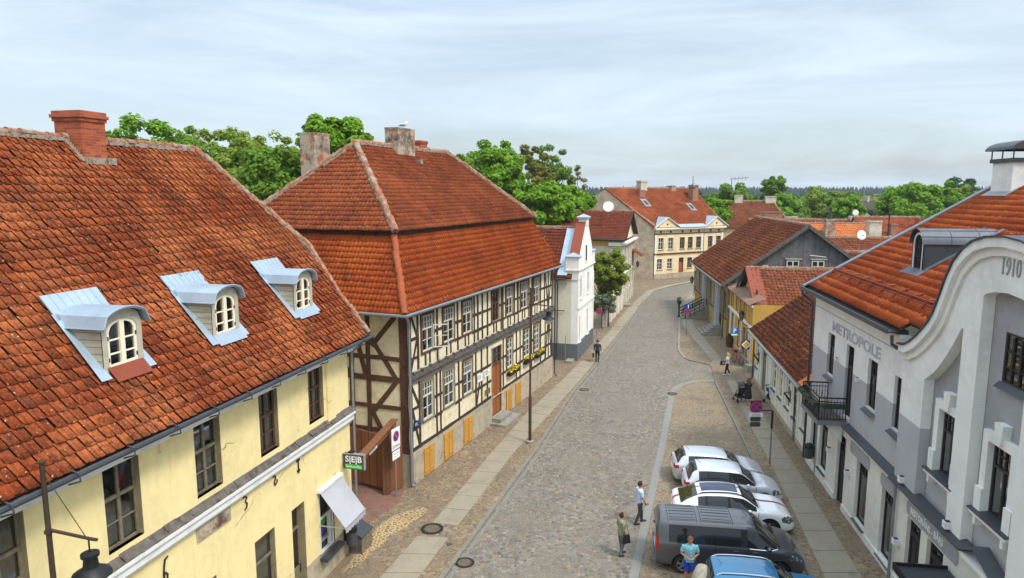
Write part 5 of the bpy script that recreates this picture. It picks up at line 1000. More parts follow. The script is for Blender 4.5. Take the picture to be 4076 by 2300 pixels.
MB().add([(BX0+.35,-.06,2.9),(BX0+.5,-.06,2.9),(BX0+.5,-.06,zf-.125),(BX0+.35,-.06,zf-.125),(BX0+.35,-.9,zf-.125),(BX0+.5,-.9,zf-.125)],[(0,1,2,3),(0,4,5,1),(0,3,4),(1,5,2),(3,2,5,4)]).build('bracket',m_band,ba)
def railing(p,q):
    b=MB(); p,q=Vector(p),Vector(q); L=(q-p).length; d=(q-p)/L; Z=Vector((0,0,1)); n=round(L/.125)
    b.tube([p+Z*1.02,q+Z*1.02],.034,8); b.beam(p+Z*.84,q+Z*.84,.02,.03); b.beam(p+Z*.12,q+Z*.12,.02,.03)
    for k in range(n+1):
        x=p+d*L*k/n; b.tube([x+Z*.0,x+Z*(1.0 if k%2==0 else .92)],.011,5)
    for k in range(1,n,2):
        x=p+d*L*k/n; r=.15; b.tube([x+d*r*math.cos(t*PI/6)+Z*(.5+r*math.sin(t*PI/6)) for t in range(13)],.008,4)
    b.tube([p,p+Z*1.04],.024,6); b.tube([q,q+Z*1.04],.024,6); return b.build('railing',m_black,ba)
railing((BX0,BY,zf),(BX1,BY,zf)); railing((BX0,-.08,zf),(BX0,BY,zf)); railing((BX1,BY,zf),(BX1,-.08,zf))
def planter(loc,L,rz,label):
    t=empty('planter_box',label,'planter',group='planter boxes hung on the hotel balcony'); t.matrix_world=M.matrix_basis@Matrix.Translation(loc)@Matrix.Rotation(rz,4,'Z'); h=L/2
    b=MB(); b.box(-h,h,-.1,.1,0,.02); b.box(-h,h,-.1,-.08,.02,.17); b.box(-h,h,.08,.1,.02,.17); b.box(-h,-h+.02,-.08,.08,.02,.17); b.box(h-.02,h,-.08,.08,.02,.17); b.build('trough',mat('planter_green',(.025,.05,.035),.6),t)
    b=MB(); b.box(-h+.02,h-.02,-.08,.08,.02,.13)
    for k in range(40):
        c=Vector((random.uniform(-h,h),random.uniform(-.08,.08),.14)); s=.03; b.add([c+Vector((-s,0,0)),c+Vector((s,0,0)),c+Vector((random.uniform(-.03,.03),random.uniform(-.03,.03),.08))],[(0,1,2)])
    b.build('soil',mat('soil_dry',(.13,.10,.05),.95,layers=((20,(.07,.09,.03),.5,.6),)),t,fix=False)
for k,(x,l) in enumerate([(-1.35,'planter box at the far end of the balcony front'),(-.5,'middle planter box of the balcony front'),(.35,'planter box of the balcony front, nearest the corner')]): planter((x,BY-.14,zf+.62),.75,0,l)
planter((BX1+.14,-.6,zf+.62),.9,PI/2,'dark green planter on the near side railing of the balcony')
def walllamp(M4,loc,label,sz=1):
    t=empty('wall_lamp',label,'lamp'); t.matrix_world=M4@Matrix.Translation(loc); MB().box(-.1*sz,.1*sz,-.2*sz,-.0,-.1*sz,.1*sz).build('housing',m_trimg,t); b=MB(); b.box(-.07*sz,.07*sz,-.17*sz,-.03,.1*sz,.115*sz); b.build('lens',m_fdark,t); return t
for x,z,l in [(-1.0,2.05,'small box lamp at ground floor by the far downpipe of the hotel'),(1.45,2.0,'small box lamp on the ground-floor pier under the balcony side of the hotel'),(6.45,1.65,'small box lamp on the ground-floor pier beside the restaurant door')]: walllamp(M.matrix_basis,(x,-.0,z),l)
for x,l in [(6.85,'floodlight on the hotel ledge beside the downpipe'),(10.0,'floodlight on the hotel ledge in front of the ribbed pilaster')]: walllamp(M.matrix_basis,(x,-.14,4.05),l,1.0)
for x,z,l in [(1.75,6.05,'small camera fixed on the grey wall right of the balcony door'),(-.85,6.25,'small spotlight on the grey wall left of the balcony door')]: 
    t=walllamp(M.matrix_basis,(x,0,z),l,.7)
wbin(M.matrix_basis.copy(),(-3.1-.15,-.3,.75),'black litter bin on the corner of the low cream house')
# ---------------------------------------------------------------- low cream house
L=bld('low_cream_house','low cream single-storey house with a steep mossy red roof beside the hotel','house',(17.35,47.55),9.3,True)
LL=14.7
ops=[(.25,1.25,1.28,3.15),(2.5,3.9,.12,3.1),(5.85,6.75,1.27,3.1),(7.7,8.45,1.27,3.1),(9.5,10.4,1.24,3.12),(11.25,11.95,1.2,3.1),(13.2,14.2,1.2,3.1)]
b=MB(); wall_open(b,0,LL,0,3.6,ops,0,.3); b.quad((0,0,0),(0,9,0),(0,9,3.6),(0,0,3.6)); b.add([(0,0,3.6),(0,9,3.6),(0,4.5,7.0)],[(0,1,2)]); b.quad((LL,0,0),(LL,0,3.6),(LL,9,3.6),(LL,9,0)); b.build('wall',m_warm,L)
b=MB()
for x in (1.5,2.2,4.1,5.4,7.1,8.9,10.8,12.4): b.box(x,x+.22,-.06,-.002,.5,3.45)
b.box(0,LL,-.1,-.002,3.452,3.62); b.build_each('pilaster',m_trim,L)
MB().box(0,LL,-.05,-.002,0,.35).build('plinth',m_plinth,L)
for i,o in enumerate(ops):
    if i!=1: window(L,*o,0,.1,.06,m_fcream,1,.7,1,2,(m_grey_t,.12),.8,glass=m_glassd,bar=.04,back=.1)
m_greend=mat('door_sage',(.22,.22,.13),.7,layers=((5,(.16,.16,.09),.45,.75),))
door(L,*ops[1],.12,m_greend,2.5,2,4,m_greend)
tile_poly(L,'roof',[(-.45,-.4,3.72),(LL,-.4,3.72),(LL,4.5,7.35),(-.45,4.5,7.35)],m_tileL,.27,.33,.05,8,.009); tile_poly(L,'roof',[(LL,9.4,3.72),(-.45,9.4,3.72),(-.45,4.5,7.35),(LL,4.5,7.35)],m_tileL,.4,.4)
b=MB(); b.add([(13.8,-.47,3.83),(14.6,-.47,3.83),(14.6,.4,4.47),(13.8,.4,4.47)],[(0,1,2,3)]); b.build('new_tiles',m_tileO,L)
ridge(L,[(-.45,4.5,7.38),(LL,4.5,7.38)],.13,.4)
gutter(L,[(-.5,-.5,3.64),(LL,-.5,3.6)],.075,m_zinc2)
MB().tube([(-.1,-.45,3.6),(-.1,-.1,3.2),(-.1,-.1,.3),(-.1,-.25,.15)],.055,8).build('downpipe',m_anth,L,True)
MB().tube([(11.1,-.45,3.55),(12.0,-.12,3.15),(12.05,-.1,1.1)],.05,8).build('downpipe',m_anth,L,True); MB().tube([(12.05,-.1,1.1),(12.05,-.1,.1)],.07,8).build('pipe_sleeve',m_zinc2,L,True)
def bracket(M4,loc,label):
    t=empty('flag_bracket',label,'bracket'); t.matrix_world=M4@Matrix.Translation(loc); MB().tube([(0,-.01,-.35),(0,-.01,.35)],.03,6).build('plate',m_black,t); b=MB(); b.tube([(0,-.02,-.25),(0,-.35,.2)],.05,8); b.tube([(0,-.02,.25),(0,-.33,.22)],.02,6); b.build('holder',m_black,t)
bracket(L.matrix_basis,(1.72,-.07,2.2),'black flag holder on the cream wall left of the sage door'); bracket(L.matrix_basis,(10.9,-.07,2.2),'black flag holder on the cream wall near the hotel')
# ---------------------------------------------------------------- orange two-storey house
O=bld('orange_house','narrow ochre two-storey house with a red gabled roof and metal verge strip','house',(18.3,51.05),8.3,True)
# local x: 0 at near corner is -s, so the house runs x from -11.2 to 0
OX=-10.3
ops=[(x,x+.75,3.55,4.75) for x in (-9.3,-6.9,-5.2,-3.5)]+[(x,x+.85,.7,2.75) for x in (-8.6,-5.6,-1.9)]+[(-3.6,-2.6,.1,2.7)]
b=MB(); wall_open(b,OX,0,0,5.0,ops,0,.2); b.quad((0,0,0),(0,0,5),(0,9,5),(0,9,0)); b.quad((OX,0,0),(OX,9,0),(OX,9,5),(OX,0,5)); b.add([(-7.9,.75,5.0),(-2.6,.75,5.0),(-5.2,.75,7.1)],[(0,1,2)]); b.build('wall',[m_ochre],O)
MB().box(OX,.03,-.08,-.002,0,.45).build('plinth',m_plinth,O)
b=MB(); b.box(OX,.03,-.14,-.002,3.12,3.28); b.box(OX,.02,-.12,-.002,4.78,4.96); 
for x in (-9.6,-7.5,-4.4,-1.0,-.35): b.box(x,x+.28,-.06,-.002,.46,3.1)
b.build_each('moulding',m_trim,O)
for o in ops[:-1]: window(O,*o,0,.1,.06,m_fcream,2,.62,1,2,None,.2,(m_fbrown,.08,.03),glass=m_glassd,back=.08)
door(O,*ops[-1],.08,m_fgrey,2.1,2,3)
m_pent=mat('pent_brown',(.20,.12,.08),.85,layers=((4,(.3,.2,.13),.5,.7),))
b=MB(); b.add([(OX-.1,-.35,4.98),(.1,-.35,4.98),(.1,.85,5.5),(OX-.1,.85,5.5),(OX-.1,-.35,4.92),(.1,-.35,4.92)],[(0,1,2,3),(0,4,5,1)]); b.build('pent_roof',m_pent,O)
tile_poly(O,'roof',[(-1.2+.2,.4,4.62),(-1.0,9.4,4.62),(-5.2,9.4,7.25),(-5.2,.4,7.25)],m_tileO2,.29,.35,.05,7,.01)
tile_poly(O,'roof',[(-9.4,9.4,4.62),(-9.4,.4,4.62),(-5.2,.4,7.25),(-5.2,9.4,7.25)],m_tileO2,.4,.4)
ridge(O,[(-5.2,.3,7.28),(-5.2,9.4,7.28)],.12,.38)
b=MB(); b.add([(-.98,.25,4.70),(-.98,1.35,4.70),(-5.2,1.35,7.34),(-5.2,.25,7.34)],[(0,1,2,3)]); b.add([(-.98,.25,4.70),(-5.2,.25,7.34),(-5.2,.25,7.2),(-.98,.25,4.56)],[(0,1,2,3)]); b.build('metal_verge',m_redm,O); b=MB(); b.beam((-9.4,.22,4.6),(-5.2,.22,7.25),.1,.25); b.build('bargeboard',m_dark,O)
b=MB(); b.box(-1.05,-.85,.2,1.6,4.5,4.6); b.build('gutter',m_zinc2,O); MB().box(-2.35,-2.2,.62,.75,5.35,5.85).build('vent',m_fbrown,O)
b=MB(); b.add([(-1.0,.45,0),(-1.0,.45,4.6),(-1.0,9,4.6),(-1.0,9,0)],[(0,1,2,3)]); b.build('side_wall',m_ochre,O)
# ---------------------------------------------------------------- wooden gable house with columns
G=bld('wooden_gable_house','old house with grey boarded gable, columned dark front and large red roof','house',(19.6,61.4),7,True)
GX=-20.3; GYW=13.2
ops=[(x,x+.8,2.3,4.3) for x in (-1.2,-4.9,-6.8,-9.4,-13.2,-15.2,-17.2)]
m_olive=mat('wall_olive',(.27,.225,.13),.9,layers=((.9,(.34,.28,.13),.4,.7),(3,(.15,.13,.09),.5,.8)),bmp=(20,.3,.01)); m_olive2=mat('wall_mustard',(.42,.31,.09),.9,layers=((1.5,(.15,.11,.05),.45,.75),))
b=MB(); wall_open(b,GX,0,2.1,5.3,ops,0,.25); b.cur=1; wall_open(b,GX,0,.0,2.1,[(-4.0,-2.7,.0,2.05),(-11.9,-10.6,.6,2.05)],0,.4); b.cur=0; b.quad((0,0,0),(0,0,5.3),(0,GYW,5.3),(0,GYW,0)); b.quad((GX,0,0),(GX,GYW,0),(GX,GYW,5.3),(GX,0,5.3)); b.build('wall',[m_olive,m_olive2],G)
b=MB(); b.prism([(0.0,5.3),(GYW,5.3),(GYW/2,10.35)],-.12,.03,'yz'); b.build('gable',m_gboard,G)
for o in ops: window(G,*o,0,.1,.06,m_fbrown,2,.65,1,2,None,.3,(mat('shutter_tan',(.24,.16,.10),.8) if o is ops[0] else bpy.data.materials['shutter_tan'],.09,.04),glass=m_glassd,back=.12)
b=MB()
for x in (-2.6,-3.5,-10.8,-11.7): b.box(x-.14,x+.14,-.5,-.2,.9,5.05); b.box(x-.2,x+.2,-.56,-.14,.9,1.1); b.box(x-.2,x+.2,-.56,-.14,4.9,5.05)
b.build_each('column',mat('column_bluegrey',(.42,.45,.49),.8,layers=((6,(.2,.2,.2),.5,.8),)),G)
b=MB(); b.box(GX,-.1,-.42,-.002,5.05,5.2); b.build('eave_soffit',m_grey_t,G); b=MB(); b.box(GX,0,-.08,-.002,1.85,2.05); b.build('sill_band',m_grey_t,G)
tile_poly(G,'roof',[(GX-.3,-.55,5.15),(.45,-.55,5.15),(.45,GYW/2,10.55),(GX+.2,GYW/2,10.55)],m_tileH if 0 else tile_mat('tile_rust',[(.17,.04,.018),(.34,.075,.024),(.23,.05,.019),(.40,.105,.036),(.13,.032,.016)],dk=(.44,.64),ms=.70),.29,.35,.055,7,.012)
tile_poly(G,'roof',[(.45,GYW+.55,5.15),(GX-.3,GYW+.55,5.15),(GX+.2,GYW/2,10.55),(.45,GYW/2,10.55)],m_tileH,.4,.4)
ridge(G,[(GX+.2,GYW/2,10.58),(.45,GYW/2,10.58)],.14,.4)
b=MB(); b.beam((.47,-.6,5.12),(.47,GYW/2,10.5),.1,.3,(0,0,1)); b.beam((.47,GYW+.6,5.12),(.47,GYW/2,10.5),.1,.3,(0,0,1)); b.build('bargeboard',m_grey_t,G)
gutter(G,[(GX-.3,-.62,5.05),(.3,-.62,5.05)],.08,m_zinc2)
downpipe(G,.0,-.3,0,5,m_anth); downpipe(G,GX+.1,-.1,.9,5,m_zinc2); downpipe(G,-10.0,-.12,1.2,5,m_zinc2)
def gwin(y0,y1,z0,z1,lint=True):
    b=MB(); x=.05; fw=.08
    b.box(x,x+.06,y0,y0+fw,z0,z1); b.box(x,x+.06,y1-fw,y1,z0,z1); b.box(x,x+.06,y0+fw,y1-fw,z0,z0+fw); b.box(x,x+.06,y0+fw,y1-fw,z1-fw,z1)
    if y1-y0>.6: b.box(x,x+.06,(y0+y1)/2-.06,(y0+y1)/2+.06,z0+fw,z1-fw); [b.box(x+.01,x+.05,y0+fw,y1-fw,z0+(z1-z0)*k/3-.02,z0+(z1-z0)*k/3+.02) for k in (1,2)]
    if lint: b.box(x-.02,x+.1,y0-.1,y1+.25,z1+.12,z1+.18)
    w=b.build('window',m_fwhite,G); MB().box(x-.015,x+.02,y0+.04,y1-.04,z0+.04,z1-.04).build('pane',mat('dark_pane',(.02,.022,.024),.1,0,.5),w)
gwin(2.95,3.4,6.42,6.97,False); gwin(4.98,6.05,5.95,7.4); gwin(7.12,8.2,5.95,7.4)
b=MB(); b.tube([(.15,6.9,7.9),(.2,8.3,7.75)],.03); b.build('pole',m_trimg,G)
# the two entrance stairs
def stair(M4,x0,x1,n,label,rail=False,h=.17):
    t=empty('stone_stairs',label,'stairs'); t.matrix_world=M4
    b=MB()
    for k in range(n):
        y=-.45-(n-k)*.29; b.box(x0-(.16*(n-k) if not rail else 0),x1+(.16*(n-k) if not rail else 0),y,-.0-.003*k,.05+h*k+.001*k,.05+h*(k+1))
    b.build('steps',m_stone,t)
    if rail:
        b=MB()
        for x in (x0-.06,x1+.06):
            for k in range(5): y=-.5-k*(n*.29)/5; z=.05+h*n*(1-k/5); b.tube([(x,y,max(.06,z-.3)),(x,y,z+.85)],.03,6)
            for dz in (.85,.55,.25): b.tube([(x,-.5,.05+h*n+dz),(x,-.5-n*.29,.1+dz)],.04,6)
        b.build('railing',m_black,t)
    return t
stair(G.matrix_basis,-3.6,-2.4,5,'dark stone steps with splayed corners, nearer of the two stairs to the wooden house')
stair(G.matrix_basis,-11.5,-9.9,8,'stone stairs with a black railing at the far entrance of the wooden house',True)
# ---------------------------------------------------------------- background houses (ridge along local x, front to -y)
def bghouse(name,label,x,y,rz,Ls,Wd,ze,zr,wall,tile,chim=(),hip=0,tw=.3,cat='house',over=.4):
    h=empty(name,label,cat,(x,y,0),R(rz)); a=Ls/2; s=(zr-ze)/(Wd/2)
    b=MB(); b.box(-a,a,0,Wd,0,ze); b.add([(-a,0,ze),(-a,Wd,ze),(-a,Wd/2,zr-.05)],[(0,1,2)]); b.add([(a,0,ze),(a,Wd,ze),(a,Wd/2,zr-.05)],[(0,1,2)]) if not hip else None; b.build('wall',wall,h)
    hx=hip; o=over
    tile_poly(h,'roof',[(-a-.2,-o,ze-o*s+.05),(a+(.2 if not hip else o),-o,ze-o*s+.05),(a+.2-hx,Wd/2,zr+.05),(-a-.2,Wd/2,zr+.05)],tile,tw,.36,.045,5,.01)
    tile_poly(h,'roof',[(a+(.2 if not hip else o),Wd+o,ze-o*s+.05),(-a-.2,Wd+o,ze-o*s+.05),(-a-.2,Wd/2,zr+.05),(a+.2-hx,Wd/2,zr+.05)],tile,.45,.45,.04,4)
    if hip: tile_poly(h,'roof',[(a+o,-o,ze-o*s+.05),(a+o,Wd+o,ze-o*s+.05),(a+.2-hx,Wd/2,zr+.05)],tile,tw,.36,.045,5,.01); ridge(h,[(a+.2-hx,Wd/2,zr+.1),(a+o,-o,ze-o*s+.1)],.13,.45)
    ridge(h,[(-a-.2,Wd/2,zr+.1),(a+.2-hx,Wd/2,zr+.1)],.13,.45)
    for c in chim: chimney(h,*c[:6],c[6],.07,.25)
    return h
h=bghouse('brown_gable_house','long red-roofed house with a brown gable behind the wooden gable house',42.3,121,-9,13.5,11,7.4,11.7,m_peel,m_tileO2,[(-2.2,-.8,5,6,11,12.9,m_chw),(3.2,5.0,5,6,11,12.7,m_chw)],hip=2.5)
b=MB(); b.add([(-7.0,3.2,8.3),(-7.0,4.3,8.3),(-7.0,4.3,9.5),(-7.0,3.2,9.5)],[(0,1,2,3)]); b.add([(-7.0,6.4,8.3),(-7.0,7.3,8.3),(-7.0,7.3,9.5),(-7.0,6.4,9.5)],[(0,1,2,3)]); b.build('window',m_fdark,h)
h=bghouse('rear_red_house','red-roofed house with a wide brick chimney just behind the wooden gable roof',37.5,92,-8,9,8,6.6,9.6,m_beige,m_tileH,[(-2.9,-.5,3.0,4.4,9.0,10.75,m_obr2)])
h=bghouse('long_red_house','long low house with a faded red roof and white-brick end chimney',50.5,108,-4,10.5,7,6.8,8.9,m_beige,m_tileO2,[(-6.0,-4.4,3.0,4.2,6,9.5,m_chw),(4.0,5.6,3,4,8,9.6,m_chw)])
h=bghouse('bright_orange_house','house with a bright new orange roof and two chimneys with metal flues',43.3,84,-3,13,9,6.4,9.35,m_beige,m_tileO,[(-4.0,-2.9,1.6,2.6,7,10.1,m_chp),(1.3,2.8,1.6,2.8,7,9.9,m_chw),(3.9,4.7,1.5,2.4,7,9.5,m_obr2)],hip=4.5,tw=.28)
b=MB(); b.tube([(-3.4,2.1,10.1),(-3.4,2.1,10.9),(-3.4,2.1,11.3)],[.35,.08,.08],8); b.tube([(-3.4,2.1,11.3),(-3.4,2.1,11.55)],.17,10); b.build('flue_pipe',m_fdark,h); b=MB(); b.tube([(3.6,1.6,8),(3.6,1.6,10.6)],.09,8); b.tube([(3.6,1.6,10.6),(3.6,1.6,10.85)],.18,10); b.build('flue_pipe',m_fdark,h)
b=MB(); 
for x in (-5.2,-.4): z0=6.4+.7*1.2*.66; b.add([(x,.9,7.25),(x+.8,.9,7.25),(x+.8,1.7,7.75),(x,1.7,7.75)],[(0,1,2,3)])
b.build('roof_window',m_glassd,h)
h=bghouse('old_tiled_house','low house with old patchy tiled roof and brick chimney behind the grey gable',40.0,70.5,-2,13,9,5.6,8.45,m_beige,m_tileO2,[(3.6,5.1,2.2,3.3,6.3,8.9,m_obr)],tw=.27)
h=bghouse('dark_tiled_house','low house with a dark red tiled roof between the grey gable and the hotel',35.2,61.5,0,12,8,4.6,7.7,m_beige,m_tileD,[],tw=.27)
h=bghouse('right_red_house','red-roofed house with a tall brick chimney near the chestnut trees',58.0,100,-6,12,9,6.2,9.6,m_beige,m_tileH,[(1.9,3.3,1.4,2.6,6.5,9.6,m_obr)],hip=3)
h=bghouse('corner_red_house','small red roof with an orange stack beside the hotel verge',61,88,-6,7,7,4.9,7.0,m_beige,m_tileH,[])
h=bghouse('grey_roofed_house','grey-roofed house with a white gable in front of the chestnut trees',80.5,146,38,12,10,7.6,11.6,m_trim,m_tileG,[(-1,-.2,4.5,5.3,11,12.5,m_chw)],tw=.4)
h=bghouse('far_red_house','red-roofed house beyond the far ochre house on the left',-4,150,0,14,9,7,10.5,m_beige,m_tileO2,[])
h=bghouse('far_right_house','low pale house with a red roof behind the hotel verge, right of the chestnuts',80,118,-8,9,8,6.2,9.0,m_trim,m_tileO2,[(0,1,3,4,8,10,m_obr)])
t=empty('satellite_dish','white round satellite dish on the ridge of the old tiled roof','satellite dish',(35.6,69.8,7.95)); dish(t,.5,(R(78),0,R(8)),1.15,m_trim)
t=empty('satellite_dish','small distant satellite dish beside the grey-roofed house','satellite dish',(59,118,7.7)); dish(t,.5,(R(80),0,R(-10)),2.2,m_trim)
t=empty('roof_aerial','thin metal aerial on the ridge of the far ochre house','aerial',(33.9,106.6,13.9)); MB().tube([(0,0,0),(0,0,1.6)],.05,5).build('mast',m_anth,t); b=MB(); b.tube([(-.3,0,1.5),(2.4,-.4,1.75)],.04,5); [b.tube([(k*.5,-.07*k,1.1+k*.05),(k*.5,-.07*k,1.9+k*.05)],.02,4) for k in range(5)]; b.build('elements',m_anth,t)
t=empty('roof_finial','dark weather vane cluster on the gable peak of the far ochre house','weather vane',(29.2,111.5,13.9)); b=MB(); b.tube([(0,0,0),(0,0,2.0)],.05,5); b.tube([(-.4,0,.6),(.35,.0,1.0)],.04,5); b.lathe([(.5,0),(.45,.35),(.1,.6)],n=8); b.build('vane',m_anth,t)
# ---------------------------------------------------------------- trees
def leaves_mesh(name,P,Nrm,size,mt,parent,asp=1.6):
    n=len(P); d=Nrm+rng.normal(0,.55,(n,3)); d/=np.linalg.norm(d,axis=1)[:,None]+1e-9; r=rng.normal(0,1,(n,3)); u=np.cross(d,r); u/=np.linalg.norm(u,axis=1)[:,None]+1e-9; v=np.cross(d,u)
    s=size*rng.uniform(.55,1.25,n)[:,None]; u=u*s*.5*asp; v=v*s*.5
    V=np.stack([P-u-v*.25,P-u*.1-v,P+u,P-u*.1+v],1).reshape(-1,3); me=bpy.data.meshes.new(name); me.vertices.add(4*n); me.vertices.foreach_set('co',V.ravel()); me.loops.add(4*n); me.loops.foreach_set('vertex_index',np.arange(4*n,dtype=np.int32)); me.polygons.add(n); me.polygons.foreach_set('loop_start',np.arange(0,4*n,4,dtype=np.int32)); me.update(); return link(name,me,mt,parent)
def crown_points(c,rad,n,ncl,clr,seed,hollow=.35,gap=0):
    g=np.random.default_rng(seed); k=ncl; d=g.normal(0,1,(k,3)); d/=np.linalg.norm(d,axis=1)[:,None]; rr=(hollow+(1-hollow)*g.random(k)**.55)[:,None]
    cc=d*rr*np.array(rad)*np.where(d[:,2:]<-.3,.75,1)*g.uniform(.86,1.10,(k,1)); w=g.uniform(.5,1.5,k); idx=g.choice(k,n,p=w/w.sum()); q=g.normal(0,1,(n,3)); q/=np.linalg.norm(q,axis=1)[:,None]; rad_=clr*(.55+.45*g.random((n,1)))*g.uniform(.7,1.2,k)[idx][:,None]
    P=cc[idx]+q*rad_*np.array([1,1,.72]); nr=q*.8+np.array([0,0,.55])+cc[idx]/np.linalg.norm(rad)*.6; return P+np.array(c),nr,cc+np.array(c)
LM=dict(chest=leaf_mat('leaf_chestnut',(.085,.19,.008),(.175,.34,.012),(.30,.47,.03)),will=leaf_mat('leaf_willow',(.12,.20,.015),(.24,.34,.03),(.38,.47,.06)),mid=leaf_mat('leaf_mid',(.075,.16,.014),(.16,.28,.022),(.27,.38,.04)),
  yel=leaf_mat('leaf_yellowish',(.13,.14,.02),(.22,.22,.04),(.32,.30,.06)),sparse=leaf_mat('leaf_brownish',(.09,.18,.02),(.19,.30,.03),(.30,.40,.05)),dark=leaf_mat('leaf_dark',(.028,.075,.02),(.05,.115,.028),(.085,.165,.04)),red=leaf_mat('leaf_redtint',(.10,.19,.014),(.22,.31,.025),(.36,.25,.06)))
m_bark=mat('bark',(.075,.06,.045),.95,layers=((6,(.04,.03,.022),.45,.7,(1,1,.3)),),bmp=(9,.6,.03))
def tree(label,x,y,h,r,kind='chest',n=5000,leaf=.45,ncl=46,clr=None,zc=None,rz=None,seed=1,trunk=True,group=None,name='tree',hollow=.35,cat='tree'):
    t=empty(name,label,cat,(x,y,0),0,group); rz_=rz or r*1.0; cz=zc or h-rz_; cl=(clr or r*.30)*.8; ncl=int(ncl*1.7); n=int(n*2.2); leaf*=.66
    P,nr,cc=crown_points((0,0,cz),(r,r,rz_),n,ncl,cl,seed,hollow); leaves_mesh('crown',P,nr,leaf,LM[kind],t)
    g=random.Random(seed); b=MB(); tr=.05*r+.12; b.tube([(0,0,-.1),(.05*g.uniform(-1,1),0,cz*.35),(.1,.05,cz*.75),(.0,.1,cz+rz_*.5)],[tr*1.3,tr,tr*.8,tr*.15],9)
    for k in g.sample(range(len(cc)),min(14,len(cc))):
        q=Vector(cc[k]); z0=g.uniform(.35,.8)*cz+ .0; s=Vector((0,0,max(1,min(z0,q.z-.3)))); b.tube([s,s.lerp(q,.5)+Vector((0,0,-.25)),q],[tr*.38,tr*.22,tr*.06],6)
    b.build('trunk',m_bark,t,True); return t
tree('bright green chestnut beyond the yellow roof, leftmost of the trees',-36.5,69,20.2,4.6,'chest',10000,.5,48,seed=3,rz=5)
tree('feathery yellow-green willow between the yellow roof and the tall chimney',-31.5,76,20.4,4.6,'will',14000,.34,110,seed=4,rz=7,clr=1.0)
tree('second feathery yellow-green willow, right of the first',-26.0,73,19.9,4.4,'will',14000,.34,110,seed=5,rz=7,clr=1.0)
tree('mid green tree below the tall plastered chimney',-20.8,60,17.6,4.0,'mid',10000,.40,80,seed=6,rz=6)
tree('full yellow-green tree between the willows and the plastered chimney',-25.6,66,18.6,4.4,'will',10000,.38,90,seed=17,rz=6.5,clr=1.0)
tree('light green feathery tree behind the ridge end of the yellow roof',-37.5,80,21.0,4.4,'will',9000,.4,80,seed=19,rz=6.5,clr=1.0)
tree('leafy green tree low between the yellow roof and the willows',-31.5,66,18.4,4.6,'mid',9000,.40,70,seed=18,rz=6)
tree('tall chestnut with big leaf clusters behind the hip of the half-timbered roof',-15.8,64,20.6,4.2,'chest',12000,.52,64,seed=8,rz=5.5,clr=1.15)
tree('chestnut crown low behind the half-timbered ridge',-20.2,70,19.3,3.2,'chest',4200,.6,36,seed=9,rz=5)
tree('small green crown just right of the small brick chimney',-7.6,90,18.9,3.2,'mid',4200,.5,36,seed=10,rz=4.5)
tree('round dense chestnut behind the half-timbered roof slope',-2.4,94,20.0,4.4,'chest',12000,.5,70,seed=11,rz=5)
tree('yellowish spring tree between the round chestnut and the sparse tree',2.6,107,20.3,3.3,'yel',5200,.5,44,seed=12,rz=6)
tree('tall sparse tree with open branches behind the round chestnut',6.3,112,21.4,4.0,'mid',5200,.38,46,seed=13,rz=6.5,clr=.95,hollow=.4)
tree('bright green low tree in front of the far gable, left',3.4,84,15.0,3.8,'chest',6500,.55,48,seed=14,rz=4)
tree('bright green low tree touching the far gable, right',7.6,88,14.6,3.3,'chest',5400,.55,42,seed=15,rz=3.8)
tree('thin nearly bare tree beside the far gable',10.8,118,18.2,2.2,'yel',900,.4,22,seed=16,rz=5,hollow=.6)
GR='green trees in the gardens beyond the far roofs'
for k,(x,y,h,r,kd,lab) in enumerate([(47,150,15.2,5.2,'mid','green garden tree right of the far ochre roof'),(40.5,158,14.6,4.6,'dark','dark garden tree just right of the far ochre roof'),(54.5,140,13.2,4.2,'chest','bright low garden tree behind the brown gable house'),(63,166,17.2,2.9,'mid','tall narrow tree rising above the forest line'),(55,170,14.6,5,'mid','broad green tree left of the tall narrow tree'),(66,135,12.2,3.4,'chest','bright green tree right of the brown gable house'),(76,168,14.7,4.9,'will','large olive tree left of the grey roof'),(86,176,14.6,4.6,'mid','round dark-olive tree above the grey roof'),(70,186,13.6,4.6,'dark','dark tree between the narrow tree and the olive tree'),(36,120,12.6,2.6,'chest','small green tree peeping over the far ochre ridge')]):
    tree(lab,x,y,h,r,kd,4200,.62,40,seed=30+k,group=GR,rz=r*.95)
tree('big flowering chestnut right of the grey-roofed house',80.5,139,15.2,6.0,'chest',11000,.72,75,seed=50,rz=5.6)
tree('second chestnut right of the big flowering one',91,146,15.0,4.3,'chest',6500,.7,48,seed=51,rz=5)
tree('yellow-olive tree beside the hotel verge',97.5,150,14.4,4.4,'will',6000,.55,50,seed=52,rz=5)
tree('far dark green tree above the hotel verge',122,190,17.2,5.6,'dark',5000,.8,46,seed=53,rz=6)
tree('farther dark tree left of the hotel chimney',136,200,15.2,5.2,'dark',4200,.8,40,seed=54,rz=5)
st=tree('slender street tree with green and reddish leaves beside the white gabled house',9.55,67.6,8.3,1.95,'red',8500,.22,60,seed=60,rz=3.0,clr=.55,zc=5.0)
m_lil=leaf_mat('leaf_lilac',(.07,.12,.05),(.15,.19,.09),(.34,.33,.28)); P,nr,cc=crown_points((0,0,2.5),(1.15,1.15,1.4),2200,24,.45,61); o=leaves_mesh('crown',P,nr,.16,m_lil,None); shb=empty('bush','dark greyish shrub under the street tree beside the white house','shrub',(8.9,66.4,0)); o.parent=shb; MB().tube([(0,0,0),(0,0,2.4)],[.06,.03],6).build('stem',m_bark,shb)
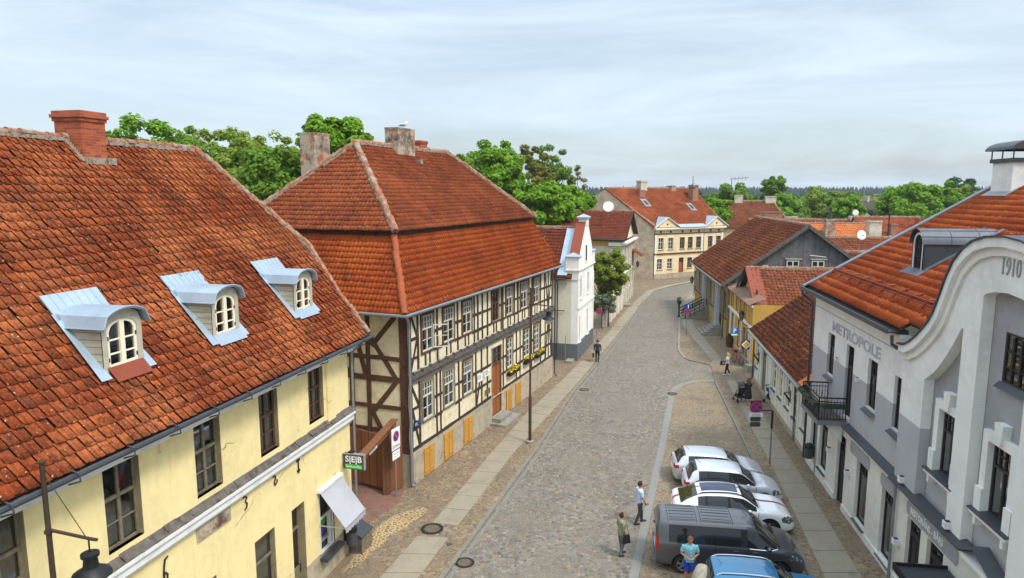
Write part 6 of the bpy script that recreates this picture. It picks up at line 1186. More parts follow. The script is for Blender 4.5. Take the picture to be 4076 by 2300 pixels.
# far woods that read as one mass
def woods(name,label,x0,x1,y0,y1,top,n,leaf,kind,ncl,seed):
    g=np.random.default_rng(seed); cx=g.uniform(x0,x1,ncl); cy=g.uniform(y0,y1,ncl); hh=top*g.uniform(.66,1.0,ncl); rr=g.uniform(2.6,5.0,ncl)*top/14; idx=g.integers(0,ncl,n); q=g.normal(0,1,(n,3)); q/=np.linalg.norm(q,axis=1)[:,None]
    P=np.stack([cx[idx],cy[idx],hh[idx]-rr[idx]],1)+q*(rr[idx]*g.uniform(.8,1.05,n))[:,None]*np.array([1,1,1.0]); low=g.random(n)<.25; P[low,2]=g.uniform(.5,1,low.sum())*P[low,2]; P[:,2]=np.maximum(P[:,2],.3)
    o=leaves_mesh(name,P,q+np.array([0,0,.5]),leaf,LM[kind],None); tag(o,label,'trees',None,'stuff')
woods('far_wood','green wood beyond the gardens on the right',20,330,215,330,12.6,38000,1.0,'mid',420,70)
woods('far_wood','darker wood farther behind the gardens',10,620,360,560,13.2,36000,1.7,'dark',460,71)
woods('far_wood','green wood behind the left chestnuts',-160,40,130,300,13,22000,1.2,'mid',220,72)
g_=random.Random(5); b=MB()
for k in range(2400):
    y=g_.uniform(900,1500); x=g_.uniform(-.08,.92)*y; h=g_.uniform(17,22.5)*(.9+.0001*y); r=h*.21
    for j in range(3):
        z0=h*(.18+.25*j); z1=h*(.62+.19*j) if j<2 else h; rr=r*(1-.28*j); n=6; a=g_.random()*6
        b.add([(x+rr*math.cos(a+q*PI/3)*(1 if q%2 else .7),y+rr*math.sin(a+q*PI/3),z0) for q in range(n)]+[(x,y,z1)],[(q,(q+1)%n,n) for q in range(n)])
o=b.build('spruce_forest',mat('spruce',(.018,.035,.026),.9,layers=((.02,(.03,.05,.03),.4,.6),)),fix=False); tag(o,'bluish dark spruce forest along the horizon','forest',None,'stuff')
# ---------------------------------------------------------------- street lamps, signs, small things
def lamp(xy,ad,label,base=True,z0=.06,top=8.5,arm=7.68,rc=1.0):
    t=empty('street_lamp',label,'street lamp',(xy[0],xy[1],0),math.atan2(ad[1],ad[0]),group='tall iron street lamps'); b=MB(); b.tube([(0,0,z0),(0,0,2.6),(0,0,2.65),(0,0,top)],[.085,.085,.06,.042],10); b.lathe([(.075,0),(.07,.05)],(0,0,arm-.06),10); b.tube([(0,0,top),(0,0,top+.03)],.07,10); b.build('pole',m_rust,t,True)
    b=MB(); b.tube([(0,0,arm),(rc+.05,0,arm-.06),(rc+.18,0,arm-.06)],.03,8); b.tube([(.06,0,top-.25 if not base else arm+.02),(rc-.05,0,arm-.04)],.008,4); b.build('arm',m_rust,t,True)
    MB().lathe([(.21,0),(.21,.12),(.15,.16)],(0,0,z0),16).build('foot',m_stone,t)
    b=MB(); c=(rc,0,arm-.75); b.tube([(rc,0,arm-.06),(rc,0,arm-.33)],.014,6); b.lathe([(.33,0),(.31,.05),(.13,.16),(.11,.34),(.15,.36),(.15,.42),(.05,.44)],c,16); b.build('lantern',m_black,t,True)
    MB().lathe([(.20,-.02),(.18,-.16),(.12,-.25),(.02,-.29)],c,14).build('globe',mat('globe_glass',(.55,.55,.5),.2,0,.5),t,True); return t
lamp((.97,35.33),(.928,-.373),'tall black iron street lamp standing on the left slab path before the half-timbered house')
lamp((-8.27,11.45),(.971,-.2385),'rusty iron street lamp in front of the yellow wall at the lower left corner',False,top=8.78,arm=7.53,rc=.86)
def wall_lantern(M4,loc,label,arm=.55):
    t=empty('wall_lantern',label,'lantern'); t.matrix_world=M4@Matrix.Translation(loc); b=MB(); b.tube([(0,0,-.2),(0,-arm*.6,-.05),(0,-arm,.25)],.025,6); b.tube([(0,0,.1),(0,0,-.35)],.035,6); b.build('bracket',m_black,t)
    b=MB(); c=(0,-arm,.25)
    b.lathe([(.1,0),(.12,.04)],c,6); b.lathe([(.26,.52),(.2,.62),(.06,.78),(.02,.9)],c,6)
    for k in range(6): a=k*PI/3; b.tube([(.11*math.cos(a),-arm+.11*math.sin(a),.29),(.23*math.cos(a),-arm+.23*math.sin(a),.78)],.016,4)
    b.build('cage',m_black,t); MB().lathe([(.10,.05),(.21,.5)],c,6).build('glass',m_glassd,t); return t
wall_lantern(O.matrix_basis,(-1.2,0,3.3),'black wall lantern on the ochre house',.6); wall_lantern(G.matrix_basis,(-19.6,0,1.8+.6),'black wall lantern at the far end of the wooden house',.5); wall_lantern(Bh.matrix_basis,(BW-.2,0,3.6),'black wall lantern at the far corner of the beige house',.6)
def disc(r,y,mt,par,name,loc,n=28): 
    o=MB().lathe([(0.0001,0),(r,0),(r,.012),(.0001,.012)],(0,y,0),n,'y').build(name,mt,par); o.location=loc; return o
def nostop(par,c,r,cross=True,rz=0):
    f=empty('sign_face',None,None); f.parent=par; f.location=c; f.rotation_euler=(0,0,rz)
    disc(r*1.05,.012,m_signb,f,'backing',(0,0,0)); disc(r,-.004,m_redp,f,'red_ring',(0,0,0)); disc(r*.76,-.010,m_bluep,f,'blue_field',(0,0,0))
    b=MB(); d=r*.72/math.sqrt(2)
    b.beam((-d,-.018,d),(d,-.018,-d),r*.2,.008,(0,1,0)); 
    if cross: b.beam((d,-.0185,d),(-d,-.0185,-d),r*.2,.008,(0,1,0))
    b.build('red_bar',m_redp,f); return f
def sign(name,label,loc,rz,top,r=.035,mt=None,z0=.06):
    t=empty(name,label,'road sign',(loc[0],loc[1],0),rz); MB().tube([(0,0,z0),(0,0,top)],r,8).build('pole',mt or m_zinc2,t); return t
# zone sign
t=sign('road_sign','white no-parking ZONA sign with a small plate by the wooden gate',(-5.15,28.77),R(68.1-0),3.35)
b=MB(); b.prism([(-.31,2.28),(.31,2.28),(.34,2.31),(.34,3.22),(.31,3.25),(-.31,3.25),(-.34,3.22),(-.34,2.31)],-.06,-.045); b.cur=1; b.prism([(-.33,2.26),(.33,2.26),(.36,2.29),(.36,3.24),(.33,3.27),(-.33,3.27),(-.36,3.24),(-.36,2.29)],-.044,-.03); b.build('panel',[m_whitep,m_zinc2],t)
disc(.235,-.072,m_redp,t,'red_ring',(0,0,2.88)); disc(.185,-.078,m_bluep,t,'blue_field',(0,0,2.88)); b=MB(); b.beam((-.15,-.083,3.03),(.15,-.083,2.73),.06,.008,(0,1,0)); b.build('red_bar',m_redp,t)
b=MB(); b.beam((-.155,-.080,2.995),(.115,-.080,2.725),.014,.006,(0,1,0)); b.beam((-.115,-.080,3.035),(.155,-.080,2.765),.014,.006,(0,1,0)); b.build('white_edge',m_whitep,t)
text('ZONA',.2,m_text,t,(0,-.064,2.42),ext=.002)
b=MB(); b.box(-.3,.3,-.06,-.04,1.84,2.21); b.build('plate',m_whitep,t); text('Stāv. ar atļaujām',.062,m_text,t,(0,-.063,2.1),ext=.001); text('Nr. 1 - 6',.07,m_text,t,(0,-.063,1.96),ext=.001)
# no stopping sign on an arm by the right pavement
t=sign('road_sign','round no-stopping sign on a bent grey pole beside the silver cars',(12.84,32.45),0,2.78,.045,m_zinc2,.0)
b=MB(); b.tube([(0,0,2.78),(-.05,0,2.83),(-.9,0,2.83)],.045,8); b.build('arm',m_anth,t); MB().tube([(0,0,1.9),(0,0,2.79)],.055,8).build('sleeve',m_black,t)
nostop(t,(-.83,-.06,2.99),.30); MB().box(-1.16,-.5,-.08,-.06,2.53,2.73).build('plate',m_whitep,t); b=MB(); [b.box(-1.05,-.62,-.084,-.0805,2.67-k*.05,2.685-k*.05) for k in range(3)]; b.build('plate_text',m_text,t)
MB().box(-1.12,-.58,-.03,-.02,2.98+.18,2.98+.36).build('back_plate',m_signb,t)
for zz in (2.40,2.13): MB().prism([(-1.1+.04,zz-.12),(-.58-.04,zz-.12),(-.58,zz-.06),(-.58,zz+.06),(-.62,zz+.12),(-1.06,zz+.12),(-1.1,zz+.06),(-1.1,zz-.06)],-.05,-.03).build('back_plate',m_signb,t)
t=sign('road_sign','blue one-way plate above a round no-stopping sign on the far right pavement',(16.5,63.35),R(-8),3.0)
b=MB(); b.box(-.27,.27,-.05,-.035,2.58,3.05); b.build('panel',m_bluep,t); b=MB(); b.box(.06,.12,-.058,-.0505,2.64,2.9); b.prism([(.02,2.88),(.16,2.88),(.09,3.01)],-.058,-.0505); b.build('arrow',m_whitep,t); nostop(t,(0,-.045,2.33),.25)
t=sign('road_sign','round no-stopping sign on a thin pole beside the street tree',(7.84,62.0),R(-8),2.75); nostop(t,(.22,-.03,2.6),.27)
t=sign('parking_sign','blue parking sign with white P on a grey arm by the ochre house',(17.9,51.9),0,2.85,.05,m_zinc2)
b=MB(); b.tube([(0,0,2.8),(-.5,0,2.85)],.03,6); b.build('arm',m_zinc2,t); MB().box(-.93,-.38,-.06,-.04,2.6,3.08).build('panel',m_blueP,t); text('P',.46,m_whitep,t,(-.66,-.064,2.83),ext=.003,bold=.015); MB().box(-.9,-.42,-.06,-.04,2.47,2.585).build('plate',m_whitep,t)
t=sign('priority_sign','yellow diamond priority-road sign on the pole by the ochre house',(17.95,51.35),R(-5),1.7,.035,m_zinc2)
disc(.42,.01,m_signb,t,'backing',(.05,0,1.85))
for s_,m_,yy in ((.36,m_whitep,-.012),(.25,m_yel,-.02)): MB().prism([(.05-s_,1.85),(.05,1.85-s_),(.05+s_,1.85),(.05,1.85+s_)],yy-.006,yy).build('diamond' if m_ is m_yel else 'white_edge',m_,t)
for loc,top,lab in [((13.76,29.6),3.1,'thin grey pole on the right pavement before the hotel wall'),((4.24,53.1),2.2,'short grey pole beside the white house wall')]:
    t=empty('thin_pole',lab,'pole',(*loc,0)); b=MB(); b.tube([(0,0,.05),(0,0,top)],.03,8); b.build('shaft',m_zinc2,t); MB().lathe([(.08,0),(.05,.06)],(0,0,.06),10).build('foot',m_stone,t)
# stepped grey box shelf, planter barrel, bins
t=empty('planter_barrel','tall brown planter barrel by the foot of the ochre house','planter',(19.0,58.4,.06)); m_bar=mat('barrel',(.11,.045,.022),.7); b=MB().lathe([(.22,0),(.30,.5),(.33,.85),(.29,.86),(.27,.7)],n=16); b.build('barrel',m_bar,t,True); b=MB(); [b.lathe([(.315-.02*k,0),(.315-.02*k,.04)],(0,0,.62-.3*k),16) for k in range(2)]; b.build('hoop',m_black,t); P,nr,cc=crown_points((0,0,.95),(.28,.28,.2),160,8,.1,90); leaves_mesh('plant',P,nr,.1,LM['dark'],t)
t=empty('litter_bin','reddish-brown litter bin by the door of the far ochre house','bin',(29.2,107.3,.06)); MB().lathe([(.32,0),(.36,.8),(.3,.84)],n=14).build('bucket',m_bar,t); MB().lathe([(.38,.84),(.38,.92),(.2,1.0)],n=14).build('lid',m_fdark,t)
t=empty('urn','dark urn on the railing end of the far stairs','urn',tuple((G.matrix_basis@Vector((-11.2,-2.9,.06))))); MB().lathe([(.12,0),(.08,.5),(.1,1.3),(.22,1.5),(.3,1.75),(.26,1.8)],n=12).build('urn_body',m_fdark,t,True); P,nr,cc=crown_points((0,0,1.95),(.3,.3,.22),160,8,.1,91); leaves_mesh('plant',P,nr,.1,LM['dark'],t)
b=empty('stone_block','rough stone block at the foot of the ochre house','stone',(18.1,50.2,.06)); MB().add([(-.5,-.4,0),(.5,-.4,0),(.55,.4,0),(-.5,.4,0),(-.42,-.34,.5),(.4,-.36,.45),(.45,.3,.52),(-.45,.34,.48)],[(0,3,2,1),(4,5,6,7),(0,1,5,4),(1,2,6,5),(2,3,7,6),(3,0,4,7)]).build('block',m_stone,b)
b=empty('planting','low weeds along the foot of the white house wall','weeds',(3.6,54.2,.05)); P,nr,cc=crown_points((0,0,.15),(.9,.4,.2),500,12,.15,92); leaves_mesh('weed_leaves',P,nr,.12,LM['mid'],b)
t=empty('stone_step','low stone threshold beside the white house','stone',(4.6,53.0,.05),R(73)); MB().box(-.5,.5,-.3,.3,0,.2).build('block',m_stone,t)
# bicycle
def bicycle(loc,rz,lean,label):
    t=empty('bicycle',label,'bicycle',(*loc,.06)); t.rotation_euler=(0,R(lean),rz); m_r=mat('bike_red',(.45,.03,.02),.4)
    for y in (-.53,.53):
        b=MB(); n=24; b.tube([(0,y+.33*math.cos(2*PI*k/n),.34+.33*math.sin(2*PI*k/n)) for k in range(n+1)],.022,6); 
        for k in range(10): a=2*PI*k/10; b.tube([(0,y,.34),(0,y+.32*math.cos(a),.34+.32*math.sin(a))],.004,3)
        b.build('wheel',m_black,t)
    b=MB(); A=(0,-.53,.34);Bb=(0,-.08,.3);Cc=(0,-.2,.82);Dd=(0,.33,.85);Ee=(0,.53,.34)
    for p,q in ((A,Bb),(A,Cc),(Bb,Cc),(Bb,Dd),(Cc,(0,.33,.75)),(Dd,Ee)): b.tube([p,q],.02,6)
    b.build('frame',m_r,t); b=MB(); b.tube([Cc,(0,-.22,.95)],.015,6); b.box(-.07,.07,-.36,-.1,.95,1.0); b.build('saddle',m_black,t); b=MB(); b.tube([Dd,(0,.34,1.02)],.015,6); b.tube([(-.28,.25,1.05),(0,.36,1.02),(.28,.25,1.05)],.016,6); b.build('handlebar',m_anth,t); MB().box(-.18,.18,.42,.72,.8,1.02).build('basket',m_r,t)
bicycle((17.75,52.5),R(12),8,'red bicycle leaning by the sign poles at the ochre house')
# black folded pushchair by the sage door
t=empty('handcart','black wheeled frame with a blue bag leaning by the cream wall','handcart',(16.55,42.3,.065),R(20)); b=MB()
for x in (-.22,.22): b.tube([(x,-.35,.1),(x,.1,1.05),(x,.25,1.15)],.025,6); b.tube([(x,.3,.1),(x,-.05,.75)],.022,6)
b.tube([(-.22,.25,1.15),(.22,.25,1.15)],.03,6); b.tube([(-.22,-.05,.75),(.22,-.05,.75)],.02,6); b.build('frame',m_black,t)
for x in (-.25,.25):
    for y in (-.35,.3): MB().lathe([(.03,-.03),(.11,-.03),(.11,.03),(.03,.03)],(x,y,.11),14,'x').build('wheel',m_black,t)
MB().box(-.2,.2,.0,.22,.78,1.0).build('bag',mat('bag_blue',(.05,.2,.42),.7),t); MB().box(-.21,.21,-.22,.1,.3,.6).build('seat',m_fdark,t)
# seagull
gu=empty('seagull','grey and white seagull perched on the big plastered chimney','bird'); gu.matrix_world=T.matrix_basis@Matrix.Translation((9.3,5.45,17.1))@Matrix.Rotation(R(-55),4,'Z')
b=MB(); b.tube([(-.26,0,.16),(-.16,0,.19),(0,0,.22),(.10,0,.26),(.15,0,.33),(.18,0,.39),(.23,0,.40),(.26,0,.39)],[.02,.06,.095,.085,.055,.052,.04,.012],10); b.build('body',m_whitep,gu,True); b=MB()
for s in (-1,1): b.tube([(-.34,s*.03,.17),(-.15,s*.085,.22),(.06,s*.09,.25)],[.012,.045,.03],8)
b.build('wing',mat('gull_grey',(.30,.32,.35),.7),gu,True); MB().tube([(.25,0,.39),(.33,0,.375)],[.014,.004],6).build('beak',m_yel,gu); b=MB(); [b.tube([(0,s*.03,.0),(0,s*.03,.15)],.008,5) for s in (-1,1)]; b.build('leg',m_yel,gu)
# ---------------------------------------------------------------- cars
def pchip(x,y,q):
    x=np.array(x,float); y=np.array(y,float); h=np.diff(x); d=np.diff(y)/h; m=np.zeros_like(y)
    for i in range(1,len(x)-1): m[i]=0 if d[i-1]*d[i]<=0 else 2*d[i-1]*d[i]/(d[i-1]+d[i])
    m[0],m[-1]=d[0],d[-1]; i=np.clip(np.searchsorted(x,q)-1,0,len(h)-1); t=(q-x[i])/h[i]
    return (2*t**3-3*t**2+1)*y[i]+(t**3-2*t**2+t)*h[i]*m[i]+(-2*t**3+3*t**2)*y[i+1]+(t**3-t**2)*h[i]*m[i+1]
m_cglass=mat('car_glass',(.012,.014,.015),.04,0,.6); m_tyre=mat('tyre',(.018,.018,.018),.85); m_chrome=mat('chrome',(.55,.56,.58),.2,.9); m_rim=mat('alloy',(.42,.43,.45),.3,.8); m_tail=mat('tail_red',(.35,.01,.01),.15,0,.6); m_head=mat('headlamp',(.10,.11,.12),.08,.3,.7,layers=((9,(.7,.72,.75),.56,.6),)); m_trimb=mat('plastic_trim',(.02,.02,.021),.6)
def paint(name,c,metal=.35,rough=.28): return mat(name,c,rough,metal,.5,coat=1)
def car(label,loc,az,st,paintm,axles,wr,doors=(),stripe=None,sunroof=None,glassx=(0,0),wind=(0,0),rearg=(0,0),rails=None,pillars=(),headz=(.58,.78),tailz=(.76,.93),headx=.5,tailx=.2,name='parked_car',cat='car',ribs=None,gz=(.14,.88),handles=(),extra=None,glassm=None,rglass=True,tint=None,boot=None):
    t=empty(name,label,cat,(loc[0],loc[1],.01),R(90-az),group='cars parked in a row on the right'); A=np.array(st,float); xs=np.arange(A[0,0],A[-1,0]+.001,.055); L=A[-1,0]
    c=[pchip(A[:,0],A[:,k],xs) for k in range(1,6)]; w,zl,zb,zt,wr_=c
    # section control points -> fine points
    V=[0,.16,.42,.62,.70,.86,.93,1.0]; vq=np.concatenate([np.linspace(0,.70,11)[:-1],np.linspace(.70,.86,7)[:-1],np.linspace(.86,1.0,9)]); S_=np.zeros((len(xs),len(vq),2))
    for i in range(len(xs)):
        h=zt[i]-zb[i]; py=[w[i]*.93,w[i]*.985,w[i],w[i]*.985,w[i]*.955,wr_[i],wr_[i]*.80,0]; pz=[zl[i],zl[i]+.10,(zl[i]+zb[i])*.5,zb[i]-.07,zb[i],zb[i]+h*.86,zb[i]+h*.95,zt[i]]
        S_[i,:,0]=pchip(V,py,vq); S_[i,:,1]=pchip(V,pz,vq)
    nx,nv=len(xs),len(vq); parts={}
    def put(k,q): parts.setdefault(k,MB()).quad(*q)
    side=(1,-1)
    for i in range(nx-1):
        xc=(xs[i]+xs[i+1])/2
        for j in range(nv-1):
            v=(vq[j]+vq[j+1])/2; yc=S_[i:i+2,j:j+2,0].mean(); zc=S_[i:i+2,j:j+2,1].mean(); h=zt[i]-zb[i]; fr=(v-.70)/.16
            for s in side:
                q=[(xs[i],s*S_[i,j,0],S_[i,j,1]),(xs[i+1],s*S_[i+1,j,0],S_[i+1,j,1]),(xs[i+1],s*S_[i+1,j+1,0],S_[i+1,j+1,1]),(xs[i],s*S_[i,j+1,0],S_[i,j+1,1])]
                skip=False
                for ax in axles:
                    rr=wr+.075; inn=[(p[0]-ax)**2+(p[2]-wr)**2<rr*rr for p in q]
                    if v<.7 and all(inn): skip=True
                    elif v<.7 and any(inn):
                        q=[((ax+(p[0]-ax)*rr/max(1e-4,math.hypot(p[0]-ax,p[2]-wr)),p[1],wr+(p[2]-wr)*rr/max(1e-4,math.hypot(p[0]-ax,p[2]-wr))) if i_ else p) for p,i_ in zip(q,inn)]
                if skip: continue
                if s<0: q=q[::-1]
                key='body'
                if .70<v<.86 and glassx[0]<xc<glassx[1] and gz[0]<fr<gz[1] and h>.12:
                    key='pillar#%d%d'%(min(range(len(pillars)),key=lambda a:abs(xc-pillars[a])) if name!='passenger_van' else 0,s) if any(abs(xc-p)<.05 for p in pillars) else 'side_window'+('L' if s>0 else 'R')
                elif v>.868 and wind[0]<xc<wind[1]: key='windscreen'
                elif rglass and v>.868 and rearg[0]<xc<rearg[1]: key='rear_window'
                elif xc>L-headx and headz[0]<zc<headz[1] and yc>w[i]*.60 and v<.80: key='headlight'+('L' if s>0 else 'R')
                elif xc<tailx and tailz[0]<zc<tailz[1] and yc>w[i]*.70: key='tail_light'+('L' if s>0 else 'R')
                elif sunroof and v>.86 and sunroof[0]<xc<sunroof[1] and yc<.42: key='sunroof'
                elif stripe and v>.86 and abs(s*yc-stripe)<.085: key='stripe#%d'%(0 if xc<.3 else 1 if xc<1.7 else 2 if xc<2.9 else 3)
                elif v<.10: key='sill_trim'
                put(key,q)
    for i_,nm in ((0,'rear'),(nx-1,'front')):
        poly=[(xs[i_],S_[i_,j,0],S_[i_,j,1]) for j in range(nv)]+[(xs[i_],-S_[i_,j,0],S_[i_,j,1]) for j in range(nv-2,-1,-1)]
        parts['body'].add(poly,[tuple(range(len(poly)))])
    mm=dict(body=paintm,pillar=m_trimb,windscreen=m_cglass,rear_window=glassm or m_cglass,sunroof=mat('sunroof_glass',(.02,.03,.07),.05,0,.7),stripe=mat('stripe_red',(.25,.015,.03),.3,0,.5),sill_trim=m_trimb)
    nm=lambda k:k.split('#')[0] if '#' in k else k[:-1] if k[-1] in 'LR' else k
    for k,b in parts.items():
        o=b.build(nm(k),mm.get(nm(k)) or (m_cglass if 'window' in k else m_head if 'head' in k else m_tail),t,False); 
        bm=bmesh.new(); bm.from_mesh(o.data); bmesh.ops.remove_doubles(bm,verts=bm.verts,dist=.0005); bmesh.ops.recalc_face_normals(bm,faces=bm.faces); bm.to_mesh(o.data); bm.free(); o.data.polygons.foreach_set('use_smooth',[True]*len(o.data.polygons))
        try: o.data.set_sharp_from_angle(angle=R(50))
        except Exception: pass
    def surf(x,v): 
        i=int(np.clip((x-xs[0])/.055,0,nx-1)); return (float(np.interp(v,vq,S_[i,:,0])),float(np.interp(v,vq,S_[i,:,1])))
    W_=max(w)
    MB().box(.25,L-.3,-W_*.86,W_*.86,.2,.5).build('underbody',m_black,t)
    for ax in axles:
        for s in side:
            yw=s*(np.interp(ax,xs,w)-.115); b=MB(); b.lathe([(wr*.66,-.11),(wr*.97,-.11),(wr,-.07),(wr,.07),(wr*.97,.11),(wr*.66,.11)],(ax,yw,wr),26,'y',False); ww=b.build('wheel',m_tyre,t,True)
            r=MB(); yo=yw+s*.085; r.lathe([(.05,-.012),(.055,.012)],(ax,yo,wr),12,'y')
            for k in range(5):
                for d in (-.12,.12): a=2*PI*k/5+.3; r.beam((ax+.04*math.cos(a+d*2),yo,wr+.04*math.sin(a+d*2)),(ax+wr*.64*math.cos(a+d),yo,wr+wr*.64*math.sin(a+d)),.036,.03,(0,1,0))
            n=24; r.tube([(ax+wr*.64*math.cos(2*PI*k/n),yo,wr+wr*.64*math.sin(2*PI*k/n)) for k in range(n+1)],.016,6); r.build('rim',m_rim,ww)
            MB().lathe([(.0001,0),(wr*.64,0)],(ax,yw+s*.03,wr),20,'y').build('brake_disc',m_black,ww)
    b=MB()
    for d in doors:
        for s in side: b.tube([(d,s*(surf(d,v)[0]+.001),surf(d,v)[1]) for v in np.linspace(.1,.69,9)],.011,4)
    if doors: b.build('door_seam',m_black,t)
    for hx,hz in handles:
        for s in side:
            y=np.interp(hx,xs,w)*.992; MB().box(hx-.1,hx+.1,s*y-.02,s*y+.02,hz-.015,hz+.015).build('door_handle',m_chrome if 'van' in name else paintm,t)
    mx_=glassx[1]-.32
    for s in side:
        y=surf(mx_,.7)[0]; z=surf(mx_,.7)[1]; b=MB(); b.tube([(mx_,s*y,z+.02),(mx_+.02,s*(y+.1),z+.06)],.03,6); b.tube([(mx_,s*(y+.06),z+.08),(mx_+.01,s*(y+.16),z+.09),(mx_,s*(y+.25),z+.08)],[.05,.085,.045],10); b.build('mirror',paintm,t,True)
    b=MB(); b.box(-.012,.005,-.26,.26,np.interp(0,xs,zl)+.22,np.interp(0,xs,zl)+.33); b.build('number_plate',m_whitep,t)
    b=MB(); b.box(L-.005,L+.012,-.26,.26,float(zl[-1])+.04,float(zl[-1])+.14); b.build('number_plate',m_whitep,t)
    b=MB(); g0=L-.05; b.box(g0-.2,g0+.035,-.38,.38,float(zl[-1])-.08,float(zl[-1])+.02); b.build('grille',m_trimb,t)
    if rails:
        for s in side:
            b=MB(); pts=[]
            for x in np.linspace(rails[0],rails[1],12): yy,zz=surf(x,.885); pts.append((x,s*yy,zz+.045))
            pts[0]=(pts[0][0],pts[0][1],pts[0][2]-.05); pts[-1]=(pts[-1][0],pts[-1][1],pts[-1][2]-.05); b.tube(pts,.024,8); b.build('roof_rail',m_chrome if rails[2] else m_trimb,t,True)
    if ribs:
        b=MB()
        for v in (.90,.925,.95,.975,1.0):
            for s in side:
                for x0,x1 in ribs: b.tube([(x,s*surf(x,v)[0],surf(x,v)[1]+.004) for x in np.linspace(x0,x1,8)],.012,4)
        b.build('roof_rib',paintm,t)
        b=MB()
        for x0,x1 in ribs:
            for x in (x0-.05,x1+.05): b.tube([(x,s_*surf(x,v)[0],surf(x,v)[1]+.001) for s_,v in [(1,v) for v in np.linspace(.87,1,8)]+[(-1,v) for v in np.linspace(1,.87,8)]],.012,4)
        b.build_each('roof_joint',m_trimb,t)
    b=MB(); b.tube([(boot or .75,0,surf(boot or .75,1.0)[1]),((boot or .75)-.18,0,surf(boot or .75,1.0)[1]+.16)],.008,5); b.build('aerial',m_trimb,t)
    b=MB()
    for y in (-.35,.25): b.tube([(wind[1]-.02,y,surf(wind[1],1)[1]+.02),(wind[1]-.22,y+.35,surf(wind[1]-.22,.96)[1]+.02)],.01,4)
    b.build('wiper',m_trimb,t)
    return t
AZ=98.3
silver=paint('silver_paint',(.56,.57,.58),.45,.3); pearl=paint('pearl_paint',(.66,.67,.69),.35,.28); whitec=paint('white_car_paint',(.80,.80,.79),.0,.2); vang=paint('dark_grey_paint',(.075,.075,.08),.4,.3); bluec=paint('teal_blue_paint',(.008,.17,.34),.25,.32)
hatch=lambda H,L,W:[(0,W*.76,.34,.80,.83,.62),(.05,W*.90,.27,.90,.94,.70),(.16,W*.965,.22,.955,1.0,.72),(.38,W*.985,.20,.965,H-.16,.60),(.62,W*.99,.20,.96,H-.04,.585),(1.3,W,.20,.945,H,.60),(1.9,W,.20,.93,H-.01,.60),(2.35,W,.20,.915,H-.07,.585),(L-1.12,W*.985,.20,.915,.96,.72),(L-.7,W*.97,.21,.85,.905,.70),(L-.3,W*.92,.24,.70,.77,.66),(L-.08,W*.80,.30,.56,.62,.56),(L,W*.66,.34,.46,.5,.45)]
car('silver hatchback at the far end of the row, farthest from the camera',(7.62,31.0),97.0,hatch(1.47,4.2,.89),silver,(.78,3.36),.315,(1.15,2.0,3.0),glassx=(.66,2.92),wind=(2.40,3.02),rearg=(.18,.56),pillars=(1.02,1.92),handles=((1.25,.82),(2.15,.80)))
car('silver taller hatchback, second in the row with a dark grille',(7.66,29.12),AZ,hatch(1.57,4.2,.88),pearl,(.76,3.34),.315,(1.15,2.0,3.0),glassx=(.62,2.95),wind=(2.40,3.04),rearg=(.18,.56),pillars=(1.02,1.92),handles=((1.25,.85),(2.15,.83)))
mac=[(0,.70,.38,.86,.89,.60),(.06,.86,.30,.94,.98,.70),(.25,.93,.25,1.02,1.08,.72),(.55,.96,.23,1.03,1.26,.62),(1.0,.965,.22,1.02,1.50,.60),(1.4,.965,.22,1.01,1.57,.61),(2.0,.965,.22,.995,1.60,.615),(2.6,.965,.22,.98,1.54,.60),(3.45,.96,.22,.98,1.05,.74),(4.0,.955,.23,.93,1.02,.74),(4.4,.92,.26,.80,.90,.70),(4.6,.83,.30,.64,.72,.60),(4.68,.70,.36,.5,.56,.48)]
car('white sporty crossover with a dark red stripe and glass roof, third in the row',(6.62,26.72),AZ,mac,whitec,(.87,3.68),.36,(1.25,2.2,3.25),.03,(1.1,2.55),(.95,3.2),(2.62,3.3),(.28,.95),(.95,2.65,False),(1.25,2.15),(.62,.86),(.74,.98),.55,handles=((1.45,.9),(2.4,.88)),glassm=mat('rear_glass_olive_reflection',(.04,.045,.012),.06,0,.6))  # rear glass: olive reflection painted into the base colour
van=[(0,.84,.38,1.15,1.62,.68),(.07,.925,.31,1.15,1.82,.69),(.25,.95,.27,1.15,1.90,.69),(1.5,.96,.25,1.14,1.92,.69),(3.0,.96,.25,1.13,1.91,.69),(3.35,.96,.25,1.12,1.86,.68),(4.3,.95,.25,1.10,1.17,.80),(4.75,.92,.27,.99,1.06,.76),(5.0,.86,.31,.80,.88,.68),(5.15,.74,.38,.6,.66,.56),(5.2,.6,.42,.5,.54,.44)]
vn=car('dark grey long passenger van with tinted windows and a ribbed roof',(5.28,23.74),AZ,van,vang,(.95,4.22),.34,(2.05,3.15),glassx=(.42,4.15),wind=(3.42,4.28),rearg=(-1,-.5),pillars=(2.98,3.04,3.1),headz=(.70,.92),tailz=(.80,1.32),headx=.65,tailx=.12,name='passenger_van',cat='van',ribs=((.45,1.35),(1.6,2.6)),gz=(.03,.86),handles=((2.75,1.0),(3.4,1.0)),boot=3.25)
b=MB(); b.tube([(3.2,-.945,1.115),(3.9,-.945,1.095),(4.15,-.9,1.15)],.02,6); b.build('chrome_strip',m_chrome,vn); MB().box(-.02,.02,-.86,.86,.35,.62).build('bumper',m_zd,vn); MB().box(-.015,.02,-.66,.66,1.18,1.6).build('rear_window',m_cglass,vn)
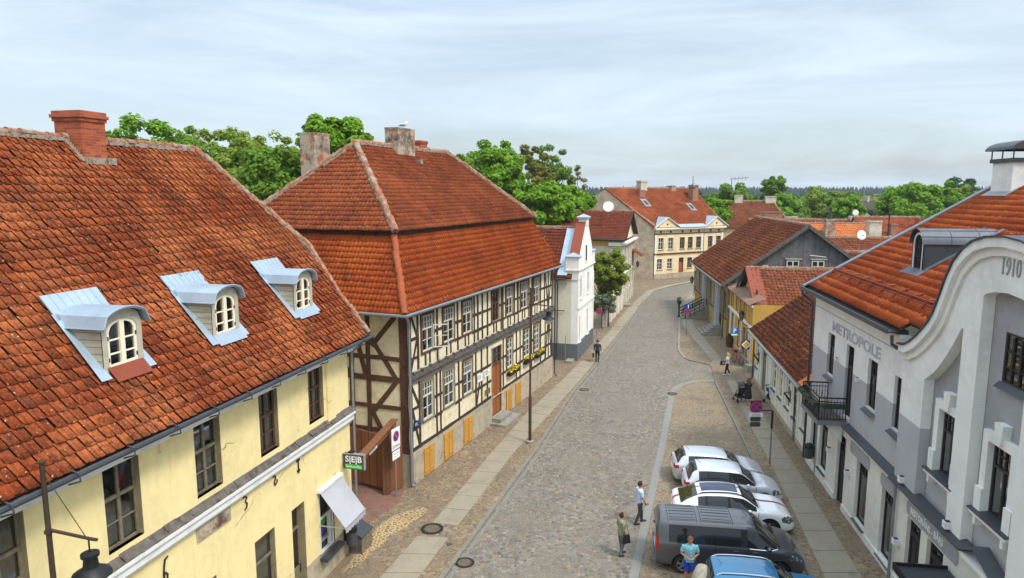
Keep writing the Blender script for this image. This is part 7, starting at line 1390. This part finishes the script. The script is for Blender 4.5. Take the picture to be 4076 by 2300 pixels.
blu=[(0,.74,.38,.88,.92,.62),(.06,.87,.30,.98,1.02,.70),(.2,.90,.25,1.0,1.08,.72),(.42,.91,.23,1.01,1.52,.60),(.6,.91,.22,1.0,1.585,.60),(1.3,.91,.22,.985,1.62,.61),(2.0,.91,.22,.97,1.60,.61),(2.35,.91,.22,.96,1.54,.60),(3.15,.90,.22,.97,1.03,.74),(3.7,.89,.23,.92,.98,.72),(4.05,.84,.27,.76,.83,.66),(4.2,.72,.33,.56,.62,.55),(4.25,.6,.38,.48,.52,.45)]
bc=car('bright blue compact crossover with silver roof rails at the bottom edge of the view',(6.05,20.7),AZ,blu,bluec,(.8,3.35),.33,(1.2,2.05,3.05),glassx=(.66,2.95),wind=(2.40,3.1),rearg=(.2,.44),rails=(.5,2.4,True),pillars=(1.05,1.95),handles=((1.3,.88),(2.2,.86)),boot=.75)
b=MB(); b.quad((2.75,-.35,1.34),(2.95,-.35,1.20),(2.95,-.1,1.22),(2.75,-.1,1.36)); b.build('windscreen_sticker',mat('sticker_green',(.15,.75,.05),.5),bc)
sk_=empty('wrapped_load','pale beige wrapped bundle behind the tailgate of the blue car','bundle',(6.22,20.85,0),R(-8)); sk_.scale=(1.05,1.5,1.22); b=MB(); b.tube([(0,0,.05),(.02,.05,.35),(.05,0,.75),(.08,.03,1.0),(.1,0,1.12)],[.3,.36,.34,.24,.05],14); b.build('cloth',mat('cloth_beige',(.48,.44,.33),.9,layers=((5,(.3,.27,.2),.45,.7),),bmp=(6,.6,.05)),sk_,True); MB().tube([(-.3,.3,.9),(.0,.1,1.0),(.35,-.2,.85)],.02,5).build('strap',m_fdark,sk_)
# ---------------------------------------------------------------- people
def remesh(b,vox,name,mt,parent,smooth=3):
    me=bpy.data.meshes.new('r'); me.from_pydata(b.v,[],b.f); me.update(); o=bpy.data.objects.new('r',me); C.objects.link(o)
    bm=bmesh.new(); bm.from_mesh(me); bmesh.ops.recalc_face_normals(bm,faces=bm.faces); bm.to_mesh(me); bm.free()
    m=o.modifiers.new('r','REMESH'); m.mode='VOXEL'; m.voxel_size=vox; s=o.modifiers.new('s','SMOOTH'); s.iterations=smooth; s.factor=.5
    dg=bpy.context.evaluated_depsgraph_get(); out=bpy.data.meshes.new_from_object(o.evaluated_get(dg)); bpy.data.objects.remove(o); out.name=name; out.materials.clear(); return link(name,out,mt,parent,True)
def etube(b,rows,n=14):         # rows of (x,y,z,rx,ry): horizontal elliptical sections
    k=len(b.v)
    for x,y,z,rx,ry in rows:
        for i in range(n): a=2*PI*i/n; b.v.append((x+rx*math.cos(a),y+ry*math.sin(a),z))
    for r in range(len(rows)-1):
        for i in range(n): j=(i+1)%n; b.f.append([k+r*n+i,k+r*n+j,k+(r+1)*n+j,k+(r+1)*n+i]); b.m.append(0)
    b.f.append([k+i for i in range(n)][::-1]); b.m.append(0); b.f.append([k+(len(rows)-1)*n+i for i in range(n)]); b.m.append(0)
def ball(b,c,r,s=(1,1,1),n=10):
    b.lathe([(max(.0001,r*math.sin(PI*k/n)),-r*math.cos(PI*k/n)) for k in range(n+1)],(0,0,0),n*2); m=(n+1)*n*2
    for i in range(len(b.v)-m,len(b.v)): v=b.v[i]; b.v[i]=(c[0]+v[0]*s[0],c[1]+v[1]*s[1],c[2]+v[2]*s[2])
_mats={}
def cm(n,c,r=.85):
    if n not in _mats: _mats[n]=mat(n,c,r,layers=((9,tuple(x*.75 for x in c),.45,.75),))
    return _mats[n]
def person(label,loc,az,h,skin,top,bot,shoe,hair,hairc,pose,sleeve='short',legs='long',long_hair=False,female=False,dress=None,head_yaw=0,head_pitch=0,z=0.006,lean=0):
    t=empty('person',label,'person',(loc[0],loc[1],z),-R(az)); s=h/1.75; t.scale=(s,s,s); P=pose; V=Vector
    hips={k:V((sx*.095,0,.93)) for k,sx in (('L',-1),('R',1))}; sh={k:V((sx*(.175 if female else .195),0,1.42)) for k,sx in (('L',-1),('R',1))}
    HC=V((0,.03+.05*math.sin(R(head_pitch)),1.63)); rot=Matrix.Rotation(-R(head_yaw),3,'Z')@Matrix.Rotation(-R(head_pitch),3,'X')
    def hp(x,y,z_): return HC+rot@V((x,y,z_))
    b=MB(); w=.155 if female else .17
    etube(b,[(0,0,.84,.12,.09),(0,0,.92,w,.115),(0,0,1.02,w*.93,.11),(0,0,1.1,w*.86,.105),(0,.01,1.22,w*.96,.115),(0,.01,1.34,w*1.08,.118),(0,0,1.42,w*1.0,.095),(0,0,1.47,.09,.075)])
    b.tube([(0,0,1.42),(0,.01,1.50),tuple(hp(0,-.015,-.04))],[.062,.055,.054],10)
    # head: skull, jaw, nose, ears, brow
    def hb(c,r,sc): 
        m0=len(b.v); ball(b,(0,0,0),r,sc)
        for i in range(m0,len(b.v)): b.v[i]=tuple(HC+rot@(V(b.v[i])+V(c)))
    hb((0,-.005,.025),.1,(.78,.98,1.0)); hb((0,.025,-.045),.08,(.76,.86,.85)); hb((0,.095,-.012),.022,(.7,.9,1.3)); hb((0,.07,-.085),.03,(1,.8,.7))
    for sx in (-1,1): hb((sx*.079,-.005,-.0),.026,(.4,.8,1.2)); hb((sx*.03,.082,.022),.014,(1.5,.5,.6))
    for k in 'LR':
        kn,an=V(P['knee'+k]),V(P['ank'+k]); hpj=hips[k]; b.tube([hpj,hpj.lerp(kn,.5),kn,kn.lerp(an,.35),an],[.088,.078,.056,.056,.038],10)
        b.tube([an+V((0,-.03,-.03)),an+V((0,.06,-.055)),an+V((0,.15,-.07))],[.04,.042,.026],8)
        el,wr=V(P['elb'+k]),V(P['wri'+k]); b.tube([sh[k]+V((0,0,-.01)),sh[k].lerp(el,.5),el,el.lerp(wr,.4),wr],[.055,.047,.040,.040,.027],10)
        hd=(wr-el).normalized(); pd=V(P.get('palm'+k,(0,1,0))); pd=(pd-hd*pd.dot(hd)).normalized(); sd=hd.cross(pd); hw=wr+hd*.05
        b.tube([wr,wr+hd*.035,wr+hd*.085],[.026,.034,.030],8)
        for f,(o,ln) in enumerate(((-.028,.062),(-.010,.074),(.010,.069),(.027,.052))):
            p0=wr+hd*.075+sd*o; p1=p0+hd*ln*.55+pd*.008; p2=p1+hd*ln*.35+pd*.03; b.tube([p0,p1,p2],[.0105,.0095,.008],6)
        sg=-1 if k=='L' else 1; q0=wr+hd*.025-sd*.02*1; q1=q0-sd*.035+hd*.03+pd*.015; b.tube([q0,q1,q1+hd*.03+pd*.015],[.014,.012,.009],6)
    body=remesh(b,.009,'body',skin,t,2)
    # face details
    e=MB()
    for sx in (-1,1): 
        m0=len(e.v); ball(e,(0,0,0),.011,(1.2,.5,.7),6)
        for i in range(m0,len(e.v)): e.v[i]=tuple(HC+rot@(V(e.v[i])+V((sx*.03,.090,.015))))
    e.build('eyes',m_fdark,body)
    e=MB(); m0=0; ball(e,(0,0,0),.022,(1,.3,.3),6); e.v=[tuple(HC+rot@(V(v)+V((0,.098,-.058)))) for v in e.v]; e.build('mouth',cm('lips',(.35,.12,.09)),body)
    g=MB(); ball(g,(0,0,0),.108,(.82,1.0,1.0),12); vs=[]
    g2=MB()
    for f in g.f:
        c=sum((V(g.v[i]) for i in f),V())/len(f)
        lim=-.01+ (.085 if c.y>.02 else -.055 if long_hair else -.03)*1.0
        if c.z>lim or (c.y<-.02 and c.z>-.08): g2.add([g.v[i] for i in f],[tuple(range(len(f)))])
    g2.v=[tuple(HC+rot@(V(v)+V((0,-.012,.03)))) for v in g2.v]
    if long_hair: g2.tube([tuple(hp(0,-.07,.05)),tuple(hp(0,-.10,-.06)),(0,-.09,1.45),(0,-.10,1.36)],[.075,.09,.085,.04],12); [g2.tube([tuple(hp(sx*.07,-.01,.06)),tuple(hp(sx*.085,.0,-.05)),(sx*.09,-.01,1.45)],[.035,.035,.02],8) for sx in (-1,1)]
    ho=g2.build('hair',cm(hair,hairc,.7),body,True); 
    me=ho.data; m_=ho.modifiers.new('s','SOLIDIFY'); m_.thickness=.012; m_.offset=1
    # clothes
    c=MB()
    if dress:
        etube(c,[(0,0,dress,.27,.22),(0,0,.7,.24,.19),(0,0,.95,.20,.15),(0,0,1.1,.165,.135),(0,.01,1.25,.185,.14),(0,.01,1.36,.20,.14),(0,0,1.44,.19,.115),(0,0,1.475,.10,.085)])
    else:
        etube(c,[(0,0,.86,w*1.10,.135),(0,0,.95,w*1.12,.137),(0,0,1.06,w*1.02,.132),(0,.01,1.2,w*1.08,.135),(0,.01,1.34,w*1.18,.138),(0,0,1.42,w*1.1,.115),(0,0,1.475,.095,.085)])
    for k in 'LR':
        el,wr=V(P['elb'+k]),V(P['wri'+k]); pts=[sh[k]+V((0,0,-.005)),sh[k].lerp(el,.55)] if sleeve=='short' else [sh[k]+V((0,0,-.005)),sh[k].lerp(el,.5),el,wr.lerp(el,.06)]; rr=[.075,.07] if sleeve=='short' else [.074,.064,.054,.042]
        if sleeve=='short': pts.append(sh[k].lerp(el,.78)); rr.append(.064)
        if sleeve!='none': c.tube(pts,rr,10)
    remesh(c,.012,'dress' if dress else 'shirt',top,t,2)
    if not dress:
        c=MB(); etube(c,[(0,0,.82,.13,.10),(0,0,.9,w*1.06,.128),(0,0,1.0,w*1.02,.125),(0,0,1.03,w*.98,.122)])
        for k in 'LR':
            kn,an=V(P['knee'+k]),V(P['ank'+k]); 
            if legs=='long': c.tube([hips[k],hips[k].lerp(kn,.5),kn,kn.lerp(an,.5),an.lerp(kn,.02)+V((0,0,-.02))],[.10,.092,.072,.064,.055],10)
            else: c.tube([hips[k],hips[k].lerp(kn,.5),kn.lerp(hips[k],.08)],[.105,.10,.098],10)
        remesh(c,.012,'trousers' if legs=='long' else 'shorts',bot,t,2)
    for k in 'LR':
        an=V(P['ank'+k]); c=MB(); zz=an.z-.085
        c.tube([an+V((0,-.06,-.055)),an+V((0,-.01,-.04)),an+V((0,.08,-.055)),an+V((0,.17,-.065)),an+V((0,.2,-.068))],[.036,.05,.046,.040,.02],10); remesh(c,.01,'shoe',shoe,t,1)
    return t
stand=dict(kneeL=(-.1,.01,.50),ankL=(-.11,-.02,.088),kneeR=(.1,.02,.50),ankR=(.12,.02,.088),elbL=(-.25,-.03,1.14),wriL=(-.26,.06,.89),elbR=(.25,-.03,1.14),wriR=(.26,.06,.89))
def pz(**k): d=dict(stand); d.update(k); return d
skin1=cm('skin_fair',(.52,.27,.17),.55); skin2=cm('skin_tan',(.47,.21,.12),.55)
A=person('man in light blue shirt and dark trousers standing on the gutter strip',(5.22,26.42),78,1.80,skin2,cm('shirt_lightblue',(.50,.60,.80)),cm('trousers_charcoal',(.045,.045,.05)),cm('shoe_dark',(.03,.03,.03),.5),'hair_brown',(.07,.035,.02),pz(kneeL=(-.1,.12,.50),ankL=(-.11,.16,.088),kneeR=(.1,-.02,.50),ankR=(.11,-.2,.10),elbR=(.25,.02,1.13),wriR=(.25,.18,.92),elbL=(-.25,-.02,1.13),wriL=(-.25,.12,.90)),head_yaw=-10)
ph=empty('phone','dark phone in the hand of the man in the light blue shirt','phone',(5.47,26.2,.93),R(10)); MB().box(-.07,.07,-.006,.006,-.035,.035).build('case',m_black,ph); MB().box(-.062,.062,-.0085,-.0065,-.03,.03).build('screen',m_cglass,ph)
B_=person('woman with short reddish brown hair, olive top and grey trousers',(4.08,23.95),68,1.66,skin1,cm('top_olive',(.25,.25,.15)),cm('trousers_grey',(.13,.135,.15)),cm('shoe_black',(.02,.02,.02),.5),'hair_auburn',(.085,.022,.012),pz(kneeL=(-.1,.05,.50),ankL=(-.1,.1,.088),kneeR=(.1,.03,.50),ankR=(.12,-.1,.088),elbL=(-.24,-.02,1.15),wriL=(-.23,.12,.92),elbR=(.24,-.02,1.15),wriR=(.24,.12,.92)),female=True)
bg_=empty('handbag','black shoulder bag hanging at the side of the woman in the olive top','bag',(4.22,23.62,.86),R(20)); MB().add([(-.15,-.05,-.2),(.15,-.05,-.2),(.15,.05,-.2),(-.15,.05,-.2),(-.11,-.035,.12),(.11,-.035,.12),(.11,.035,.12),(-.11,.035,.12)],[(0,3,2,1),(4,5,6,7),(0,1,5,4),(1,2,6,5),(2,3,7,6),(3,0,4,7)]).build('pouch',m_black,bg_); MB().tube([(-.1,0,.1),(-.05,.04,.4),(.0,.06,.5),(.05,.04,.4),(.1,0,.1)],.01,6).build('strap',m_black,bg_)
person('man in turquoise shirt and blue shorts looking down at his hands',(6.12,21.98),188,1.80,skin2,mat('shirt_turquoise',(.22,.47,.52),.85,layers=((12,(.10,.32,.42),.45,.6),(25,(.4,.6,.62),.5,.7))),cm('shorts_blue',(.02,.06,.42)),cm('shoe_white',(.7,.7,.68)),'hair_sandy',(.30,.13,.05),pz(elbL=(-.28,.0,1.14),wriL=(-.09,.23,1.08),elbR=(.28,.0,1.14),wriR=(.09,.23,1.08),palmL=(0,0,1),palmR=(0,0,1)),legs='short',head_pitch=28)
Dm=person('man in dark jacket and trousers walking away on the left slab path',(6.8,53.1),10,1.76,skin1,cm('jacket_dark',(.04,.042,.05)),cm('trousers_black',(.018,.018,.022)),cm('shoe_black2',(.02,.02,.02),.5),'hair_dark',(.03,.018,.012),pz(kneeL=(-.1,.1,.51),ankL=(-.1,.05,.1),kneeR=(.1,.03,.5),ankR=(.1,-.22,.12),elbR=(.27,-.08,1.15),wriR=(.28,.02,.9),elbL=(-.26,-.02,1.14),wriL=(-.27,.06,.88)),sleeve='long',z=.07)
b9=empty('handbag','dark satchel carried by the man in the dark jacket','bag',(6.46,53.0,.62),R(-10)); MB().box(-.06,.06,-.17,.17,-.15,.16).build('pouch',m_black,b9); MB().tube([(0,-.1,.16),(0,-.05,.28),(0,.05,.28),(0,.1,.16)],.012,6).build('strap',m_black,b9)
person('blonde woman in a white top and black trousers walking on the far right pavement',(15.98,49.3),-75,1.68,skin1,cm('top_white',(.78,.76,.76)),cm('trousers_black3',(.016,.016,.018)),cm('shoe_white2',(.8,.8,.8)),'hair_blonde',(.62,.44,.16),pz(kneeL=(-.1,.1,.51),ankL=(-.1,.16,.09),kneeR=(.1,.0,.5),ankR=(.1,-.2,.1),elbL=(-.25,.0,1.15),wriL=(-.18,.2,1.2),elbR=(.25,-.02,1.14),wriR=(.24,.12,.92)),long_hair=True,female=True,z=.02)
b8=empty('handbag','black handbag held in front of the blonde woman','bag',(15.55,49.2,.98),R(10)); MB().add([(-.17,-.06,-.16),(.17,-.06,-.16),(.17,.06,-.16),(-.17,.06,-.16),(-.13,-.04,.12),(.13,-.04,.12),(.13,.04,.12),(-.13,.04,.12)],[(0,3,2,1),(4,5,6,7),(0,1,5,4),(1,2,6,5),(2,3,7,6),(3,0,4,7)]).build('pouch',m_black,b8); MB().tube([(-.1,0,.12),(-.05,0,.3),(.05,0,.3),(.1,0,.12)],.012,6).build('strap',m_black,b8); ball_=MB(); ball(ball_,(.03,-.07,-.02),.05,(1,.3,1)); ball_.build('clasp',m_whitep,b8)
person('red-haired woman in a long black dress pushing a pushchair',(15.02,42.05),-6,1.68,skin1,mat('dress_black',(.022,.022,.026),.85,layers=((34,(.22,.20,.22),.66,.7),)),m_black,cm('shoe_light',(.6,.55,.5)),'hair_red',(.20,.06,.022),pz(elbL=(-.26,.05,1.18),wriL=(-.3,.3,1.08),elbR=(.24,.05,1.18),wriR=(.1,.3,1.08),kneeL=(-.08,.06,.5),ankL=(-.08,.1,.09),kneeR=(.09,0,.5),ankR=(.09,-.1,.09)),dress=.42,female=True,long_hair=True,z=.072)
pc=empty('pushchair','dark grey hooded pushchair in front of the woman in the black dress','pushchair',(14.72,42.65,.072),R(4)); b=MB()
for x in (-.26,.26): b.tube([(x,-.3,1.02),(x,.05,.6),(x,.35,.2)],.02,6); b.tube([(x,-.3,.14),(x,.0,.62)],.02,6)
b.tube([(-.26,-.3,1.02),(.26,-.3,1.02)],.022,6); b.build('frame',m_anth,pc)
b=MB(); n=8; b.add([(x,.12-.36*math.cos(PI*.62*k/n+.2),.92+.36*math.sin(PI*.62*k/n+.2)) for x in (-.26,.26) for k in range(n+1)],[(k,k+1,n+2+k,n+1+k) for k in range(n)]); b.build('hood',cm('hood_grey',(.06,.065,.075)),pc); b=MB(); b.add([(-.24,-.2,.55),(.24,-.2,.55),(.24,.35,.45),(-.24,.35,.45),(-.24,-.28,1.0),(.24,-.28,1.0)],[(0,1,2,3),(0,4,5,1)]); b.box(-.24,.24,-.2,.3,.28,.42); b.build('seat',cm('seat_dark',(.04,.04,.045)),pc)
for x in (-.27,.27):
    for y,r in ((-.3,.14),(.38,.1)): MB().lathe([(r*.4,-.025),(r,-.02),(r,.02),(r*.4,.025)],(x,y,r),14,'x').build('wheel',m_tyre,pc)
# ---------------------------------------------------------------- air
hz=MB().box(-900,1900,-60,2300,-1.2,34).build('haze',None); hz.data.materials.clear(); tag(hz,'faint summer haze over the whole town','haze',None,'stuff')
hm=bpy.data.materials.new('haze'); hm.use_nodes=True; ht=hm.node_tree; ht.nodes.clear(); ho_=ht.nodes.new('ShaderNodeOutputMaterial'); hv=ht.nodes.new('ShaderNodeVolumePrincipled'); hv.inputs['Color'].default_value=(.78,.86,.95,1); hv.inputs['Density'].default_value=.00016; ht.links.new(hv.outputs[0],ho_.inputs['Volume']); hz.data.materials.append(hm)
